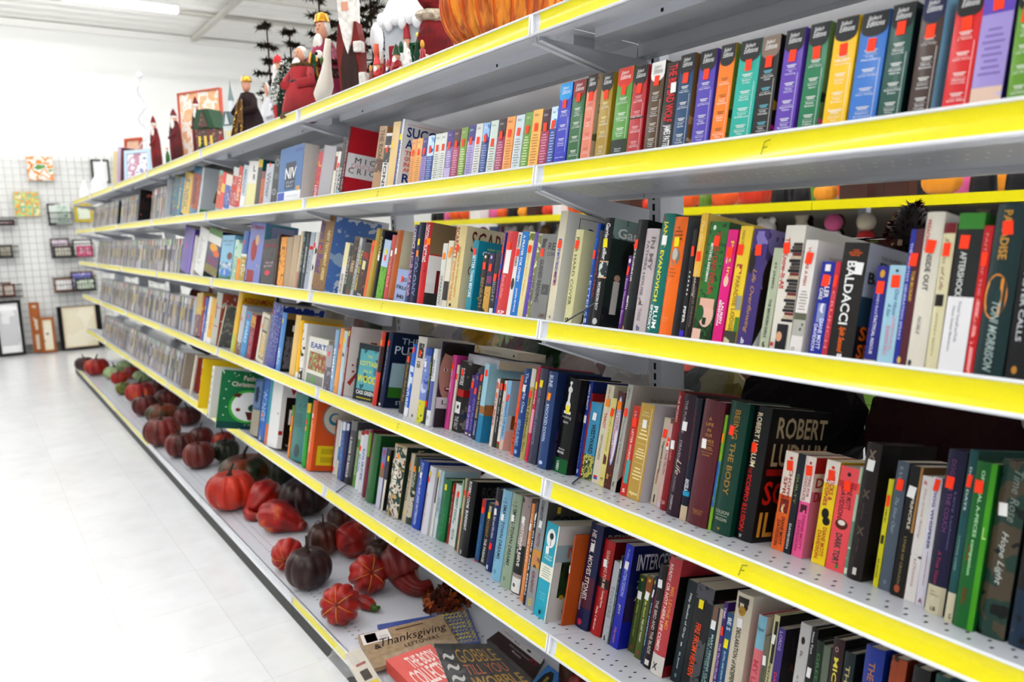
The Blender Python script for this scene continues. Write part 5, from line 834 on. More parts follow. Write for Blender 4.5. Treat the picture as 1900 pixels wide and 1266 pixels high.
RE_ = [
 (366,374,371,668,'e6c81e','yellow picture book leaning by the discs','a,.1,.9,,,e6c81e/c23a2a/e6c81e/f0f0f0,50',dict(v=-.05,h=.24,cov='e6c81e',d=.2,t=.01,low=1)),
 (384,396,386,682,'dfe0da','white picture book with a column of round icons','e,.88,.95,.15,.85,9a9a94;e,.76,.82,.25,.75,555;e,.62,.7,.15,.85,aaa;e,.5,.57,.2,.8,b0b08a;r,.38,.45,.2,.8,d0a0a0;e,.26,.33,.15,.85,888;e,.14,.2,.2,.8,c0c0b8;e,.02,.1,.15,.85,999',dict(v=-.07,h=.235,t=.03,d=.2,cov='dcdcd6',low=1)),
 (399,464,404.5,688,'1c7a4c','green Christmas picture book jutting out over the shelf edge','cr,.0,.12,0,1,0f4f4e;ca,.9,.999,0,1,1c7a4c/1c7a4c/e9f0ea,90;ch,Father Ed,.84,.92,.45,1.0,e9d8cc,b;ch,Christmas Ho,.73,.81,.22,1.0,e9d8cc,b;ce,.1,.68,.2,1.0,4fae4a;ce,.14,.64,.26,.97,eef0ee;cp,6a2f24,.55,.3,.62,.16,.9,.16,.95,.3;ce,.46,.6,.72,.95,c9a088;cr,.54,.6,.68,.98,f2f2f2;cp,b8202a,.68,.6,.84,.72,.98,.6;ce,.3,.44,.6,.86,2a5a3a;ce,.34,.44,.7,.9,d8d0cc;cp,6a2f24,.25,.56,.36,.62,.46,.6,.4,.54;ce,.2,.26,.8,.9,d8c83a;ce,.3,.36,.35,.45,8a3a2a;ch,a story by,.06,.09,.55,1,d9e9dd;ce,.5,.515,.08,.11,fff;ce,.66,.675,.1,.13,fff;ce,.36,.375,.14,.17,fff;ce,.8,.815,.14,.17,fff;ce,.22,.235,.1,.13,fff',dict(t=.008,v=-.1,h=.25,d=.21,over=1,hard=True,bul=0,low=1,cov='1c7a4c')),
 (463,477,471,702.6,'3f5f8a','blue and tan library hardback','r,.0,.45,,,a89f90;a,.5,.95,.15,.9,3f5f8a/6a7fa6/2a3f66,40;r,.6,.85,.3,.7,1f2a4a',dict(hard=True)),
 (478,490,486,699,'1f66b0','bright blue children\'s hardback','v,WINGS,.3,.8,a9cbe9;s,.4,a;s,.04,y',{}),
 (490,494,497,700,'3aa0a8','teal thin book with orange foot','r,.0,.3,,,d87a2a'),
 (494.5,512,505,705,'e6e6e6','large white book with red letter over black panel','e,.5,.52,.7,.9,999',dict(cov='e9e9e8',d=.16,hard=False,extra=';ch,W,.8,.97,.15,.6,c02a20,b;cr,0,.76,.12,1,111113;ch,N,.36,.58,.22,.6,f2f2f2;ch,Who Is,.03,.07,.2,.7,c9c9c9;cr,.2,.26,.0,.1,b02a20')),
 (532.5,536,540,752,'e2903a','narrow orange book with green head','r,.8,1,,,3f9a3a;s,.55,y'),
 (536,558.5,544,728.7,'1a7a76','teal hardback with dark seahorse picture','a,.75,1,,,0f3a38/1a7a76/2a5a54,40;e,.05,.25,.4,.8,0f3f44;v,ocean,.5,.7,0f5f5c',dict(hard=True,cov='1a6a68')),
 (558.5,565,568,747.7,'2f9a3a','narrow green book with yellow and red tags','s,.7,r;s,.6,a;r,.85,1,,,e9c62a'),
 (567,577,583,743,'d8641e','orange crafts hardcover with white oval','v,LETTERFORMS,.25,.7,f2d0b0,.35,.65;s,.78,w',dict(cov='cf5f22',d=.155,hard=True,extra=';ce,.5,1.02,.15,1.15,6f8a92;ce,.52,1,.18,1.1,d9d0c0;ce,.66,.84,.3,.6,2a8aa0;ce,.7,.82,.36,.62,d9d0c0;ce,.56,.7,.55,.9,b05a6a;ce,.6,.68,.6,.86,d9d0c0;cr,.08,.36,.1,.72,e6d01e;cr,.24,.32,.2,.6,c9b21a;cr,.12,.2,.2,.65,c9b21a')),
 (612.7,616,618,777,'8f2430','thin maroon paperback','v,FORTUNE,.3,.8,d9b0b0'),
 (616,622,622,778,'e3e0dc','thin white paperback with small red foot','s,.1,o'),
 (622.7,625,630,782.7,'3a9ad0','slim sky paperback','r,.0,.3,,,f2e9c0;r,.55,1,,,f0f4f6'),
 (625.5,631,637,782.7,'5f7ab0','slate blue paperback on the fifth shelf','r,.85,1,,,e9ecf2;v,MARTIN,.2,.8,8fa4cc'),
 (631,637,645,784,'27346a','narrow navy paperback','r,.86,.98,,,d9dfe9'),
 (637,650,655,780,'5a5a5e','grey black paperback with white lettering','v,A DOOR TO RESCUE,.1,.75,e9e9e9,.3,.65,b;r,.0,.12,,,222226;r,.85,1,,,8a8a8c',{}),
 (652.5,658,665,797,'6f9a4a','thin moss green paperback','v,MEADOWLARK,.2,.7,d9e6c9;r,.85,1,,,c9cfc0'),
 (658,664,671,798,'e6e8ea','slim white volume with red cap','r,.93,1,,,b02a24;v,REVISION,.3,.6,3a6ab0;s,.7,o'),
 (664,671,678,797,'dfe2e6','second slim white volume with blue print','r,.93,1,,,b02a24;v,SOURCES,.2,.7,3a6ab0'),
 (671,676.7,688,797,'7a1038','maroon book with green upper panel','r,.6,.95,.1,.9,7aa82a'),
 (676.7,691,693.8,804,'1f6a34','big dark green cloth hardback','',dict(cov='1a5a2c',d=.155,hard=True)),
 (696.6,704,709,829.6,'7a7fb0','lilac and white paperback','r,.0,.6,,,c9c9d9;r,.5,.7,,,8a6a4a;s,.7;v,MAX,.86,.96,b02a4a'),
 (705,710,722,834,'1c1c1a','black paperback with yellow and white stripe','s,.85,y;r,.0,.5,.2,.9,e2dccc'),
 (716.5,740.7,733.6,822.5,'c9b07a','thick illustrated family reference hardcover','a,.0,.98,,,c9a860/1c4a40/d9d0c0/7a4a34,34;v,FAMILY,.3,.8,f0ece0,.3,.6,b;e,.04,.14,.4,.9,d9d6d0;s,.84,a',dict(cov='173a34',hard=True,extra=';ch,Family,.86,.96,.25,1.1,d9cfa8,b')),
 (742,752,762,839.5,'cfc2ac','tall beige hardcover','v,REFLECTIONS,.3,.75,8a7a60;r,.1,.16,.2,.6,e9d23a;s,.82,a,.2',dict(cov='b9ad98',hard=True)),
 (752,761,771,846,'3a4a34','dark olive paperback with white flower','a,.1,.5,,,3a4a34/c9c2b0/22301e,40;v,KITCHEN,.55,.8,d9d9c9;s,.82,a'),
 (762,777.7,779,851,'1d4aa8','blue hardcover with stacked author lettering','v,YOU AND JAKE PATTERSON,.06,.74,c9dcf6,.35,.65,b;s,.85,y,.2;v,FOUR,.78,.96,a9c4f0,.4,.65;s,.78,w',dict(cov='1d3f86',hard=True,extra=';ch,FOUR BLIND,.83,.94,.2,1.2,16307a,b')),
 (780.5,793,799,863.7,'dfdfe6','white hardcover left of the purple medallion book','v,Poolside Stories,.1,.6,c98a6a,.2,.5,i;s,.88,y,.3;s,.8,o,.3',dict(cov='d6d6dc',hard=True)),
 (794.7,802,813,871,'eceae6','white hardcover with purple medallion cover','r,.5,.92,.3,.75,2a2248;s,.93,y,.4',dict(cov='e3e1dc',hard=True,extra=';ce,.8,1.0,.3,.95,2a2248;ce,.83,.97,.36,.88,8a6a4a')),
 (802,809,820,873,'b9d2dc','pale aqua paperback','r,.0,.3,,,d9e6e6;v,CALM,.4,.6,7a9aa6'),
 (809,824.6,824.6,886.5,'1f7a4a','bright green cloth hardcover','s,.87,y;v,LIGHT OF SUN,.1,.6,3a9a66',dict(cov='1a6a40',hard=True)),
 (827.4,831,838,893,'a8382e','thin brick red paperback','v,LEAR,.3,.8,d9a090;s,.9,r'),
 (831.7,843,847,895,'e0e3e0','white thriller paperback with teal capitals','v,ROBERT COOK,.4,.86,1f8a7a,.3,.65,b;v,VECTOR,.1,.28,1f8a7a,.3,.65,b;a,.3,.4,.2,.8,5a6a66/e0e3e0/2a3a36,60;s,.84',dict(cov='c9c6b8')),
 (843,846,857,890,'2f5a3a','narrow green paperback','r,.6,1,,,8fc09a'),
 (846,849.5,864,888,'c9bb98','cream and red mottled paperback','r,.0,.5,.0,.5,b02a24;s,.8'),
 (850,866,871.5,890.7,'0e0e10','thick black medical thriller hardcover','v,ROBIN COOK,.62,.98,f2f2f2,.3,.6,b;v,BLINDSIGHT,.34,.6,f2f2f2,.35,.62,b;v,PUTNAM,.02,.07,f2f2f2,.3,.5;s,.8,o,.3',dict(cov='0c0c0e',d=.155,hard=True,over=1,extra=';ch,ROBIN COOK,.8,.93,.12,1.1,5a5a5c;ch,BLINDSIGHT,.06,.24,.3,1.3,9a9a9c')),
 (880,888,895.7,922,'1f5a8a','small blue paperback with red cap','r,.8,1,,,b8282a;r,.0,.02,,,b8282a;v,Once and Always,.1,.6,6ab0d0,.3,.6,i;s,.82'),
 (888.6,899.5,907,927.7,'1b1816','small black paperback with gold and white title','v,INCIDENT,.45,.74,a8823a,.3,.7,b;v,THE PASSAGE,.04,.42,e9e6e0,.3,.7,b;s,.8,y;r,.85,.95,.3,.7,b8b0a0'),
 (900,910.5,922.7,905,'16356e','navy hardcover with portrait head','v,Do Salt and We Hide,.4,.72,e9edf6,.35,.7,i;a,.8,1,,,c9907a/1a1a2a/16356e,30;r,.02,.07,.3,.6,c9d2e2;s,.72,w;s,.3,r',dict(hard=True)),
 (911,927,934,907.8,'8fc0d8','light blue novel with tall serif title','v,SMALL-TOWN DREAMS,.24,.84,2a4a5a,.45,.75;v,NOSTALGIC STORIES,.2,.66,4a7a8f,.22,.34;h,JOHN E,.9,.915,.3,.7,2a4a5a;h,MILLER,.86,.88,.25,.75,2a4a5a;e,.07,.12,.35,.6,6aa0b8;s,.7,w',dict(hard=True)),
 (927.6,945.5,952.6,913.5,'9fb09a','sage novel with tall serif title','v,SMALL-TOWN DREAMS,.24,.84,2f3c34,.45,.75;v,NOSTALGIC STORIES,.2,.66,6a7f6a,.22,.34;h,JOHN E,.9,.915,.3,.7,2f3c34;h,MILLER,.86,.88,.25,.75,2f3c34;e,.07,.12,.35,.6,7f9480;s,.74,w',dict(hard=True)),
 (947,962.5,972.5,917.8,'a89a98','black and grey memoir with library label','a,.8,1,,,17171a/a89a98/17171a,40;r,.2,.5,,,1f241c;v,CHRISTOPHER REEVE,.28,.8,f0ece8,.4,.7,b;v,STILL ME,.4,.56,f0ece8,.2,.36;r,.0,.16,,,e9e9e6;e,.06,.1,.3,.6,555;r,0,.01,,,3a1a1a;s,.76,w',dict(hard=True,cov='8a807a')),
 (964,969.5,986.7,933.4,'e2985a','light orange slim paperback','v,THE DINNER PARTY,.4,.9,f0d2b0;s,.76,w'),
 (969.7,974,995,930,'1c2a4a','narrow navy paperback with white lettering','v,THE CURE FOR EDEN,.1,.9,f0f0f0,.3,.75,b;s,.85,w'),
 (974,989,1002,921.7,'9a9c9e','silver photography reference with child portrait','v,COMPLETE,.8,.97,2a2a2c,.3,.6,b;v,PHOTO,.56,.68,8a3a44,.3,.65,b;a,.37,.53,,,8a6a58/c9963a/5a3a34,40;e,.4,.5,.25,.65,c98a6a;v,GRAPHY,.14,.34,8a3a44,.3,.65,b;r,.03,.09,.35,.65,d9c23a;r,.04,.08,.42,.58,9a9c9e;s,.76,w',dict(cov='55544e',d=.16,hard=False,over=1,extra=';ch,NATIONAL,.9,.925,.3,.8,2a2a26;ch,GEOGRAPHIC,.87,.895,.3,.8,2a2a26;cr,.87,.93,.18,.24,d9c23a;ch,COMPLETE,.76,.85,.12,1.1,111111,b')),
 (989,1012,1018,972,'1aa6bc','turquoise novel with palm emblem','r,.4,.56,,,e9e6d6;e,.74,.94,.15,.8,eef2f0;e,.83,.9,.35,.65,17302f;r,.76,.84,.47,.51,17302f;h,Christy,.64,.67,.2,.8,d9f2f0,i;h,Miller,.61,.64,.2,.8,d9f2f0,i;L,.42,.54,a9b8b0,5;h,ROBIN,.25,.265,.25,.7,8fdce6;h,JONES,.22,.235,.3,.75,8fdce6;h,GUNN,.19,.205,.3,.7,8fdce6;h,l,.04,.08,.4,.55,17302f,b;s,.71,w,.35;r,0,1,.9,.99,e9e6d6',dict(cov='d4d0cb',d=.13,hard=False,bul=.0003,extra=';ca,.24,.62,.15,.9,1c2a1a/2f4a2a/16200f,40;cr,.62,.8,.0,1,9fb0b6;ch,Christy,.78,.9,.4,1,c8603a;ch,Miller,.66,.78,.25,1,c8603a;ce,.22,.27,.2,.3,c9a23a;ce,.22,.27,.4,.5,c9a23a;ch,ROBIN,.07,.12,.3,.8,9aa0a2')),
 (1040,1053,1066,992,'b8591c','burnt orange paperback beside the turquoise novel','a,.0,.12,.4,.9,f0ece6/b8591c/f0ece6,50;s,.62,w',dict(v=.06,cov='b8591c')),
 (1054,1065,1080,988,'4a2a6e','purple paperback with brown middle','r,.45,.75,,,6a3f3a;r,.8,1,,,3f3a8a;v,THE ANSWER,.3,.7,c9b9d9;v,DOLS,.84,.96,a9a9e0;e,.04,.08,.3,.7,d98a4a;s,.62,w'),
 (1066.4,1090,1100,971,'1a2252','navy devotional hardcover with dusk gradient','a,.2,.5,,,1a2252/5a1f3a/1a2252,18;v,HE STILL MOVES STONES,.28,.94,e9dcd4,.3,.65,b;v,MAX LUCADO,.16,.42,f6f6f6,.1,.28,b;e,.03,.09,.25,.6,c23a5a;s,.78,w',dict(cov='151c40',hard=True,extra=';ch,EVERYONE NEEDS A,.84,.92,.1,1.2,c9c0b0')),
 (1093,1113,1123.4,998,'a81a1e','red hardcover with silver capital letters','v,SEARCHING FOR ME,.5,.9,e0b8a8,.5,.75;v,Phillip C McGraw,.05,.3,f0d8cc,.3,.55,b;v,Coming Home,.3,.48,f0d8cc,.6,.8;r,.5,.6,,,2a1a1c;s,.76,w',dict(cov='7a1418',hard=True,extra=';ch,SEARCHING,.72,.82,.25,1.3,8a4a3a,b;ch,M,.56,.64,.2,.45,c9a060;cr,.0,.4,.3,1,2a2422')),
 (1116,1126,1139,1039,'b4b8bc','silver grey paperback with dark base photograph','a,.0,.2,,,3a3c40/b4b8bc/1f2022,50;v,TOWERS,.3,.7,8f9498'),
 (1127.7,1131,1150,1030,'16243a','thin midnight blue paperback','v,KINSEY,.2,.9,6a8a9a;s,.9,w'),
 (1131,1145,1165,1010,'1f2ca8','cobalt blue paperback with large white cover lettering','v,THRILL,.84,.96,8fa0e6,.3,.6;v,INTERCESSION,.5,.76,a9b6f0,.3,.7;v,JOY,.32,.42,d9cfa0,.3,.6;v,Harvest,.04,.2,d890b0,.3,.6,i;s,.8,w',dict(cov='141c5a',d=.155,hard=False,extra=';ch,INTERCESSION,.76,.92,.1,1.05,e6e2ea,b;ch,Thrilling,.56,.66,.15,.9,e6e2ea,i;ch,Fulfilling,.44,.54,.15,.95,e6e2ea,i;ca,.26,.5,.02,1,141c5a/3a2a5a/2a2450,25;cr,0,.26,0,1,1c2aa0;ch,JOY,.03,.18,.2,.95,8a6a3a')),
 (1164,1175.5,1188.5,1057.6,'4a5a1c','first olive green paperback','h,w,.92,.96,.3,.7,e6c83a,b;v,Karen Daley,.5,.76,b9c96a,.3,.6,b;v,HOSTAGE TO ETERNITY,.2,.48,9aa85a,.35,.6;e,.04,.1,.3,.7,8a4a4a;r,.8,.98,,,1f4a2a;s,.74,w'),
 (1176,1187.5,1200,1062,'55641a','second olive green paperback with brown head','h,w,.92,.96,.3,.7,e6c83a,b;v,Holly Gunn,.5,.76,d9e26a,.3,.6,b;v,THE LAST TARGET,.2,.48,e9e9d0,.35,.6;e,.04,.1,.3,.7,8a4a4a;r,.8,.98,,,8a4a1c;s,.76,w'),
 (1188,1192,1214.5,1067.7,'1c2f5c','narrow navy paperback with gold emblem','h,w,.9,.95,.2,.8,e6c83a;s,.8,w;v,THE DEFENDER,.2,.7,a9b8cc'),
 (1192,1205.5,1226,1047.5,'1f1416','tall black hardcover with dark red fore panels','v,THE BIRD AND THE BLADE,.14,.66,c9bcb8,.4,.75;r,.3,.7,.0,.3,7a2026;r,.03,.08,.3,.8,e0dcd8;s,.82,w',dict(hard=True)),
 (1206,1227.5,1246,1034.5,'b8484c','tall salmon red hardcover with black diary cover','v,READY OR NOT HERE LIFE COMES,.2,.94,f2dcd6,.2,.5,b;v,MEL LEVINE MD,.4,.76,e89a4a,.6,.82;r,.0,.17,,,dcd8d2;h,x,.04,.1,.2,.6,222',dict(cov='171411',d=.16,hard=True,over=1,extra=';cr,.86,1,0,1,a83a42;ch,READY OR NOT,.76,.84,.15,1.2,8a8a2a;ca,.2,.5,.3,.8,8a3024/a04030/7a2a20,20;ch,MEL,.12,.18,.2,.8,c9c9c9;cr,0,.1,0,1,7a1a22')),
 (1243,1260,1279.5,1076,'10262e','dark teal paperback with slim white lettering','v,Fifty Shades of Grey,.44,.88,d9dcd9,.4,.65;h,I,.36,.4,.45,.55,d9dcd9;v,EL James,.14,.3,c9d2d2,.4,.6;e,.05,.09,.35,.6,6a8a92',dict(hard=False)),
 (1261,1293,1295.5,1082,'16161a','black paperback with orange vertical title','v,FIRE FROM HEAVEN,.14,.64,e85a20,.3,.6,b;a,.0,.5,.5,.98,16161a/5a5c60/101014,50;a,.86,1,,,16161a/5a5a62/16161a,60;s,.82,y,.4',dict(hard=False,cov='14100f',extra=';ch,FIRE FROM,.76,.9,.1,1.1,7a1f14;ch,HEAVEN,.6,.72,.1,1.1,7a1f14')),
 (1294,1309,1323,1122.7,'1b3a44','dark teal mass market paperback','v,MARY HIGGINS CLARK,.1,.7,b9d0cc,.5,.78,b;v,THE LOTTERY WINNER,.08,.66,8fb0a8,.2,.44,b;a,.8,1,.2,.8,1b3a44/8a6a5a/1b3a44,50;s,.8,w',{}),
 (1310,1316,1334,1128,'c9bda6','thin buff paperback','',{}),
 (1316,1323,1344,1116,'4f2a7a','narrow grape purple paperback','v,THE TRUTH FROM THE LIPS,.08,.6,c9b0e0;v,TIME,.84,.95,e0d0f0;s,.72',{}),
 (1323,1335,1351,1136,'1f5a86','ocean blue paperback with white lettering','v,BE STILL AND KNOW THAT I AM GOD,.06,.6,c9e0ee,.4,.65;v,BE S,.82,.95,e9f2f6;s,.68,y',{}),
 (1336,1365,1370.6,1096.6,'d9d0bc','tall cream hardcover with bell emblem','v,DECLARATION of INDEPENDENTS,.15,.72,1c1c1c,.35,.62,b;e,.85,.95,.2,.8,3a2a20;e,.82,.9,.28,.72,b08a2a;r,.92,.97,.18,.82,2a2220;s,.76,w',dict(cov='dad4c6',d=.155,hard=True,over=1,extra=';ch,A DECL,.42,.48,.35,.8,1b1b1b,b;ch,INDEP,.28,.34,.25,.8,1b1b1b,b;cp,17171a,.6,.72,.7,.86,.85,.88,1,.8,1,.7')),
 (1378,1396,1410,1139.6,'d97a82','pink paperback with pale blue head','r,.7,1,,,8fc0d0;v,MY LIFE,.3,.6,c04a5a;h,Flavor,.86,.9,.1,.9,2a6a7a',dict(cov='d9cfc4')),
 (1394,1405,1412,1176.5,'7d7a68','small khaki grey paperback','v,WITHIN THE HOURS,.2,.7,5a5848;s,.75,w',{}),
 (1405,1415,1437.5,1139.6,'cfc9a0','cream and black jacketed hardback','r,.6,.95,.4,.9,2a2c22;v,TEACHING THE WEAK,.1,.6,222222,.3,.7,bi;s,.8,w',dict(cov='14120f')),
 (1415,1428,1445.7,1164,'4f3a86','purple blue paperback with hourglass cover','v,LORDS,.8,.97,b9a9e0,.3,.7,b;v,DAYS LEFT,.3,.6,e04a6a,.3,.7,b',dict(cov='1f1820',over=1,extra=';ch,Lords,.8,.92,.2,1.1,4a3a3c;ch,ANOTHER,.6,.68,.2,1.1,7a3a24')),
 (1452,1472,1491,1156,'cbc9c6','white grey design hardback','e,.84,.9,.3,.65,222;h,p,.74,.79,.4,.6,444;v,it by,.5,.6,8a8a8a,.3,.6;v,design,.34,.5,b02a40,.3,.65,b',dict(cov='d0ccc8')),
 (1474,1487,1507,1164,'17181a','black paperback with white upright words','v,Next Text,.8,.97,e0e0e0,.3,.6;v,THE ROOM,.3,.55,f0f0f0,.3,.65,b;s,.66,w',dict(cov='121212')),
 (1488,1502,1514,1186,'16301e','dark green mass market thriller','v,GREEN RIVER,.3,.9,5a8a5a,.3,.7',{}),
 (1502,1514,1526,1196,'6f7a6a','grey green slim paperback','v,Investing,.2,.6,d9d9c9,.3,.6;a,.8,1,,,a9a27a/6f7a6a/3a5a4a,50',{}),
 (1515,1535,1548,1182,'3a0f18','dark wine hardback with yellow author lettering','v,MICHAEL VEY,.2,.86,e6dc5a,.3,.7,b;h,o,.9,.94,.3,.6,c9a0a0;s,.56,y',dict(cov='151012')),
 (1537,1556,1569,1208,'16302f','dark teal black hardback','v,THE SEA,.5,.9,c9b98a,.3,.7,b;s,.66,w',dict(cov='14201f')),
 (1572,1606,1608.5,1195.7,'1c3f9a','thick royal blue hardback','v,THE PILLARS,.5,.9,c08a6a,.3,.65,b;s,.72,w',{}),
 (1612,1640,1656,1216,'6a1f16','rusty red glossy hardback','a,.3,1,,,6a1f16/a85020/3a140f,30',dict(cov='7a3018')),
 (1650,1680,1700,1236,'17171a','thick black paperback at the lower right','v,SHADOWS,.3,.9,7a7a80',{}),
 (1690,1715,1738,1250,'14504c','dark teal hardback at the lower right','',{}),
]
for i, r in enumerate(RE_):
    o = r[7] if len(r) > 7 else {}; k = o.pop('extra', None)
    if k: RE_[i] = r[:6] + (r[6] + k, o)
place_row('E', RE_, 'books on the fifth shelf')
# ---------------------------------------------------------------- disc cases at the far end of the shelves
random.seed(11)
PAL = ['b9b4ba', 'f2f0f2', '3a3840', 'bac0ca', 'e2dcda', '77727a', 'c9b0b6', '4a5a70', 'e6e2e8', 'b09488', 'd0c0b0', '7f8f9f', 'e2c8c8', '8fb08f', 'f4f2ee', '2f2c34', 'c9c4e0', 'e0c88a', '5a5860']
case_v = []
for i in range(19):
    t = .0138; mb = MB(); c1 = PAL[i]; mb.box(0, t, 0, .13, 0, .19, M('a9a9ae', .2, 0, .3)); mb.box(.0008, t - .0008, -.0003, 0, .004, .186, M(c1, .25))
    mb.box(.002, t - .002, -.0006, -.0003, .05 + .01 * (i % 4), .13, M(random.choice(['e9e6e2', '2a2a30', 'a03a3a', '3a5a8a', 'd9c25a', c1]), .3))
    mb.box(.0008, t - .0008, -.0006, -.0003, .155, .186, M(random.choice(['f2f2f0', 'e2c23a', '2a2a30', '2fb84a', 'c94a30', 'd9d9dd', 'd9d9dd']), .3))
    o = mb.build('disc_case'); C.objects.unlink(o); case_v.append(o.data); bpy.data.objects.remove(o)
spots = []
for l, a, b, sk in (('B', 170, 216, []), ('B', 222, 251, []), ('B', 276, 303, []), ('C', 179, 331, []), ('D', 184, 352, []), ('E', 189, 331, [])):
    v = .03; u0, u1 = u_for(l, v, a), u_for(l, v, b) - .016; u = u1
    while u > u0:
        if random.random() < .97: spots.append((l, u, v + random.uniform(0, .006)))
        u -= .0146 + (random.random() < .06) * .006
spots.sort(key=lambda s: -s[1])
DL = dict(B='far stretch of the second shelf', C='far stretch of the third shelf', D='far stretch of the fourth shelf', E='far stretch of the fifth shelf')
rest = MB()
for i, (l, u, v) in enumerate(spots):
    X = xform(l, u, v, random.uniform(0, .012), 0, .0004)
    if i < 298:
        o = bpy.data.objects.new('disc_case', case_v[(i * 7 + i // 5) % 19]); C.objects.link(o); o.matrix_world = X
        tag(o, f'slim plastic disc case filed upright, in the {DL[l]}', 'disc case', f'disc cases on the {LNAME[l]}')
    else:
        me = case_v[(i * 5 + i // 3) % 19]
        for p in me.polygons: rest.add([me.vertices[k].co.copy() for k in p.vertices], [tuple(range(len(p.vertices)))], me.materials[p.material_index], False, X)
o = rest.build('disc_cases'); tag(o, 'farthest rows of tiny upright disc cases toward the end of the gondola', 'disc cases', None, 'stuff')
# dividers and a dark case standing among them
def slab(l, px, t, d, h, col, lab, v=.02, cov=None, name='shelf_divider', cat='divider'):
    o = MB().box(0, t, 0, d, 0, h, M(col, .5), bev=.002)
    if cov: o.add([(t + .0004, .01, .01), (t + .0004, d - .01, .01), (t + .0004, d - .01, h - .01), (t + .0004, .01, h - .01)], [(0, 1, 2, 3)], art(cov, 12))
    ob = o.build(name, matrix=xform(l, u_for(l, v, px), v, .05, 0, .0006)); tag(ob, lab, cat)
slab('E', 334, .02, .17, .2, 'a89a8c', 'tan board divider closing the row of disc cases on the fifth shelf')
slab('B', 254, .03, .14, .21, '151517', 'black box with dim portrait between disc cases on the second shelf', cov='151517/3a2420/151517/a8564a', name='black_slab', cat='box')
slab('B', 217, .02, .1, .17, '1a1a1c', 'short black slab standing in for the shaded gap between disc cases, second shelf', name='black_slab', cat='box')  # black slab put in for the shade of an empty gap
slab('B', 305, .004, .18, .215, 'c9cdd2', 'clear grey divider panel at the right of the disc cases, second shelf', v=.01)
slab('E', 351, .03, .14, .215, 'd9d2c2', 'cream and red box of children\'s cards beside the tan divider', cov='8fb6c2/a04438/5a4a8a', name='card_box', cat='box')
# ---------------------------------------------------------------- harvest decorations on the bottom shelf
random.seed(5)
def depth_of(P): return -(CAMR.T @ (np.array(P) - CAMPOS))[2]
def floor_spot(px, py, l='F'):
    u, v = deck_hit(l, px, py); return pt(l, u, v)
def gskin(c1, c2, c3=None, rough=.38, scale=9):
    return noisy('gourd_skin', [c2, c1] + ([c3] if c3 else []), scale * (2 if c3 else 1), rough, stops=[.32, .62, .85] if c3 else None, interp='LINEAR', detail=5, bump=.35, coat=.1, stretch=(1, 1, .35))
RED = gskin('a81e12', '6f120e', 'd88a3a'); ORR = gskin('c03a1c', '9a2212'); MAR = gskin('6f2018', '40140f'); PLUM = gskin('42201e', '2a1413', 'b8602a', rough=.42); BRN = gskin('6a2a16', '33200f')
GRN = gskin('2a3018', '171d10'); PALE = gskin('a3b58a', '8a9e72', rough=.5); GO = gskin('2c3a18', '8a3a12'); STEM = noisy('dry_stem', ['4a3a2a', '2e241c'], 40, .8, interp='LINEAR'); GSTEM = noisy('green_stem', ['4f6a22', '35501a'], 30, .6, interp='LINEAR')
def ribbed(mb, r, hh, mat, n=10, dep=.16, dip=.25, N=60, K=18, X=None, creases=None):
    vs = []; fs = []
    for i in range(K + 1):
        ph = math.pi * i / K; sr = math.sin(ph) ** .78; cz = -math.cos(ph)
        for k in range(N):
            th = 2 * math.pi * k / N; rb = 1 - dep * (1 - abs(math.sin(th * n / 2)) ** .55) * (math.sin(ph) ** .6)
            rr = r * sr * rb; z = hh * cz * (1 - dip * max(0, 1 - sr * 1.6) * 1.0) + hh
            vs.append((rr * math.cos(th), rr * math.sin(th), z))
    for i in range(K):
        for k in range(N): fs.append((i * N + k, i * N + (k + 1) % N, (i + 1) * N + (k + 1) % N, (i + 1) * N + k))
    mb.add(vs, fs, mat, True, X); return mb
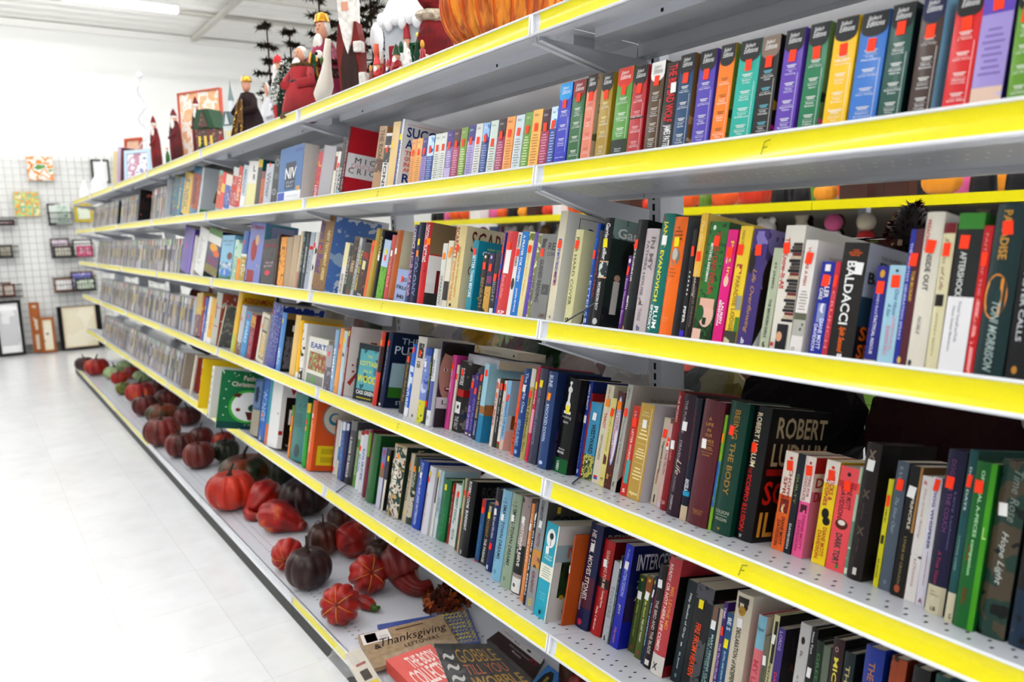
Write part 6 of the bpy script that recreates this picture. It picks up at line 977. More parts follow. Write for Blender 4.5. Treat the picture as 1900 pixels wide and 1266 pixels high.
def pumpkin(px, py, w, hr, mat, lab, ribs=10, stem='dry', tilt=(0, 0), name='pumpkin', star=False, face=None, group='pumpkins and gourds on the bottom shelf'):
    """px,py: pixel of the lowest point; w: width in px; hr: height/width"""
    P = floor_spot(px, py); r = w / 2 * depth_of(P) / FPX; P = floor_spot(px, py - .10 * w); hh = r * hr
    e = empty(name); R = Matrix.Rotation(tilt[0], 4, 'X') @ Matrix.Rotation(tilt[1], 4, 'Y')
    lift = (abs(math.sin(tilt[0])) + abs(math.sin(tilt[1]))) * max(0, (r - hh)) * .6
    e.matrix_world = Matrix.Translation((P[0], P[1], P[2] + .0006 + hh + lift)) @ R @ Matrix.Translation((0, 0, -hh)) @ Matrix.Rotation(random.uniform(0, 6), 4, 'Z')
    if face is not None:
        q = Vector(face).normalized(); Rq = Vector((0, 0, -1)).rotation_difference(q).to_matrix().to_4x4()
        e.matrix_world = Matrix.Translation((P[0], P[1], P[2] + .0006 + r * .97)) @ Rq @ Matrix.Translation((0, 0, -hh))
    mb = MB(); ribbed(mb, r, hh, mat, ribs, dip=.25); mb.build('body', e)
    ms = MB(); top = 2 * hh * (1 - .12)
    if stem == 'dry':
        a = random.uniform(0, 6); L = r * .5
        ms.tube([(0, 0, top - .02 * r), (0, 0, top + .08 * r), (.05 * r * math.cos(a), .05 * r * math.sin(a), top + L * .5), (.2 * r * math.cos(a), .2 * r * math.sin(a), top + L)], [.2 * r, .09 * r, .06 * r, .045 * r], STEM, 8); ms.build('stem', e)
    elif stem == 'curl':
        ms.tube([(0, 0, top - .02 * r), (0, 0, top + .1 * r), (.04 * r, 0, top + .6 * r), (.0, 0, top + .75 * r)], [.2 * r, .08 * r, .045 * r, .05 * r], STEM, 8)
        ms.tube([(.05 * r, 0, top + .12 * r), (-.25 * r, .1 * r, top + .45 * r), (-.5 * r, .1 * r, top + .4 * r), (-.62 * r, .1 * r, top + .2 * r)], .022 * r, STEM, 6); ms.build('stem', e)
    elif stem == 'green':
        ms.tube([(0, 0, top - .1 * r), (0, 0, top + .2 * r), (.1 * r, 0, top + .5 * r), (.3 * r, 0, top + .62 * r)], [.24 * r, .12 * r, .08 * r, .09 * r], GSTEM, 8); ms.build('stem', e)
    if star:
        st = MB(); sm_ = M('d8902a', .5)
        for k in range(6):
            a = math.pi * 2 * k / 6 + .26; pts = []
            for j in range(6):
                ph = math.radians(4 + j * 11); sr = math.sin(ph) ** .78; pts.append((r * sr * math.cos(a) * 1.0, r * sr * math.sin(a), hh - hh * math.cos(ph) * (1 - .25 * max(0, 1 - sr * 1.6)) - .0012))
            st.tube(pts, [.0016, .0014, .0012, .001, .0008, .0004], sm_, 5)
        st.ball((0, 0, hh * .26), .05 * r, STEM); st.build('star_scar', e)
    return tag(e, lab, 'pumpkin', group)
def gourd(path, mat, lab, stemcol=GSTEM, name='gourd', ribs=9, stem=True, star=False):
    """path: list of (px, py, height above deck, radius px)"""
    pts = []; rs = []
    for px, py, hgt, rp in path:
        P = on_plane(px, py, pt('F', 0, 0, hgt), frame('F')[3]); pts.append(Vector(P)); rs.append(rp * depth_of(P) / FPX)
    pts = [Vector((p.x, p.y, max(p.z, frame('F')[0][2] + r * 1.02))) for p, r in zip(pts, rs)]
    base = Vector((pts[0].x, pts[0].y, frame('F')[0][2])); e = empty(name, loc=base)
    # smooth resample of centre line and radii
    def cr(a, b, c, d, t): return .5 * ((2 * b) + (c - a) * t + (2 * a - 5 * b + 4 * c - d) * t * t + (-a + 3 * b - 3 * c + d) * t ** 3)
    P2 = []; R2 = []; n = len(pts)
    for i in range(n - 1):
        for j in range(7):
            t = j / 7; q = [pts[max(i - 1, 0)], pts[i], pts[i + 1], pts[min(i + 2, n - 1)]]; rr = [rs[max(i - 1, 0)], rs[i], rs[i + 1], rs[min(i + 2, n - 1)]]
            P2.append(cr(*q, t) - base); R2.append(max(.001, cr(*rr, t)))
    P2.append(pts[-1] - base); R2.append(rs[-1])
    mb = MB(); N = 40; vs = []; fs = []; a = None
    for i, p in enumerate(P2):
        t = (P2[min(i + 1, len(P2) - 1)] - P2[max(i - 1, 0)]).normalized()
        if a is None: a = t.cross(Vector((0, 0, 1)) if abs(t.z) < .9 else Vector((1, 0, 0))).normalized()
        a = (a - t * a.dot(t)).normalized(); b = t.cross(a)
        for k in range(N):
            th = 2 * math.pi * k / N + i * .012; rb = 1 - .17 * (1 - abs(math.sin(th * ribs / 2)) ** .6); vs.append(p + (a * math.cos(th) + b * math.sin(th)) * R2[i] * rb)
    for i in range(len(P2) - 1):
        for k in range(N): fs.append((i * N + k, i * N + (k + 1) % N, (i + 1) * N + (k + 1) % N, (i + 1) * N + k))
    fs.append(tuple(reversed(range(N)))); fs.append(tuple(range(len(vs) - N, len(vs)))); mb.add(vs, fs, mat, True); mb.build('body', e)
    if stem:
        d = (P2[-1] - P2[-3]).normalized(); q = P2[-1]; r = R2[-1]
        MB().tube([q - d * r * .3, q + d * r * .6, q + d * r * 1.4 + Vector((0, 0, r * .4)), q + d * r * 1.8 + Vector((0, 0, r * 1.0))], [r * 1.05, r * .7, r * .4, r * .45], stemcol, 8).build('stem', e)
    return tag(e, lab, 'gourd', 'pumpkins and gourds on the bottom shelf')
G = [
 (181, 701, 44, .75, RED, 'small dull red pumpkin at the far end of the bottom shelf', 11), (158, 692, 34, .8, PLUM, 'dark grey brown pumpkin at the very far left end', 9),
 (214, 707, 40, .62, PALE, 'pale green pumpkin in front of another pale green one', 8), (240, 700, 46, .62, PALE, 'pale green pumpkin farther back near the grid', 8),
 (268, 712, 40, .55, PALE, 'flattened pale green pumpkin beside the red cluster', 8), (222, 716, 30, .8, RED, 'tiny red pumpkin right of the pale green ones', 9),
 (247, 706, 30, .8, RED, 'tiny red pumpkin tucked between two pale green ones', 9), (230, 735, 28, .85, gskin('8a8a2a', '4a5a1c'), 'tiny yellow and green striped gourd', 9),
 (262, 752, 54, .72, RED, 'red pumpkin with brown lobed crown in the far cluster', 10), (302, 737, 42, .8, MAR, 'dark red pumpkin near the back of the far cluster', 10),
 (270, 775, 46, .82, MAR, 'maroon pumpkin at the aisle side of the far cluster', 10), (314, 764, 50, .78, MAR, 'maroon pumpkin right of the aisle side one', 10),
 (302, 790, 60, .6, GO, 'green pumpkin with bright orange underside', 9), (350, 794, 50, .7, MAR, 'maroon pumpkin under the cream and red card box', 10),
 (303, 833, 68, .8, gskin('7f2a20', '5a2018'), 'ribbed red brown pumpkin with tall stem near the rail', 12), (336, 853, 54, .86, gskin('6f2018', '40160f'), 'glossy red brown pumpkin left of the small stemmed one', 10),
 (374, 833, 46, .8, MAR, 'maroon pumpkin behind the small stemmed one', 9), (371, 874, 58, .86, gskin('7f2a18', '5a1e14'), 'small red brown pumpkin with straight stem standing alone', 11),
 (420, 860, 52, .78, GRN, 'dark green pumpkin with an orange patch', 9), (416, 838, 42, .8, RED, 'red pumpkin under the jutting green picture book', 10),
 (456, 906, 96, .56, GO, 'large dark green squash with orange and red skirt', 9), (494, 868, 40, .7, MAR, 'maroon pumpkin behind the large green squash', 10),
 (431, 953, 93, .78, ORR, 'big bright orange red pumpkin', 10), (568, 962, 100, .68, PLUM, 'large dark plum pumpkin below the fifth shelf rail', 12),
 (524, 905, 52, .9, GRN, 'dark green pumpkin with yellow stripes behind the gourds', 8), (603, 1035, 64, .95, BRN, 'brown red pumpkin with tall curled stem', 9),
 (636, 987, 56, .8, BRN, 'brown pumpkin at the back beside the wire grid', 9), (707, 1062, 60, .95, BRN, 'brown pumpkin between two red gourds', 9),
 (575, 1098, 88, .86, PLUM, 'dark plum pumpkin with orange flecks at the front', 9),
]
for g in G: pumpkin(g[0], g[1], g[2], g[3], g[4], g[5], g[6], stem='curl' if 'curled' in g[5] or 'plum pumpkin with' in g[5] else 'dry')
pumpkin(536, 1064, 62, .9, RED, 'red pumpkin lying on its side with a star scar and green stem', 9, 'green', star=True, face=(.75, -.45, -.15))
pumpkin(634, 1165, 78, .84, RED, 'bright red star scarred pumpkin nearest the aisle', 10, 'none', star=True, face=(.75, -.62, .42))
pumpkin(686, 1108, 76, .86, RED, 'red star scarred gourd behind the nearest one', 9, 'none', star=True, face=(.85, -.1, .45))
gourd([(505, 902, .07, 6), (500, 912, .065, 24), (488, 925, .06, 29), (474, 940, .04, 20), (462, 953, .02, 11), (466, 962, .012, 9), (478, 962, .012, 8)], RED, 'red swan neck gourd with green stem beside the big orange pumpkin')
gourd([(492, 965, .04, 8), (500, 968, .04, 27), (515, 970, .04, 31), (536, 972, .035, 24), (556, 974, .03, 13), (566, 976, .03, 7)], RED, 'red pear shaped gourd pointing right', stem=False)
gourd([(628, 1018, .05, 8), (640, 1014, .05, 28), (654, 1008, .05, 33), (672, 994, .05, 26), (686, 982, .05, 12)], RED, 'red pear shaped gourd pointing up and right', stem=False)
gourd([(742, 1022, .09, 14), (742, 1034, .09, 34), (745, 1050, .08, 38), (752, 1075, .04, 27), (765, 1094, .02, 19), (782, 1096, .02, 15), (800, 1086, .03, 12)], gskin('80201a', '4a1a14'), 'large dark red swan neck gourd curling along the shelf', stem=False)
gourd([(664, 1112, .03, 10), (674, 1118, .02, 13), (684, 1124, .016, 12), (692, 1128, .014, 9)], RED, 'small red pepper shaped gourd with fresh green stem')
# dried flower head
def flowers(P, r, cols, lab, n=70, name='dried_flowers', sq=.6):
    e = empty(name, loc=P); random.seed(int(r * 1e4)); mb = MB(); mats = [M(c, .7) for c in cols]
    for i in range(n):
        th = random.uniform(0, 6.283); ph = math.acos(random.uniform(-.1, 1)); d = Vector((math.sin(ph) * math.cos(th), math.sin(ph) * math.sin(th), math.cos(ph) * sq)); c = d * r * random.uniform(.6, .95) + Vector((0, 0, r * .15))
        m = random.choice(mats); s = r * random.uniform(.16, .26); t1 = d.cross(Vector((.3, .5, .8))).normalized(); t2 = d.cross(t1).normalized()
        for k in range(4):
            a = k * 1.57 + random.random(); w = (t1 * math.cos(a) + t2 * math.sin(a)); w2 = (t1 * math.cos(a + 1.0) + t2 * math.sin(a + 1.0))
            mb.add([c, c + w * s + d * s * .3, c + (w + w2) * s * .75 + d * s * .7, c + w2 * s + d * s * .3], [(0, 1, 2, 3)], m)
    mb.build('petals', e); MB().ball((0, 0, r * .3), (r * .55, r * .55, r * .3), M('3a1c10', .9)).build('core', e); return e
P = floor_spot(826, 1128); tag(flowers(P, .075, ['7a3010', 'a85a14', '4a1c10', '8a4412', '5a2010'], ''), 'bunch of dried russet and orange flowers beside the swan neck gourd', 'flowers')
# ---------------------------------------------------------------- bagged and boxed goods at the near end of the bottom shelf
CL = glass('clear_plastic', .06, .1); BAGM = glass('crumpled_bag_film', .22, .08, 'f2f4f6')
def flat_box(name, corners, z, th, mat, lab, cat, deco=None, wrap=False):
    """corners: pixel quad on the plane z above the deck (far-left, far-right, near-right, near-left)"""
    n = frame('F')[3]; Q = [Vector(on_plane(x, y, pt('F', 0, 0, z + th), n)) for x, y in corners]; b0 = Q[0].copy(); e = empty(name, loc=b0)
    mb = MB(); top = [q - b0 for q in Q]; bot = [q - Vector((0, 0, th)) for q in top]
    mb.add(top + bot, [(3, 2, 1, 0), (4, 5, 6, 7), (0, 1, 5, 4), (1, 2, 6, 5), (2, 3, 7, 6), (3, 0, 4, 7)], mat)
    mb.build('box', e)
    def f(a, b, h=.0008):   # a along left->right, b near->far
        p = (top[3] * (1 - a) + top[2] * a) * (1 - b) + (top[0] * (1 - a) + top[1] * a) * b
        return p + Vector((0, 0, h))
    if deco:
        md = MB(); deco(md, f); md.build('printed_label', e)
    if wrap:
        mw = MB(); N = 14; vs = []; fs = []
        for i in range(N + 1):
            for j in range(N + 1):
                a, b = -.04 + 1.08 * i / N, -.04 + 1.08 * j / N; vs.append(f(a, b, .004 + .005 * random.random()))
        for i in range(N):
            for j in range(N): k = i * (N + 1) + j; fs.append((k, k + N + 1, k + N + 2, k + 1))
        mw.add(vs, fs, CL, False); mw.build('plastic_wrap', e)
    return tag(e, lab, cat)
def rect(md, f, a0, a1, b0, b1, col, h=.0006): md.add([f(a0, b0, h), f(a1, b0, h), f(a1, b1, h), f(a0, b1, h)], [(0, 1, 2, 3)], M(col, .5) if isinstance(col, str) else col)
def txt(md, f, s, a0, a1, b0, b1, col, st='', h=.0012): md.text(s, lambda p, q: f(a0 + p * (a1 - a0), b0 + q * (b1 - b0), h), M(col, .5), st)
def d0(md, f):
    rect(md, f, .0, 1, .0, 1, '1c4a9c')
    for k in range(9): txt(md, f, 'XMWKZ', .62 + .02 * (k % 2), .98, .04 + k * .105, .12 + k * .105, 'e6d21e' if k % 3 else 'b0a878', 'b', .002)
flat_box('bagged_book', [(700, 1160), (868, 1131), (892, 1192), (760, 1215)], .0, .012, M('1c4a9c', .4), 'blue and yellow printed pack under the brown carton', 'pack', d0, True)
kraft = noisy('kraft_board', ['ad977c', '9f8a70'], 60, .8, interp='LINEAR')
def d1(md, f):
    rect(md, f, .02, .34, .66, .98, 'e9e2e0'); rect(md, f, .06, .19, .7, .95, '8a6a30'); 
    for k in range(4): rect(md, f, .22, .32, .7 + k * .035, .715 + k * .035, 'b9b4b2', .0008)
    rect(md, f, .42, .75, .86, .9, '6a4c30'); txt(md, f, 'DELICIOUS', .42, .68, .74, .79, 'b09070'); txt(md, f, 'Thanksgiving', .2, .98, .42, .72, '2a1c12', 'i'); txt(md, f, 'LEFTOVERS', .44, .84, .3, .4, '2a1c12'); txt(md, f, 'for', .34, .38, .12, .17, '4a3624')
    txt(md, f, '&', .12, .2, .46, .6, '2a1c12', 'b')
flat_box('leftovers_carton', [(664, 1179), (819, 1142), (850, 1193), (688, 1243)], .014, .012, kraft, 'flat brown kraft carton lettered for holiday leftovers', 'carton', d1, False)
def d2(md, f):
    rect(md, f, 0, 1, 0, 1, 'e0685e'); txt(md, f, 'THE BODY', .3, .9, .62, .9, 'f6e8e2', 'b'); txt(md, f, 'COLLECTION', .12, 1.0, .22, .6, 'f6e8e2', 'b'); txt(md, f, 'selections from', .08, .7, .04, .17, '7a1c1c', 'i')
flat_box('pink_boxed_set', [(716, 1225), (797, 1196), (880, 1262), (790, 1300)], .02, .034, M('c9584f', .5), 'coral pink boxed set with white lettering', 'boxed set', d2, True)
flat_box('board_book', [(640, 1214), (668, 1200), (720, 1285), (690, 1300)], .01, .02, M('ddd6c9', .5), 'bagged white and yellow pack at the very edge of the bottom shelf', 'pack', lambda md, f: (rect(md, f, .1, .9, .05, .3, 'd9c82a'), rect(md, f, .2, .7, .35, .55, '4a3a30'), rect(md, f, .2, .8, .65, .7, 'b06a6a')), True)
def d3(md, f):
    rect(md, f, 0, 1, 0, 1, '1d1a1b'); txt(md, f, 'GOBBLE', .28, .92, .56, .86, 'b08a22', ''); txt(md, f, 'TILL YOU', .3, .9, .3, .52, 'c06a2a', ''); txt(md, f, 'WOBBLE', .3, .98, .02, .26, 'b08a22', 'b')
    for k in range(3): txt(md, f, '~', .06, .24, .2 + k * .22, .34 + k * .22, 'c9c6c2', '')
flat_box('black_shirt_bag', [(805, 1195), (908, 1195), (986, 1268), (842, 1290)], .03, .03, M('1d1a1b', .6), 'black bagged shirt with gold lettering and glossy wrap', 'bag', d3, True)
def d4(md, f):
    rect(md, f, 0, 1, 0, .7, '3a2220'); rect(md, f, 0, 1, .7, 1, 'd9d6d8'); e_ = [(.5 + .05 * math.cos(a * .5236), .84 + .05 * math.sin(a * .5236)) for a in range(12)]
    md.add([f(a + .2, b, .0012) for a, b in e_], [tuple(range(12))], M('151313')); txt(md, f, 'Celebrate', .08, .3, .84, .9, '8a2a30'); txt(md, f, '4mL', .36, .5, .76, .86, '555'); txt(md, f, 'DECORATIONS', .35, .8, .5, .56, 'c9bcb8'); txt(md, f, '4mm', .45, .66, .34, .44, 'c9bcb8', 'b')
    md.add([f(.88 + .08 * math.cos(a * .5236), .58 + .08 * math.sin(a * .5236), .0012) for a in range(12)], [tuple(range(12))], M('8a1c2a')); txt(md, f, '1', .86, .9, .54, .62, 'eee')
flat_box('hanging_card_pack', [(934, 1165), (1010, 1222), (985, 1262), (903, 1188)][:4], .02, .012, M('3a2220', .5), 'brown carded pack with white hang tab, lying flat', 'pack', d4)
def d5(md, f):
    rect(md, f, 0, 1, 0, 1, '4a86c0'); md.add([f(a, b, .001) for a, b in [(.15, .1), (.85, .1), (.8, .6), (.62, .85), (.38, .85), (.2, .6)]], [tuple(range(6))], M('1a1c22')); rect(md, f, .42, .58, .3, .6, 'a08a3a', .0015)
flat_box('blue_card', [(1017, 1234), (1043, 1254), (1012, 1290), (985, 1270)], .02, .01, M('4a86c0', .5), 'blue boxed card with dark bottle picture at the bottom edge', 'card', d5)
# loose clear bag
random.seed(3); mb = MB(); P = Vector(floor_spot(650, 1238)); N = 22; vs = []; fs = []
for i in range(N + 1):
    for j in range(N + 1):
        a, b = i / N - .5, j / N - .5; vs.append((a * .16 + random.uniform(-.002, .002), b * .13 + random.uniform(-.002, .002), .028 + .012 * math.sin(a * 9) * math.cos(b * 11) - .05 * (a * a + b * b) + random.uniform(-.0015, .0015)))
for i in range(N):
    for j in range(N): k = i * (N + 1) + j; fs.append((k, k + N + 1, k + N + 2, k + 1))
mb.add(vs, fs, BAGM, True); o = mb.build('clear_bag', loc=P); tag(o, 'crumpled clear plastic bag hanging over the shelf corner', 'bag')
# dark copper bottles and a pumpkin below the near rail
for i, (px, py, hh) in enumerate(((1058, 1262, .12), (1100, 1290, .16))):
    P = floor_spot(px, py + 20); r = .026
    o = MB().lathe([(0, 0), (r, 0), (r * 1.1, hh * .3), (r, hh * .6), (r * .4, hh * .78), (r * .35, hh), (0, hh)], M('4a2c1c', .25, .2), 20).build('bottle', loc=P); tag(o, ['squat dark amber bottle behind the carded pack', 'taller dark amber bottle under the near rail'][i], 'bottle')
pumpkin(1075, 1292, 60, .8, RED, 'glossy red pumpkin just under the near rail at the bottom of the photo', 10)
# ---------------------------------------------------------------- things on the far side of the gondola, seen through the gaps
random.seed(21)
def fz(l): return LV[l][0] - .02
def blob(mb, c, r, mat, n=14, m=10, jit=.18, X=None):
    vs = []; fs = []; r = r if isinstance(r, tuple) else (r, r, r)
    for i in range(m + 1):
        ph = math.pi * i / m
        for k in range(n):
            th = 2 * math.pi * k / n; j = 1 + random.uniform(-jit, jit) * math.sin(ph); vs.append((c[0] + r[0] * math.sin(ph) * math.cos(th) * j, c[1] + r[1] * math.sin(ph) * math.sin(th) * j, c[2] - r[2] * math.cos(ph) * (1 if ph > 1.6 else j)))
    for i in range(m):
        for k in range(n): fs.append((i * n + k, i * n + (k + 1) % n, (i + 1) * n + (k + 1) % n, (i + 1) * n + k))
    return mb.add(vs, fs, mat, False, X)
def tinsel(mb, fn, n, L, mats, w=.0012):
    for i in range(n):
        p, nrm = fn(); d = (Vector(nrm) + Vector((random.uniform(-.6, .6), random.uniform(-.6, .6), random.uniform(-.6, .6)))).normalized(); t = d.cross(Vector((random.random(), random.random(), random.random()))).normalized() * w; p = Vector(p)
        mb.add([p - t, p + t, p + d * L], [(0, 1, 2)], random.choice(mats))
def plastic_bag(x, l, w, h, inner, lab, y=.47):
    e = empty('plastic_bag', loc=(x, y, fz(l))); mb = MB(); blob(mb, (0, 0, h * .5), (w / 2, .085, h * .5), BAGM, 26, 16, .1); mb.build('wrap', e)
    for j, (c, s) in enumerate(inner):
        m = MB(); px_, pz_ = (j / max(1, len(inner) - 1) - .5) * w * .6, random.uniform(h * .4, h * .68)
        if s == 'flower':
            for k in range(10):
                a = k * .628; d = Vector((math.cos(a), .2, math.sin(a))); q = Vector((-d.z, 0, d.x)) * .02
                m.add([(px_, 0, pz_), Vector((px_, -.01, pz_)) + d * .045 + q, Vector((px_, 0, pz_)) + d * .085, Vector((px_, -.01, pz_)) + d * .045 - q], [(0, 1, 2, 3)], M(c, .5))
            m.ball((px_, -.004, pz_), .007, M('d8b03a', .5), n=8, m=6)
        else: blob(m, (px_, 0, pz_), (w * .24, .05, h * .3), M(c, .5))
        m.build('flower' if s == 'flower' else 'content', e)
    return tag(e, lab, 'bag')
plastic_bag(-.04, 'D', .26, .25, [('8a1a1c', 'flower'), ('8a1a1c', 'flower'), ('2a3a1c', 'b'), ('a89a5a', 'b')], 'clear bag of red fabric poinsettias behind the fourth shelf books, nearest')
plastic_bag(-.36, 'D', .32, .25, [('c9b8b0', 'b'), ('8a1a24', 'flower'), ('e0dcd8', 'b')], 'clear bag with white and red flowers behind the lying paperback')
plastic_bag(-.72, 'D', .34, .26, [('7a1418', 'flower'), ('7a1418', 'flower'), ('b03040', 'b'), ('1f4a24', 'b')], 'clear bag of dark red picks between the third and fourth shelf')
plastic_bag(-1.45, 'D', .36, .25, [('8a8a88', 'b'), ('6a2a2a', 'flower'), ('c9c0a8', 'b')], 'clear bag of mixed ornaments behind the golf book')
plastic_bag(-1.86, 'D', .36, .25, [('dcdcdc', 'b'), ('9a4a4a', 'b'), ('4a5a4a', 'b')], 'milky bag of white ornaments behind the starry blue book')
plastic_bag(-1.08, 'D', .34, .25, [('c9c0c0', 'b'), ('a01c24', 'flower'), ('8a8a8c', 'b'), ('c9a23a', 'b')], 'clear bag holding white cloth and gold picks behind the magazine')
plastic_bag(-2.28, 'D', .34, .24, [('e0e0e0', 'b'), ('b0a8a0', 'b')], 'milky bag of pale cloth behind the yellow workbook')
def mass(x, l, w, h, col, lab, cat='decoration', name='filler_bundle', y=.48, cols=None, tn=260, L=.03, shape=.085):
    e = empty(name, loc=(x, y, fz(l))); mb = MB(); blob(mb, (0, 0, h * .5), (w / 2, shape, h * .5), M(col, .85), 20, 12, .12); mb.build('body', e)
    if cols:
        m2 = MB(); mats = [M(c, .7) for c in cols]
        def fn():
            a, ph = random.uniform(0, 6.283), random.uniform(.2, 2.9); n_ = (math.sin(ph) * math.cos(a), math.sin(ph) * math.sin(a), math.cos(ph)); return (n_[0] * w / 2, n_[1] * shape, h * .5 + n_[2] * h * .5), n_
        tinsel(m2, fn, tn, L, mats, .002); m2.build('needles', e)
    return tag(e, lab, cat)
mass(.24, 'D', .27, .26, '1c0c0e', 'black and dark red velvet bundle added to darken the gap behind the cloth hardcover', cols=['2a0a0c', '16080a'], L=.012)  # this dark row is added so the gaps behind the books read black
mass(.53, 'D', .28, .26, '3a0a0c', 'dark red fabric stocking bundle added to darken the gap behind the black thriller', cols=['4a0c10', '2a0608'], L=.012)
mass(.81, 'D', .25, .2, '10140e', 'dark green garland added as dark backing behind the bible', 'garland', 'garland', cols=['16280f', '0f1c0c', '2a0c0c'])
mass(1.08, 'D', .24, .2, '123016', 'green wreath with red trim added as dark backing beyond the library books', 'wreath', 'wreath', cols=['1c4a1a', '123016', '8a1a1a'])
mass(.14, 'E', .3, .26, '2a2620', 'dark woven basket added to darken the far side of the fifth shelf', 'basket', 'basket', cols=None)  # dark masses added here too, to keep the lower gaps dark
mass(.5, 'E', .34, .24, '1a1512', 'black cloth bundle added to darken the gap behind the lower right books', cols=None)
mass(.86, 'E', .3, .24, '1c140f', 'brown cloth bundle added as dark backing behind the lower right books', cols=None)
mass(1.12, 'E', .2, .24, '12160f', 'dark green cloth bundle added as dark backing at the right edge, lower far side', cols=None)
for i, (x, l, c, w) in enumerate(((-.3, 'E', '5a4a3a', .26), (-.7, 'E', '3a3a34', .3), (-1.1, 'E', '6a2a24', .26), (-1.6, 'E', '4a4640', .34), (-2.1, 'E', '7a6a58', .34), (-2.6, 'D', '5a5650', .3), (-3.0, 'D', '3a1c1c', .28), (-3.4, 'D', '8a7a5a', .3), (-2.7, 'E', '4a3a34', .3), (-3.3, 'E', '2f3a30', .34), (-4.0, 'D', '6a6a66', .3), (-4.0, 'E', '57504a', .3), (-4.7, 'D', '7a3a34', .3), (-4.8, 'E', '3a3a3c', .34))):
    mass(x, l, w, .2, c, f'{["tan", "charcoal", "rust", "grey", "beige", "stone", "wine", "sand", "umber", "moss", "ash", "taupe", "brick", "slate"][i]} cloth wrapped bundle on the far side of the {LNAME[l]}', 'bundle')
# white ball ornament, striped toys, picket fence house
o = MB().ball((0, 0, .03), .03, M('d9d6d2', .5)).build('pompom', loc=(.70, .42, -.15)); tag(o, 'white pompom on the end of a dark red hat, below the third shelf', 'pompom')
e = empty('picket_fence_house', loc=(.92, .56, fz('D'))); mb = MB()
for k in range(8): mb.prism([(k * .03 - .12, .0), (k * .03 - .105, .0), (k * .03 - .105, .07), (k * .03 - .1125, .085), (k * .03 - .12, .07)], 0, .004, M('d9d9dd', .5))
mb.box(-.12, .11, .004, .007, .02, .027, M('d9d9dd', .5)).box(-.12, .11, .004, .007, .05, .057, M('d9d9dd', .5)); mb.build('picket_fence', e)
MB().box(-.03, .03, .03, .08, 0, .05, M('b8281c', .5)).prism([(-.04, .05), (.04, .05), (0, .09)], .025, .085, M('c9c01e', .5)).build('house', e); tag(e, 'little red house behind a white picket fence, far side right', 'ornament')
for i, (x, z, c, c2) in enumerate(((.74, -.2, 'b8301c', '2a6a20'), (.78, -.26, '1c5a2a', 'b0281c'), (.86, -.2, 'c01a80', 'e0a02a'), (.7, -.27, 'a8381c', '3a6a1c'))):
    o = MB().tube([(0, 0, 0), (.02, 0, .03), (.05, 0, .04), (.08, 0, .03)], [.018, .022, .02, .012], noisy('striped_felt', [c, c2], 24, .7, stretch=(1, .1, .1)), 10).build('felt_stocking', loc=(x, .44, max(z, fz('D') + .025))); tag(o, ['red and green striped felt stocking, topmost of the heap', 'green felt stocking with red stripes in the heap', 'pink and orange felt stocking at the right of the heap', 'rust felt stocking lowest in the heap'][i], 'stocking')
# glitter cone and lidded boxes behind the third shelf books
P = pt('C', 0, 0); cx_ = at_y(1690, 480, .50)
e = empty('glitter_cone_tree', loc=(cx_[0], .50, fz('C'))); mb = MB(); mb.lathe([(.0, 0), (.065, 0), (.06, .1), (.04, .18), (.02, .225), (0, .235)], M('1c0406', .6), 18); mb.build('cone', e)
m2 = MB(); mats = [M('3a060a', .25, .6), M('140304', .4, .4), M('7a1018', .2, .7)]
def fn():
    z = random.uniform(0, .235); r = np.interp(z, [0, .1, .18, .235], [.065, .06, .04, .004]); a = random.uniform(0, 6.283); return (r * math.cos(a), r * math.sin(a), z), (math.cos(a), math.sin(a), .3)
tinsel(m2, fn, 1500, .014, mats, .0025); m2.build('tinsel', e); tag(e, 'dark red glitter cone tree standing behind the history books', 'ornament')
for i, (px, w, c) in enumerate(((1545, .13, '7a1c20'), (1612, .12, '4a4a2a'))):
    q = at_y(px, 450, .46); e = empty('gift_box', loc=(q[0], .46, fz('C'))); MB().box(-w / 2, w / 2, 0, .12, 0, .15, M(c, .5)).build('box', e); MB().box(-w / 2 - .004, w / 2 + .004, -.004, .124, .15, .172, art('b8a890/5a2a24/6a7a3a', 40)).build('lid', e); tag(e, ['dark red gift box with floral lid behind the book stack paperback', 'olive gift box with floral lid left of the glitter cone'][i], 'box')
# paperback lying on top of the standing row, with loose sheets, fourth shelf
def lying(l, px, py, h0, t, d, h, col, lab, rz=0, deco='', tilt=0):
    n = frame(l)[3]; q = on_plane(px, py, pt(l, 0, 0, h0), n) - pt(l, 0, 0); O, ex, ey, ez = frame(l); X = xform(l, q @ ex, q @ ey, 0, 0, h0) @ Matrix.Rotation(rz, 4, 'Z') @ Matrix.Rotation(tilt, 4, 'X') @ Matrix.Rotation(math.radians(-90), 4, 'Y')
    X = X @ Matrix.Translation((0, 0, -h)); b = make_book(t, d, h, col, deco, X, False); return tag(b, lab, 'book')
lying('D', 880, 654, .205, .02, .1, .165, 'd9d0bc', 'cream paperback lying flat on top of the fourth shelf row', math.radians(8), 'v,Pride and Prejudice,.35,.75,b0a890,.3,.6,i;e,.06,.1,.3,.6,333;a,.86,.96,,,d9b06a/d9d0bc,60')
lying('D', 868, 672, .18, .022, .12, .16, 'b9bbc2', 'grey floppy magazine lying under the cream paperback', math.radians(-4))
lying('D', 1035, 668, .19, .01, .13, .18, '1f1a1a/8a2420/2a2624', 'dark paperback with red picture lying above the chess piece book', math.radians(4))
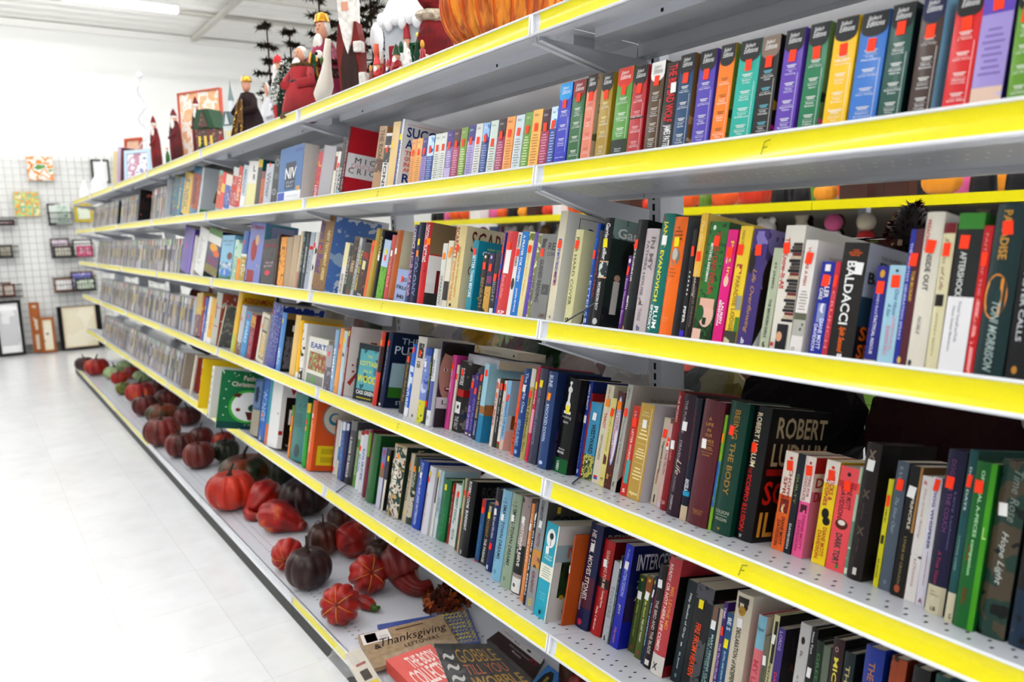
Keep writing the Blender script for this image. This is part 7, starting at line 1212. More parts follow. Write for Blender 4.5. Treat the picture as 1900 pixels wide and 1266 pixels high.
# ---------------------------------------------------------------- figures along the top shelf
random.seed(31)
def top_spot(px, v=.1): return Vector(pt('A', u_for('A', v, px), v))
def mpp(P): return depth_of(P) / FPX
def zat(P, py):
    lo, hi = 0, 1.2
    for _ in range(40):
        m = (lo + hi) / 2
        if proj((P.x, P.y, P.z + m))[1] > py: lo = m
        else: hi = m
    return lo
WOOL = noisy('white_wool', ['f2f0ec', 'd9d5ce'], 60, .9, interp='LINEAR', bump=.8); FLESH = M('d8a58c', .6)
def spot(px, ytop, wpx, v=.1):
    P = top_spot(px, v); return P, zat(P, ytop), wpx * mpp(P)
def finish(e, lab, cat='figurine'): return tag(e, lab, cat)
# slim carved santas
for px, yt, w, c, lab in ((294, 214, 18, '8a1c20', 'slim carved red santa holding a small tree, leftmost on the top shelf'), (331, 201, 22, '6f1a24', 'slim maroon santa with long white beard, middle of the three slim ones'), (372, 178, 20, '7a2226', 'tallest slim maroon santa before the green roofed house')):
    P, h, wd = spot(px, yt, w, .09); e = empty('santa_carving', loc=P); r = wd / 2
    MB().lathe([(0, 0), (r, 0), (r * 1.05, h * .3), (r * .95, h * .6), (r * .6, h * .78), (0, h * .8)], noisy('painted_wood', [c, '3a1214'], 12, .6, interp='LINEAR'), 14).build('robe', e)
    MB().ball((0, 0, h * .82), (r * .5, r * .5, h * .07), FLESH).build('head', e)
    MB().lathe([(r * .58, h * .85), (r * .5, h * .9), (r * .25, h * .96), (0, h)], M(c, .6), 12).build('hat', e)
    m = MB(); m.ball((r * .3, -r * .35, h * .7), (r * .45, r * .35, h * .13), WOOL); m.lathe([(r * .6, h * .83), (r * .64, h * .85), (r * .6, h * .87)], WOOL, 12); m.build('beard', e); m = MB()
    for s in (-1, 1): m.tube([(s * r * .8, 0, h * .66), (s * r * .95, -r * .5, h * .55), (s * r * .2, -r * 1.0, h * .5)], [r * .28, r * .3, r * .22], M(c, .6), 8)
    m.build('arms', e); finish(e, lab)
# albums and framed cross stitch
def stand(px, ytop, wpx, depth, col, lab, v=.1, name='album', cat='album', inner=None, rz=0, frame_w=.12, tilt=-.12):
    P, h, w = spot(px, ytop, wpx, v); e = empty(name); e.matrix_world = Matrix.Translation(P) @ Matrix.Rotation(rz, 4, 'Z') @ Matrix.Rotation(tilt, 4, 'X')
    fw = frame_w * w; mb = MB()
    if inner:
        mb.box(-w / 2, w / 2, 0, depth, 0, fw, M(col, .5)).box(-w / 2, w / 2, 0, depth, h - fw, h, M(col, .5)).box(-w / 2, -w / 2 + fw, 0, depth, fw, h - fw, M(col, .5)).box(w / 2 - fw, w / 2, 0, depth, fw, h - fw, M(col, .5)); mb.build('frame', e)
        MB().box(-w / 2 + fw, w / 2 - fw, depth * .4, depth * .8, fw, h - fw, art(inner, 18)).build('picture', e)
    else: mb.box(-w / 2, w / 2, 0, depth, 0, h, M(col, .6), bev=.003); mb.build('cover', e)
    return tag(e, lab, cat)
stand(209, 280, 12, .1, 'd9cfa8', 'cream spined photo album, leftmost of the albums')
stand(217, 272, 9, .1, 'c9b6cc', 'pale lilac photo album beside the cream one')
stand(223, 273, 5, .09, '5a2a2c', 'thin dark maroon album between lilac album and frames')
stand(246, 254, 40, .02, 'b8583a', 'rust framed picture behind the cross stitch', .2, 'framed_picture', 'picture frame', 'e0c8a8/d8b8a0/efe6da', math.radians(35))
stand(254, 277, 58, .02, 'c9dcea', 'light blue framed cross stitch on the top shelf', .07, 'framed_picture', 'picture frame', 'efe8ee/c9a0b0/f4f2f4/9aa0c0', math.radians(38), .1)
# wire spiral ornament and white ceramics
P, h, w = spot(278, 140, 18, .16); e = empty('spiral_ornament', loc=P); MB().tube([(0, 0, 0), (0, 0, h)], .003, M('e2e2e6', .3), 6).build('rod', e)
MB().tube([(w * .7 * math.cos(a * .5) * (1 - a / 60), w * .7 * math.sin(a * .5) * (1 - a / 60), h * (.15 + .75 * a / 36)) for a in range(37)], .0045, M('dcdce2', .3), 6).build('spiral', e); MB().ball((0, 0, h), .02, M('eeeeee', .3)).build('finial', e); tag(e, 'white wire spiral ornament on a thin rod', 'ornament')
for px, yt, w_, lab in ((160, 335, 22, 'round white ceramic figure at the far left of the top shelf'), (184, 322, 30, 'white ceramic cottage beside the cream album'), (196, 296, 16, 'tall white ceramic lamp beside the cottage')):
    P, h, w = spot(px, yt, w_, .1 if 'tall' not in lab else .22); r = w / 2; o = MB().lathe([(0, 0), (r, 0), (r * 1.05, h * .25), (r * .7, h * .45), (r * .8, h * .6), (r * .35, h * .85), (r * .12, h), (0, h)], M('f2f2f4', .3), 18).build('ceramic_figure', loc=P); tag(o, lab, 'ceramic figure')
# tapestry backdrop, houses, church
stand(376, 167, 106, .02, 'c86a58', 'large orange and red picture panel standing behind the carved santas', .2, 'backdrop_board', 'picture panel', 'f0c8a4/ecbc90/f6eee6/f2d8bc', math.radians(30), .025, -.03)
def house(px, yt, w_, wall, roof, lab, v=.1, tower=False, win='e8d070'):
    P, h, w = spot(px, yt, w_, v); e = empty('ceramic_house'); e.matrix_world = Matrix.Translation(P) @ Matrix.Rotation(math.radians(35), 4, 'Z'); hw = w / 2; b = h * (.62 if not tower else .4)
    m = MB().box(-hw, hw, -hw * .7, hw * .7, 0, b, wall)
    m.prism([(-hw * .5, b), (hw * .5, b), (0, min(b * 1.7, h * .95))], -hw * .95, -hw * .5, wall); m.build('walls', e)
    m = MB(); top = h if not tower else b * 1.45
    m.prism([(-hw * 1.15, b * .95), (hw * 1.15, b * .95), (hw * .6, top), (-hw * .6, top)], -hw * .8, hw * .8, roof); m.build('roof', e)
    m = MB()
    for k in (-.6, 0, .6): m.box(k * hw - hw * .13, k * hw + hw * .13, -hw * .72, -hw * .7, b * .35, b * .7, M(win, .4))
    m.build('windows', e)
    if tower:
        MB().box(-hw * .3, hw * .3, -hw * .9, -hw * .3, 0, h * .72, wall).build('tower', e)
        MB().lathe([(hw * .45, h * .72), (hw * .1, h * .93), (0, h)], roof, 6, X=Matrix.Translation((0, -hw * .6, 0))).build('spire', e)
    return tag(e, lab, 'ceramic house')
house(395, 205, 44, art('8a4a44/6a5a58/b88a6a', 60), M('3f5f48', .5), 'ceramic house with green gabled roof before the orange panel', .1)
house(442, 150, 26, M('e6e9ea', .4), M('8a9a9c', .5), 'white ceramic church with grey steeple', .16, True, 'c9d2d2')
house(430, 208, 20, M('dfe4e4', .4), M('6f7f82', .5), 'small grey roofed white cottage below the church', .06)
for i, (px, yt, c) in enumerate(((411, 240, 'a8303a'), (377, 256, '1f4a2c'), (391, 262, '3a5a86'), (345, 282, 'c9b04a'), (313, 268, '3a6a3a'))):
    P, h, w = spot(px, yt, 9, .035); r = w / 2; e = empty('mini_figure', loc=P); MB().lathe([(0, 0), (r, 0), (r * .8, h * .5), (r * .3, h * .7), (0, h * .72)], M(c, .5), 12).build('body', e); MB().ball((0, 0, h * .8), r * .5, FLESH if i != 1 else M('1f4a2c')).build('head', e); tag(e, ['tiny red coated figure beside the green roofed house', 'tiny dark green tree figure at the house front', 'tiny blue coated figure at the house front', 'tiny gold figure between two slim santas', 'tiny green figure right of the leftmost slim santa'][i], 'figurine')
# velvet robed figure with gold
def robed(px, yt, w_, robe, trim, lab, v=.1, head=True, hat=None, inner=None, fur=None, lean=0, flare=1.0, name='robed_figure', beard=True, sash=None):
    P, h, w = spot(px, yt, w_, v); r = w / 2; e = empty(name); e.matrix_world = Matrix.Translation(P) @ Matrix.Rotation(math.radians(28), 4, 'Z') @ Matrix.Rotation(lean, 4, 'Y')
    hb = h * .76; prof = [(0, 0), (r * flare, 0), (r * flare * .93, hb * .2), (r * .74, hb * .48), (r * .5, hb * .72), (r * .52, hb * .84), (r * .36, hb * .96), (0, hb)]
    vs = []; m = MB(); m.lathe(prof, robe, 40, rib=.1, ribn=13); m.build('robe', e)
    if fur: MB().lathe([(r * flare * 1.03, 0), (r * flare * 1.06, hb * .05), (r * flare * .98, hb * .1)], fur, 30, rib=.08, ribn=13).build('fur_hem', e); MB().lathe([(r * .4, hb * .86), (r * .5, hb * .92), (r * .3, hb * .99)], fur, 20).build('fur_collar', e)
    if inner: MB().add([(-r * .12, -r * .56, hb * .8), (r * .12, -r * .56, hb * .8), (r * .42, -r * flare * 1.0, .004), (-r * .42, -r * flare * 1.0, .004)], [(0, 1, 2, 3)], inner).build('front_panel', e)
    if trim:
        m = MB()
        for s in (-1, 1): m.tube([(s * r * .13, -r * .58, hb * .82), (s * r * .3, -r * .8, hb * .42), (s * r * .43, -r * flare * 1.02, .01)], r * .045, trim, 8)
        m.build('gold_trim', e)
    m = MB()
    for s in (-1, 1): m.tube([(s * r * .42, 0, hb * .84), (s * r * .68, -r * .25, hb * .62), (s * r * .35, -r * .75, hb * .56)], [r * .2, r * .24, r * .17], robe, 10)
    m.build('sleeves', e)
    if head:
        MB().ball((0, -r * .05, hb + (h - hb) * .35), (r * .24, r * .24, (h - hb) * .42), FLESH).ball((0, -r * .3, hb + (h - hb) * .33), r * .05, FLESH).ball((-r * .09, -r * .27, hb + (h - hb) * .45), r * .025, M('1a1414')).ball((r * .09, -r * .27, hb + (h - hb) * .45), r * .025, M('1a1414')).build('head', e)
        if beard: MB().ball((0, -r * .3, hb * .9), (r * .24, r * .14, hb * .15), WOOL).ball((0, r * .05, hb + (h - hb) * .45), (r * .29, r * .26, (h - hb) * .4), WOOL).build('beard', e)
        if hat: MB().lathe([(r * .3, hb + (h - hb) * .6), (r * .24, hb + (h - hb) * .9), (0, h)], hat, 16).build('hat', e)
    if sash: MB().lathe([(r * .56, hb * .6), (r * .6, hb * .63), (r * .56, hb * .66)], sash, 24).build('belt', e)
    return tag(e, lab, 'figurine')
GOLD = noisy('gold_brocade', ['b8903a', '6a4a18', 'd9b85a'], 60, .35, metal=.4); VELV = M('2a0a12', .8)
robed(466, 140, 66, VELV, GOLD, 'dark velvet robed figure with gold brocade front', .09, inner=GOLD, hat=M('c9a23a', .3, .6), beard=False, flare=1.0)
robed(503, 148, 34, M('f0f0f4', .6), None, 'white robed angel behind the dark velvet figure', .2, hat=None)
e = empty('flocked_santa', loc=top_spot(526, .16)); P, h, w = spot(526, 100, 50, .16); r = w / 2
MB().lathe([(0, 0), (r * .9, 0), (r * .8, h * .15), (r * .7, h * .18), (0, h * .2)], WOOL, 18).build('snow_base', e)
MB().lathe([(r * .5, h * .18), (r * .55, h * .38), (r * .45, h * .4)], M('b8202a', .7), 16).build('trousers', e)
MB().lathe([(0, h * .38), (r * .6, h * .4), (r * .62, h * .6), (r * .4, h * .78), (0, h * .8)], WOOL, 20).build('coat', e)
MB().ball((0, 0, h * .85), (r * .35, r * .35, h * .09), FLESH).ball((0, -r * .25, h * .8), (r * .28, r * .2, h * .09), WOOL).build('head', e)
MB().lathe([(r * .4, h * .89), (r * .25, h * .96), (0, h)], M('c02a32', .7), 14).build('hat', e); tag(e, 'white coated santa with red hat behind the flocked tree', 'figurine')
P, h, w = spot(527, 112, 34, .1); e = empty('flocked_tree'); e.matrix_world = Matrix.Translation(P + Vector((0, 0, h * .45))) @ Matrix.Rotation(.5, 4, 'Y'); m = MB(); mats = [M('f4f4f2', .8), M('f4f4f2', .8), M('1f4a2a', .7), M('2f5a34', .7)]
def fnt():
    z = random.uniform(0, h * .55); rr = w * .6 * (1 - z / (h * .62)); a = random.uniform(0, 6.283); return (rr * math.cos(a), rr * math.sin(a), z), (math.cos(a), math.sin(a), .3)
tinsel(m, fnt, 900, w * .22, mats, w * .05); m.build('branches', e); MB().tube([(0, 0, -h * .5), (0, 0, 0), (0, 0, h * .55)], [.004, w * .28, .002], M('1c3a24', .8), 8).build('trunk', e); tag(e, 'small flocked green tree carried beside the red coated santa', 'small tree')
robed(566, 80, 86, noisy('dusty_red_cloth', ['ac3a40', '862a30'], 8, .85, interp='LINEAR'), None, 'santa in a dusty red coat trimmed with brown fur', .07, fur=noisy('brown_fur', ['6a5030', '4a361e'], 50, .95, interp='LINEAR', bump=1), sash=M('2a2a30', .5), hat=None)
robed(610, 22, 96, noisy('burgundy_satin', ['9a1850', '6a1038'], 6, .4, interp='LINEAR'), M('d8a03a', .35, .5), 'tall robed king in burgundy satin with gold trim', .17, inner=M('0f5a34', .6), hat=M('d8a23a', .3, .6), flare=.95)
# white long necked goose
P = top_spot(602, .035); s = mpp(P); e = empty('cream_goose', loc=P)
MB().tube([(-24 * s, 0, 12 * s), (-8 * s, 0, 20 * s), (12 * s, 0, 38 * s), (22 * s, 0, 62 * s), (28 * s, 0, 88 * s), (38 * s, 0, 112 * s)], [6 * s, 16 * s, 15 * s, 9 * s, 7 * s, 5 * s], M('e6e0d4', .6), 14).build('body', e)
MB().ball((4 * s, -6 * s, 92 * s), 7 * s, M('efece6', .6)).ball((7 * s, -12 * s, 92 * s), 3.5 * s, M('1f1c1a', .5)).build('face', e); MB().tube([(20 * s, -6 * s, 72 * s), (26 * s, -10 * s, 80 * s)], 4 * s, M('4a6a2a', .7), 6).build('sprig', e); tag(e, 'cream cloth goose with long curved neck at the shelf front', 'goose figure')
# flat wooden santa
P, h, w = spot(658, -6, 50, .08); e = empty('wooden_santa'); e.matrix_world = Matrix.Translation(P + Vector((0, 0, .008))) @ Matrix.Rotation(math.radians(42), 4, 'Z'); r = w / 2
WD = noisy('stained_wood', ['4a2a20', '33201a'], 30, .6, interp='LINEAR', stretch=(6, 6, .4)); RW = noisy('red_stained_wood', ['8a2a20', '701c18'], 20, .6, interp='LINEAR', stretch=(6, 6, .4))
MB().prism([(-r * .7, 0), (r * .7, 0), (r * .85, h * .1), (r * .95, h * .5), (r * .7, h * .72), (-r * .7, h * .72), (-r * .95, h * .5), (-r * .85, h * .1)], -.02, .022, RW).build('body', e)
MB().prism([(-r * .66, .003), (r * .66, .003), (r * .7, h * .3), (r * .35, h * .5), (-r * .35, h * .5), (-r * .7, h * .3)], -.0215, -.02, WD).build('apron', e)
MB().prism([(-r * .55, h * .74), (-r * .3, h * .55), (0, h * .42), (r * .3, h * .55), (r * .55, h * .74), (r * .6, h * .95), (r * .3, h), (-r * .3, h), (-r * .6, h * .95)], -.028, .024, WOOL).build('beard', e)
MB().prism([(-r * .25, h * .82), (r * .25, h * .82), (r * .25, h * .9), (-r * .25, h * .9)], -.03, -.028, FLESH).build('face', e)
MB().box(r * .5, r * 1.15, -.034, -.006, h * .43, h * .53, WOOL, bev=.004).build('cuff', e); MB().box(r * .75, r * 1.3, -.03, .0, h * .06, h * .24, WOOL, bev=.004).build('cuff', e)
MB().box(-r, r, -.03, .03, -.008, 0, M('6a3a28', .6)).build('base', e); tag(e, 'flat wooden santa board with white beard and red brown coat', 'wooden santa')
# dark sparse trees behind the figures
def sparse_tree(px, ytop, hm, wm, lab, v=.24, tiers=6):
    P = top_spot(px, v + .02); h = zat(P, ytop); e = empty('feather_tree', loc=P); MB().tube([(0, 0, 0), (0, 0, h)], [.006, .003], M('4a3020', .8), 6).build('trunk', e)
    m = MB(); mats = [M('4a3222', .9), M('33251a', .9), M('3c3824', .9)]; z = h * .98; k = 0
    while z > h * .3:
        L = (wm * (1.05 - z / h) + .03) * random.uniform(.6, 1.35)
        for j in range(4):
            a = random.uniform(0, 6.283); d = Vector((math.cos(a), math.sin(a), -.05)); pts = [Vector((0, 0, z)), Vector((0, 0, z)) + d * L * .5, Vector((0, 0, z - .01)) + d * L]; m.tube(pts, [.0025, .002, .001], mats[0], 4)
            for q in range(80):
                t = random.uniform(.15, 1); p = Vector((0, 0, z)) + d * L * t; n_ = Vector((random.uniform(-1, 1), random.uniform(-1, 1), random.uniform(-.3, .35))).normalized(); w_ = n_.cross(Vector((0, 0, 1))).normalized() * .0045 if abs(n_.z) < .95 else Vector((.004, 0, 0))
                m.add([p - w_, p + w_, p + n_ * random.uniform(.016, .036)], [(0, 1, 2)], random.choice(mats))
        z -= h * .62 / tiers * random.uniform(.5, 1.3)
    m.build('branches', e); return tag(e, lab, 'artificial tree')
sparse_tree(512, 44, 0, .07, 'small dark feather tree at the left behind the flocked santa', .25, 5)
sparse_tree(552, 55, 0, .08, 'second dark feather tree right of the smallest one', .26, 5)
sparse_tree(608, -30, 0, .1, 'dark feather tree behind the burgundy king', .26, 7)
sparse_tree(700, -60, 0, .2, 'largest dark feather tree behind the ceramic village', .27, 9)
# ceramic clutter to the right of the wooden santa
def S(px, dy=0, v=.08): P = top_spot(px, v); return P, mpp(P)
P, s = S(703); e = empty('bell_ornament', loc=P + Vector((0, 0, 48 * s))); MB().lathe([(8 * s, 0), (6 * s, 8 * s), (5 * s, 14 * s), (0, 16 * s)], M('d8502a', .3), 14).build('bell', e); MB().tube([(0, 0, 16 * s), (0, 0, 40 * s)], [5 * s, 5 * s], M('d86a4a', .3), 10).build('handle', e); MB().lathe([(0, 0), (8.5 * s, 0), (8.5 * s, 2 * s), (0, 2 * s)], M('c9c02a', .4), 14).build('rim', e); MB().tube([(0, 0, -48 * s), (0, 0, 0)], 1.5 * s, M('c9b08a', .6), 6).build('stand', e); tag(e, 'orange bell ornament on a stick before the dark tree', 'ornament')
def gnome(px, yt, w_, coat, hat, lab, v=.06):
    P, h, w = spot(px, yt, w_, v); r = w / 2; e = empty('small_santa', loc=P)
    MB().lathe([(0, 0), (r, 0), (r * .95, h * .3), (r * .6, h * .55), (0, h * .58)], M(coat, .35), 16).build('coat', e)
    MB().ball((0, 0, h * .64), (r * .5, r * .5, h * .12), FLESH).build('head', e); MB().ball((r * .1, -r * .35, h * .54), (r * .4, r * .3, h * .13), M('f2f0ee', .5)).build('beard', e)
    MB().lathe([(r * .58, h * .7), (r * .4, h * .84), (0, h)], M(hat, .35), 14).build('hat', e); m = MB()
    for q in (-1, 1): m.tube([(q * r * .6, 0, h * .5), (q * r * .95, -r * .4, h * .38), (q * r * .4, -r * .85, h * .36)], [r * .22, r * .22, r * .16], M(coat, .35), 8)
    m.build('arms', e); return tag(e, lab, 'figurine')
gnome(702, 100, 24, 'c03a3a', 'd84a4a', 'little pink red gnome with blue sack low at the shelf front')
gnome(722, 108, 16, '1f2a6a', 'b8283a', 'tiny santa in a dark blue coat right of the pink gnome', .05)
gnome(738, 80, 28, 'a01c24', '1f5a34', 'glossy red nutcracker figure with green wreath')
gnome(760, 30, 26, 'f2f2f0', 'a8202c', 'white ceramic boot santa in front of the snowy house', .13)
gnome(728, 40, 30, '8a1c24', 'e6e6e4', 'red and white ceramic sleigh santa left of the snowy house', .14)
P, s = S(757, v=.03); e = empty('snowman_tag', loc=P); MB().prism([(-8 * s, 0), (8 * s, 0), (10 * s, 20 * s), (14 * s, 22 * s), (13 * s, 28 * s), (6 * s, 26 * s), (5 * s, 34 * s), (8 * s, 37 * s), (4 * s, 44 * s), (-4 * s, 44 * s), (-8 * s, 37 * s), (-5 * s, 34 * s), (-6 * s, 26 * s), (-14 * s, 24 * s), (-13 * s, 18 * s), (-9 * s, 18 * s)], -.002, .002, M('f0efe9', .6)).build('card', e); m = MB()
for k in range(6): m.box(-5 * s, 5 * s, -.0026, -.002, (6 + 2 * k) * s, (6.6 + 2 * k) * s, M('b9b7b0', .6))
m.build('fine_print', e); tag(e, 'cream snowman shaped paper tag at the shelf front', 'tag')
P, h, w = spot(778, 58, 24, .07); e = empty('ceramic_tree', loc=P); GC = M('0f4a34', .2, 0, .5); MB().lathe([(0, 0), (w * .5, 0), (w * .42, h * .12), (w * .5, h * .2), (w * .3, h * .4), (w * .4, h * .45), (w * .18, h * .68), (w * .25, h * .72), (0, h * .9)], GC, 18, rib=.12, ribn=7).build('tree', e); MB().ball((0, 0, h * .93), (w * .2, w * .08, w * .2), M('e6d06a', .4), n=5, m=4).build('star', e); tag(e, 'glossy green ceramic tree with a yellow star', 'ornament')
# snowy ceramic house
P, h, w = spot(772, -20, 84, .17); e = empty('snowy_house'); e.matrix_world = Matrix.Translation(P) @ Matrix.Rotation(math.radians(35), 4, 'Z'); hw = w / 2
MB().box(-hw, hw, -.05, .05, 0, h * .72, M('c6cdd2', .35), bev=.006).build('walls', e)
m = MB(); m.prism([(-hw * 1.1, h * .7), (hw * 1.1, h * .7), (0, h * 1.05)], -.06, .06, M('f4f6f8', .3))
for k in range(7): m.ball((-hw + k * hw / 3, -.058, h * (.69 - .04 * (k % 2))), (hw * .2, .014, h * .07), M('f4f6f8', .25))
m.build('snow_roof', e)
MB().box(-hw * .75, -hw * .3, -.058, -.05, h * .1, h * .45, M('9a2a36', .25), bev=.004).build('door', e)
m = MB(); gm = M('14603f', .25); x0, x1, z0, z1 = hw * .0, hw * .75, h * .12, h * .45
for a in ((x0, x1, z0, z0 + .008), (x0, x1, z1 - .008, z1), (x0, x0 + .008, z0, z1), (x1 - .008, x1, z0, z1), ((x0 + x1) / 2 - .004, (x0 + x1) / 2 + .004, z0, z1), (x0, x1, (z0 + z1) / 2 - .004, (z0 + z1) / 2 + .004)): m.box(a[0], a[1], -.06, -.05, a[2], a[3], gm)
m.build('window_frame', e); MB().box(x0 + .006, x1 - .006, -.052, -.05, z0 + .006, z1 - .006, M('8a7434', .3)).build('window_pane', e); tag(e, 'snowy grey ceramic house with red door and green window', 'ceramic house')
P, s = S(706, v=.15); o = MB().ball((0, 0, 116 * s), (14 * s, 12 * s, 30 * s), M('f2f4f6', .3)).lathe([(8 * s, 0), (7 * s, 90 * s), (10 * s, 100 * s)], M('d8dce0', .4), 12).build('snow_pillar', loc=P); tag(o, 'white snow topped ceramic post left of the snowy house', 'ornament')
# red and cream plush and wicker pumpkin
P, h, w = spot(812, -30, 44, .12); e = empty('plush_santa', loc=P); PL = noisy('cream_plush', ['d8cfc0', 'a89c88'], 70, .95, interp='LINEAR', bump=1.2); RP = noisy('red_velvet', ['8a1420', '6a0e18'], 30, .8, interp='LINEAR', bump=.5); m = MB(); blob(m, (0, 0, h * .35), (w * .5, .05, h * .34), RP, 20, 14, .06); m.build('body', e); m = MB(); blob(m, (0, 0, h * .66), (w * .55, .05, h * .08), PL, 20, 10, .1); m.build('fur_collar', e); m = MB(); blob(m, (0, 0, h * .9), (w * .45, .05, h * .2), RP, 20, 10, .06); m.build('hat', e); m = MB(); blob(m, (-w * .5, -.02, h * .3), (w * .12, .02, h * .12), PL, 12, 8, .1); m.build('cuff', e); m = MB(); blob(m, (w * .3, -.04, .03), (w * .2, .02, .025), PL, 12, 8, .1); m.build('cuff', e); tag(e, 'plush santa in red velvet and cream fur left of the wicker pumpkin', 'plush toy')
P = Vector(pt('A', u_for('A', .12, 880, .1), .12)); P.x = at_y(932, 60, P.y)[0]; rr = 112 * mpp(P); e = empty('wicker_pumpkin', loc=P); OW = noisy('orange_wicker', ['d87a14', 'a8500c', 'e89a2a'], 60, .45, interp='LINEAR', stretch=(1, 1, .08), coat=.3, bump=.6)
rr = min(rr, .135); m = MB(); ribbed(m, rr, rr * .8, OW, 22, .1, .2, N=132, K=20); m.build('body', e); m = MB()
for k in range(22):
    a = 2 * math.pi * (k + .5) / 22; pts = []
    for j in range(13):
        ph = math.pi * (j + .6) / 13.2; sr = math.sin(ph) ** .78; pts.append((rr * 1.0 * sr * math.cos(a), rr * 1.0 * sr * math.sin(a), rr * .8 * (1 - math.cos(ph) * (1 - .2 * max(0, 1 - sr * 1.6)))))
    m.tube(pts, .0035, M('c9640f', .4), 5)
m.build('wicker_strands', e); MB().tube([(0, 0, rr * 1.45), (0, 0, rr * 1.75), (.02, 0, rr * 1.95)], [.018, .012, .012], M('2a1c14', .7), 8).build('stem', e); tag(e, 'large orange wicker pumpkin on the top shelf', 'pumpkin')
P, s = S(800, v=.05); o = MB().lathe([(0, 0), (20 * s, 0), (22 * s, 12 * s), (14 * s, 18 * s), (0, 19 * s)], noisy('brown_basket', ['4a3024', '2a1c18'], 80, .8, interp='LINEAR', bump=1), 20).build('woven_basket', loc=P); tag(o, 'low brown woven basket edge in front of the plush santa', 'basket')
P, s = S(686, v=.05); o = MB().lathe([(0, 0), (5 * s, 0), (7 * s, 22 * s), (0, 22 * s)], M('c9a890', .6), 14).build('flower_pot', loc=P); tag(o, 'tiny clay pot right of the wooden santa', 'pot')

for i, (px, yt, w_, c, c2, v) in enumerate(((690, 118, 12, '8a4a3a', 'd8a060', .04), (712, 76, 16, 'b8303a', 'e8e2da', .1), (748, 62, 18, 'f0f0ee', '1f5a3a', .09), (786, 70, 16, 'a8343a', 'd8b04a', .05), (730, 14, 20, '8a8e94', 'c04a4a', .16), (716, 20, 16, 'e6e8ea', '2a3450', .13), (744, 122, 12, '3a5aa0', 'e0c040', .03))):
    P, h, w = spot(px, yt, w_, v); r = w / 2; h = min(h, .12); e = empty('small_ornament', loc=P); MB().lathe([(0, 0), (r, 0), (r * 1.1, h * .25), (r * .6, h * .5), (r * .75, h * .62), (r * .3, h * .7), (0, h * .72)], M(c, .25, 0, .3), 16).build('body', e); MB().ball((0, 0, h * .8), (r * .5, r * .5, h * .14), M(c2, .3)).build('top', e)
    tag(e, ['tiny brown glass ornament beside the clay pot', 'small red ornament with pale top under the bell', 'small white ornament with green top below the snowy house', 'small rose and gold ornament beside the green tree', 'grey ornament with red top left of the snowy house', 'white ornament with navy top beside the snow topped post', 'tiny blue ornament with yellow top at the rail'][i], 'ornament')
# ---------------------------------------------------------------- grid wall, baskets and frames on the left wall
random.seed(41)
GM = M('c4c6c4', .4); GX = WALL_X + .03
def wy(px, py, X=None): q = at_x(px, py, X or GX); return q[1], q[2]
def gridwall(y0, y1, z0, z1, lab):
    m = MB(); y = y0
    while y <= y1 + .001: m.box(GX - .003, GX + .003, y - .003, y + .003, z0, z1, GM); y += .0762
    z = z0
    while z <= z1 + .001: m.box(GX + .003, GX + .008, y0, y1, z - .003, z + .003, GM); z += .0762
    tag(m.build('gridwall_panel'), lab, 'grid panel', 'wire grid panels on the left wall')
for k in range(5): gridwall(-1.9 + k * .62, -1.3 + k * .62, FLOOR_Z + .03, 1.18, 'white wire grid panel fixed to the left wall')
def wallpic(p0, p1, cols, fr, lab, sc=9, X=GX + .03, mat=None, th=.025, fw=.02):
    (ya, za), (yb, zb) = wy(*p0, X), wy(*p1, X); y0, y1 = sorted((ya, yb)); z0, z1 = sorted((za, zb)); z0 = max(z0, FLOOR_Z + .002); e = empty('framed_picture', loc=(X, (y0 + y1) / 2, z0)); hw = (y1 - y0) / 2; h = z1 - z0
    if fr:
        m = MB(); f = M(fr, .4)
        for a in ((-hw, hw, 0, fw), (-hw, hw, h - fw, h), (-hw, -hw + fw, fw, h - fw), (hw - fw, hw, fw, h - fw)): m.box(0, th, a[0], a[1], a[2], a[3], f)
        m.build('frame', e)
        if mat: q = MB(); q.box(.004, th * .5, -hw + fw, hw - fw, fw, h - fw, M(mat, .6)); q.build('mount', e); hw *= .68; z_ = h * .18; MB().box(th * .5, th * .6, -hw, hw, z_, h - z_, art(cols, sc)).build('picture', e)
        else: MB().box(.004, th * .6, -hw + fw, hw - fw, fw, h - fw, art(cols, sc)).build('picture', e)
    else: MB().box(0, th, -hw, hw, 0, h, art(cols, sc)).build('canvas', e)
    return tag(e, lab, 'picture')
wallpic((47, 290), (101, 335), 'f2f0ea/efece2/e0902a/f4f2ec/5f9a4a', None, 'white canvas with oranges and leaves on the grid wall', 10)
wallpic((23, 357), (76, 401), '8fc6a8/c9d890/e8a04a/7fc0a0/f0e0b0', None, 'turquoise canvas with yellow flowers on the grid wall', 14)
wallpic((167, 296), (205, 340), 'f2f2f0/f2f2f0', '1a1a1a', 'thin black empty frame high on the left wall', fw=.02)
def basket(p0, p1, lab):
    (ya, za), (yb, zb) = wy(*p0, GX + .1), wy(*p1, GX + .1); y0, y1 = sorted((ya, yb)); z0, z1 = sorted((za, zb)); e = empty('wire_basket', loc=(GX + .01, (y0 + y1) / 2, z0)); hw = (y1 - y0) / 2; h = z1 - z0; m = MB(); k = M('1f1f20', .4); D = .14
    for z in (0, h * .5, h): m.tube([(0, -hw, z), (D, -hw, z), (D, hw, z), (0, hw, z)], .004 if z < h else .006, k, 6)
    y = -hw
    while y <= hw + .001: m.tube([(.0, y, 0), (D, y, 0), (D, y, h)], .0025, k, 5); y += hw / 7
    m.build('wires', e); MB().box(.0, D, -hw, hw, -.003, 0, M('3a3a3a', .4, .5)).build('tray', e); return tag(e, lab, 'wire basket'), (y0, y1, z0, z1)
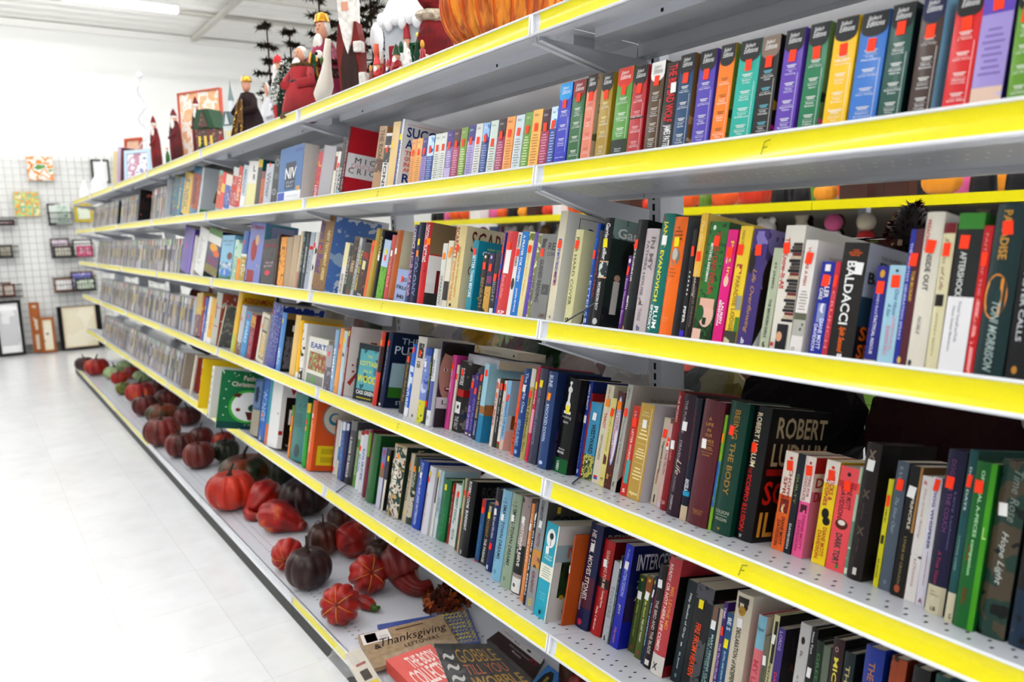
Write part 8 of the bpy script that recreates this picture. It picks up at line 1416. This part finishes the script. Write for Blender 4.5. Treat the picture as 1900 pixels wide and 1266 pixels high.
def leaners(b, specs, lab):
    y0, y1, z0, z1 = b; n = len(specs)
    for i, (a, c, h, fr, cols, name) in enumerate(specs):
        ya, yb = y0 + (y1 - y0) * a, y0 + (y1 - y0) * c; hw = (yb - ya) / 2; X = GX + .045 + .02 * i; hh = h
        e = empty('photo_frame'); e.matrix_world = Matrix.Translation((X, (ya + yb) / 2, z0 + .004)) @ Matrix.Rotation(-.12, 4, 'Y'); m = MB(); f = M(fr, .4); fw = .018
        for q in ((-hw, hw, 0, fw), (-hw, hw, hh - fw, hh), (-hw, -hw + fw, fw, hh - fw), (hw - fw, hw, fw, hh - fw)): m.box(0, .012, q[0], q[1], q[2], q[3], f)
        m.build('frame', e); MB().box(.002, .008, -hw + fw, hw - fw, fw, hh - fw, art(cols, 20)).build('picture', e); tag(e, name, 'photo frame')
o, b = basket((88, 395), (134, 417), 'black wire basket at the upper right of the grid wall')
leaners(b, [(.02, .6, .24, '2a2f2c', 'e6e9e4/dfe6e0', 'dark framed pale print in the upper basket'), (.35, .98, .23, 'dfe4de', '6f9a86/c9d8cc/8fb09c', 'white framed green print in the upper basket')], '')
wallpic((136, 378), (174, 412), 'b9ccb4/dfe6d6/8a9a86', 'c9b42a', 'yellow framed round green print beside the upper basket', 16, GX + .03, 'b9bcc0', fw=.03)
o, b = basket((94, 454), (176, 476), 'black wire basket in the middle right of the grid wall')
leaners(b, [(.0, .45, .22, '5a4a50', 'd9cfd6/c9b6c4', 'plum framed print left in the middle basket'), (.05, .5, .13, '1f1f1f', 'd9d4c9/c9c4b6', 'small black frame before the plum one'), (.5, .98, .2, '4a4644', 'ececea/e6e6e4', 'grey framed blank print right in the middle basket'), (.58, .96, .12, 'd85a86', 'f0c0d0/e06a90', 'bright pink frame in the middle basket')], '')
o, b = basket((98, 516), (180, 538), 'black wire basket at the lower right of the grid wall')
leaners(b, [(.02, .48, .15, '8a5a30', 'f4f4f4/ffffff', 'brown framed white print in the lower basket'), (.42, .95, .22, '6a4428', 'e6e2dc/8a8ac9/e6e2dc', 'tall brown frame in the lower basket'), (.5, .99, .14, '2a2c28', '9fc0a8/e2ead8/7fa08c', 'black framed green landscape in the lower basket')], '')
o, b = basket((-8, 405), (32, 418), 'black wire basket cut by the left edge, upper')
leaners(b, [(.0, .9, .06, '2a1c1c', 'c9a0a0/e2d0d0', 'low red brown frame in the upper left basket')], '')
o, b = basket((-8, 458), (36, 478), 'black wire basket cut by the left edge, middle')
leaners(b, [(.1, .75, .14, '2f2f2c', 'c9c4b4/b0ab9a', 'dark frame with grey print in the middle left basket')], '')
o, b = basket((-8, 530), (42, 550), 'black wire basket cut by the left edge, lower')
leaners(b, [(.0, .6, .16, '6a4a3a', 'e2dcd0/efe9e0', 'brown frame behind in the lower left basket'), (.25, .75, .14, '7a1f2a', 'efe6da/e2d6c6', 'dark red frame in the lower left basket')], '')
X = GX + .12
wallpic((-14, 560), (49, 657), 'e2e2e2/d0d0d2/e9e9ea', '141414', 'large black framed white print standing on the floor at the left', 6, X, 'f4f4f4', .03, .03)
wallpic((52, 562), (82, 652), 'b0703a/e6dcc9/b0703a', 'a8642c', 'tall oak frame standing behind the three oval one', 8, X - .04, None, .03, .03)
wallpic((72, 590), (106, 652), '8a8a7a/efe9d6/5f5a4a', 'a86a34', 'oak frame with three small oval pictures on the floor', 12, X + .03, 'efe9d0', .03, .025)
wallpic((104, 570), (193, 642), '17171a/17171a', '141414', 'wide black frame on the floor behind the cream board', 8, X - .02, None, .03, .03)
wallpic((113, 571), (183, 640), 'e9e2cc/efe9d6', 'd9c9b0', 'cream fabric board leaning before the wide black frame', 5, X + .05, None, .03, .012)
o = MB().box(X + .1, X + .3, .35, .6, FLOOR_Z, FLOOR_Z + .28, M('c9cbb8', .6), bev=.01).build('storage_box'); tag(o, 'pale green storage box on the floor beyond the gondola', 'box')
# ---------------------------------------------------------------- the next gondola, across the far aisle
G2 = 2.2; L2 = [.262, -.03, -.38, -.72]; X0, X1 = -4.72, 1.6; NB = 5; BW = (X1 - X0) / NB
NM = ['top open shelf', 'second shelf', 'third shelf', 'bottom shelf']
for i, z in enumerate(L2):
    for b in range(NB):
        xa = X0 + b * BW; e = empty('metal_shelf', loc=(xa, G2, z)); MB().box(.002, BW - .002, 0, .38, -.03, 0, WHITEMETAL).build('deck', e)
        MB().box(.002, BW - .002, -.006, -.0005, -.036, .004, YEL).build('price_rail', e); tag(e, f'{NM[i]} of the next gondola, aisle side', 'shelf', 'near shelves of the next gondola')
        e = empty('metal_shelf', loc=(xa, G2 + .43, z)); MB().box(.002, BW - .002, 0, .38, -.03, 0, WHITEMETAL).build('deck', e)
        MB().box(.002, BW - .002, .3805, .386, -.036, .004, YEL).build('price_rail', e); tag(e, f'{NM[i]} of the next gondola, far side', 'shelf', 'far shelves of the next gondola')
for b in range(NB + 1):
    o = MB().box(X0 + b * BW - .02, X0 + b * BW + .02, G2 + .385, G2 + .425, FLOOR_Z, .62, WHITEMETAL).build('slotted_upright'); tag(o, 'white upright of the next gondola', 'upright', 'uprights of the next gondola')
# assorted small goods on it
def goods(kind, c1, c2):
    e = empty(kind)
    if kind == 'mini_pumpkin': m = MB(); ribbed(m, .06, .045, M(c1, .45), 9, .15, .25, 36, 10); m.build('body', e); MB().tube([(0, 0, .07), (.01, 0, .11)], [.012, .006], M(c2, .7), 6).build('stem', e)
    elif kind == 'candle_jar': MB().lathe([(0, 0), (.035, 0), (.038, .02), (.038, .09), (.03, .1), (0, .1)], M(c1, .2), 16).build('jar', e); MB().lathe([(.03, .1), (.034, .1), (.034, .12), (0, .12)], M(c2, .4), 16).build('lid', e)
    elif kind == 'gift_box': MB().box(-.06, .06, -.05, .05, 0, .09, M(c1, .5), bev=.003).build('box', e); MB().box(-.063, .063, -.053, .053, .09, .11, M(c2, .5)).build('lid', e)
    elif kind == 'figurine': MB().lathe([(0, 0), (.04, 0), (.035, .06), (.018, .1), (0, .1)], M(c1, .5), 14).build('body', e); MB().ball((0, 0, .125), .026, M(c2, .5)).build('head', e)
    elif kind == 'plush_bear':
        m = MB().ball((0, 0, .06), (.05, .045, .06), M(c1, .9)); m.tube([(-.04, 0, .08), (-.07, -.02, .05)], .018, M(c1, .9), 8).tube([(.04, 0, .08), (.07, -.02, .05)], .018, M(c1, .9), 8).build('body', e)
        MB().ball((0, 0, .14), .038, M(c1, .9)).ball((-.03, 0, .17), .014, M(c1, .9)).ball((.03, 0, .17), .014, M(c1, .9)).ball((0, -.034, .132), .016, M(c2, .9)).build('head', e)
    else: MB().lathe([(0, 0), (.03, 0), (.045, .05), (.03, .1), (.015, .13), (.022, .15), (0, .15)], M(c1, .25), 16).build('vase', e)
    return e
KN = dict(mini_pumpkin='pumpkin', candle_jar='candle jar', gift_box='box', figurine='figurine', plush_bear='plush bear', vase='vase')
proto = {}
CW = {'d8601c': 'orange', 'c8401c': 'burnt orange', 'e09a2a': 'amber', 'e6e2de': 'white', 'd06a9a': 'pink', '4a2a1c': 'dark brown', '8a9ac9': 'periwinkle', 'c9c0b0': 'cream', '6a8a3a': 'green', 'a02a2a': 'red', '1c1a1c': 'black', '8a6a4a': 'tan'}
def put(kind, c1, c2, x, y, z, row, s=1.0):
    k = (kind, c1, c2)
    if k not in proto: o = goods(kind, c1, c2); proto[k] = o; CH[o.name] = [c for c in C.objects if c.parent == o]
    else: o = copy_tree(proto[k])
    o.matrix_world = Matrix.Translation((x, y, z + .0005)) @ Matrix.Rotation(random.uniform(-.25, .25), 4, 'Z') @ Matrix.Scale(s, 4); tag(o, f'{CW[c1]} {KN[kind]} on the {row} of the next gondola', KN[kind], f'{CW[c1]} {KN[kind]}s on the {row} of the next gondola')
rows = [(0, [('mini_pumpkin', 'd8601c', '4a2a1c'), ('mini_pumpkin', 'c8401c', '4a2a1c'), ('gift_box', 'e6e2de', 'c8401c'), ('mini_pumpkin', 'e09a2a', '4a2a1c'), ('figurine', 'd06a9a', 'e6e2de'), ('candle_jar', '6a8a3a', '8a6a4a'), ('figurine', '1c1a1c', 'd8601c'), ('gift_box', '4a2a1c', 'd8601c')]),
        (1, [('figurine', 'e6e2de', 'd06a9a'), ('vase', '8a9ac9', 'e6e2de'), ('plush_bear', '4a2a1c', 'c9c0b0'), ('gift_box', 'c9c0b0', 'a02a2a'), ('plush_bear', 'e6e2de', 'd06a9a'), ('figurine', 'a02a2a', 'c9c0b0'), ('vase', 'c9c0b0', 'e6e2de'), ('figurine', '1c1a1c', '8a6a4a'), ('plush_bear', 'd06a9a', 'e6e2de')]),
        (2, [('gift_box', '8a6a4a', 'c9c0b0'), ('vase', 'a02a2a', 'e6e2de'), ('plush_bear', '8a6a4a', 'e6e2de'), ('gift_box', '1c1a1c', 'a02a2a')]), (3, [('gift_box', '4a2a1c', '8a6a4a'), ('mini_pumpkin', 'c8401c', '4a2a1c'), ('gift_box', '6a8a3a', 'c9c0b0')])]
FR = dict(mini_pumpkin=.062, candle_jar=.04, gift_box=.075, figurine=.042, plush_bear=.075, vase=.046)
HT = dict(mini_pumpkin=.11, candle_jar=.12, gift_box=.11, figurine=.15, plush_bear=.185, vase=.15)
for ri, kinds in rows:
    for side, yy in ((0, G2 + .17), (1, G2 + .61)):
        x = X0 + .05; pr = 0
        while True:
            c = random.choice(kinds); sc_ = (random.uniform(.8, 1.3) if ri == 0 and side == 0 else min(.235 / HT[c[0]], random.uniform(1.4, 2.4))); r_ = FR[c[0]] * sc_ * 1.12
            x += pr + r_ + .012; pr = r_
            if x > X1 - .1: break
            put(*c, x, yy, L2[ri], NM[ri], sc_)

for b in range(NB):
    o = MB().box(X0 + b * BW + .03, X0 + (b + 1) * BW - .03, G2 + .84, G2 + .85, -.05, .6, M(['9a968e', '8a8a90', 'a8a29a', '7f7a78', '94989c'][b], .6)).build('back_panel')  # panel added across the open back to darken the bright wall beyond
    tag(o, f'{["warm grey", "cool grey", "sand grey", "brown grey", "blue grey"][b]} panel added to darken the open far side of the next gondola', 'back panel')
# wire dividers lying among the books
for l, a, b, lab in (('D', (1062, 897, 0), (1115, 855, .012), 'thin grey wire divider poking out beside the turquoise paperback, fourth shelf'), ('C', (1045, 601, 0), (1098, 567, .02), 'thin grey wire divider in front of the pale yellow novel, third shelf'), ('D', (621, 727, 0), (660, 703, .01), 'thin grey wire divider beside the red handprint book'), ('E', (623, 914, 0), (670, 880, .012), 'thin grey wire divider by the grey black paperback, fifth shelf')):
    n = frame(l)[3]; pa = on_plane(a[0], a[1], pt(l, 0, 0, .002), n)
    if l == 'C': pa = pt('C', u_for('C', .012, a[0]), .012, .002)
    pb = on_plane(b[0], b[1], pt(l, 0, 0, .002 + b[2]), n) if l != 'C' else pt('C', u_for('C', .03, b[0]), .03, .045)
    o = MB().tube([(0, 0, 0), Vector(pb) - Vector(pa)], .0016, M('6a6e72', .3, .8), 8).build('wire_divider', loc=Vector(pa)); tag(o, lab, 'wire divider')
# handwritten F marks on the price rails
for l, px, bay in (('B', 1416, -1), ('D', 1375, -1), ('B', 700, 0), ('C', 708, 0), ('D', 738, 0), ('E', 735, 0)):
    O, ex, ey, ez = frame(l); u = u_for(l, -.004, px); lab = f'{LNAME[l]} with yellow price rail, {BAYS[bay]}'
    sh = [o for o in C.objects if o.type == 'EMPTY' and o.get('label', '').endswith(lab)][0]; x0 = u + BAY * (bay + 1); m = M('3a4a14', .6); w = .0006
    m_ = MB()
    for (a, b, c, d) in ((0, -.026, .004, -.009), (.004, -.009, .013, -.007), (.002, -.017, .009, -.016)):
        dx, dz = c - a, d - b; L_ = math.hypot(dx, dz); nx, nz = -dz / L_ * w, dx / L_ * w
        m_.add([(x0 + a - nx, -.0042, b - nz), (x0 + a + nx, -.0042, b + nz), (x0 + c + nx, -.0042, d + nz), (x0 + c - nx, -.0042, d - nz)], [(0, 1, 2, 3), (3, 2, 1, 0)], m)
    m_.build('handwritten_mark', sh)
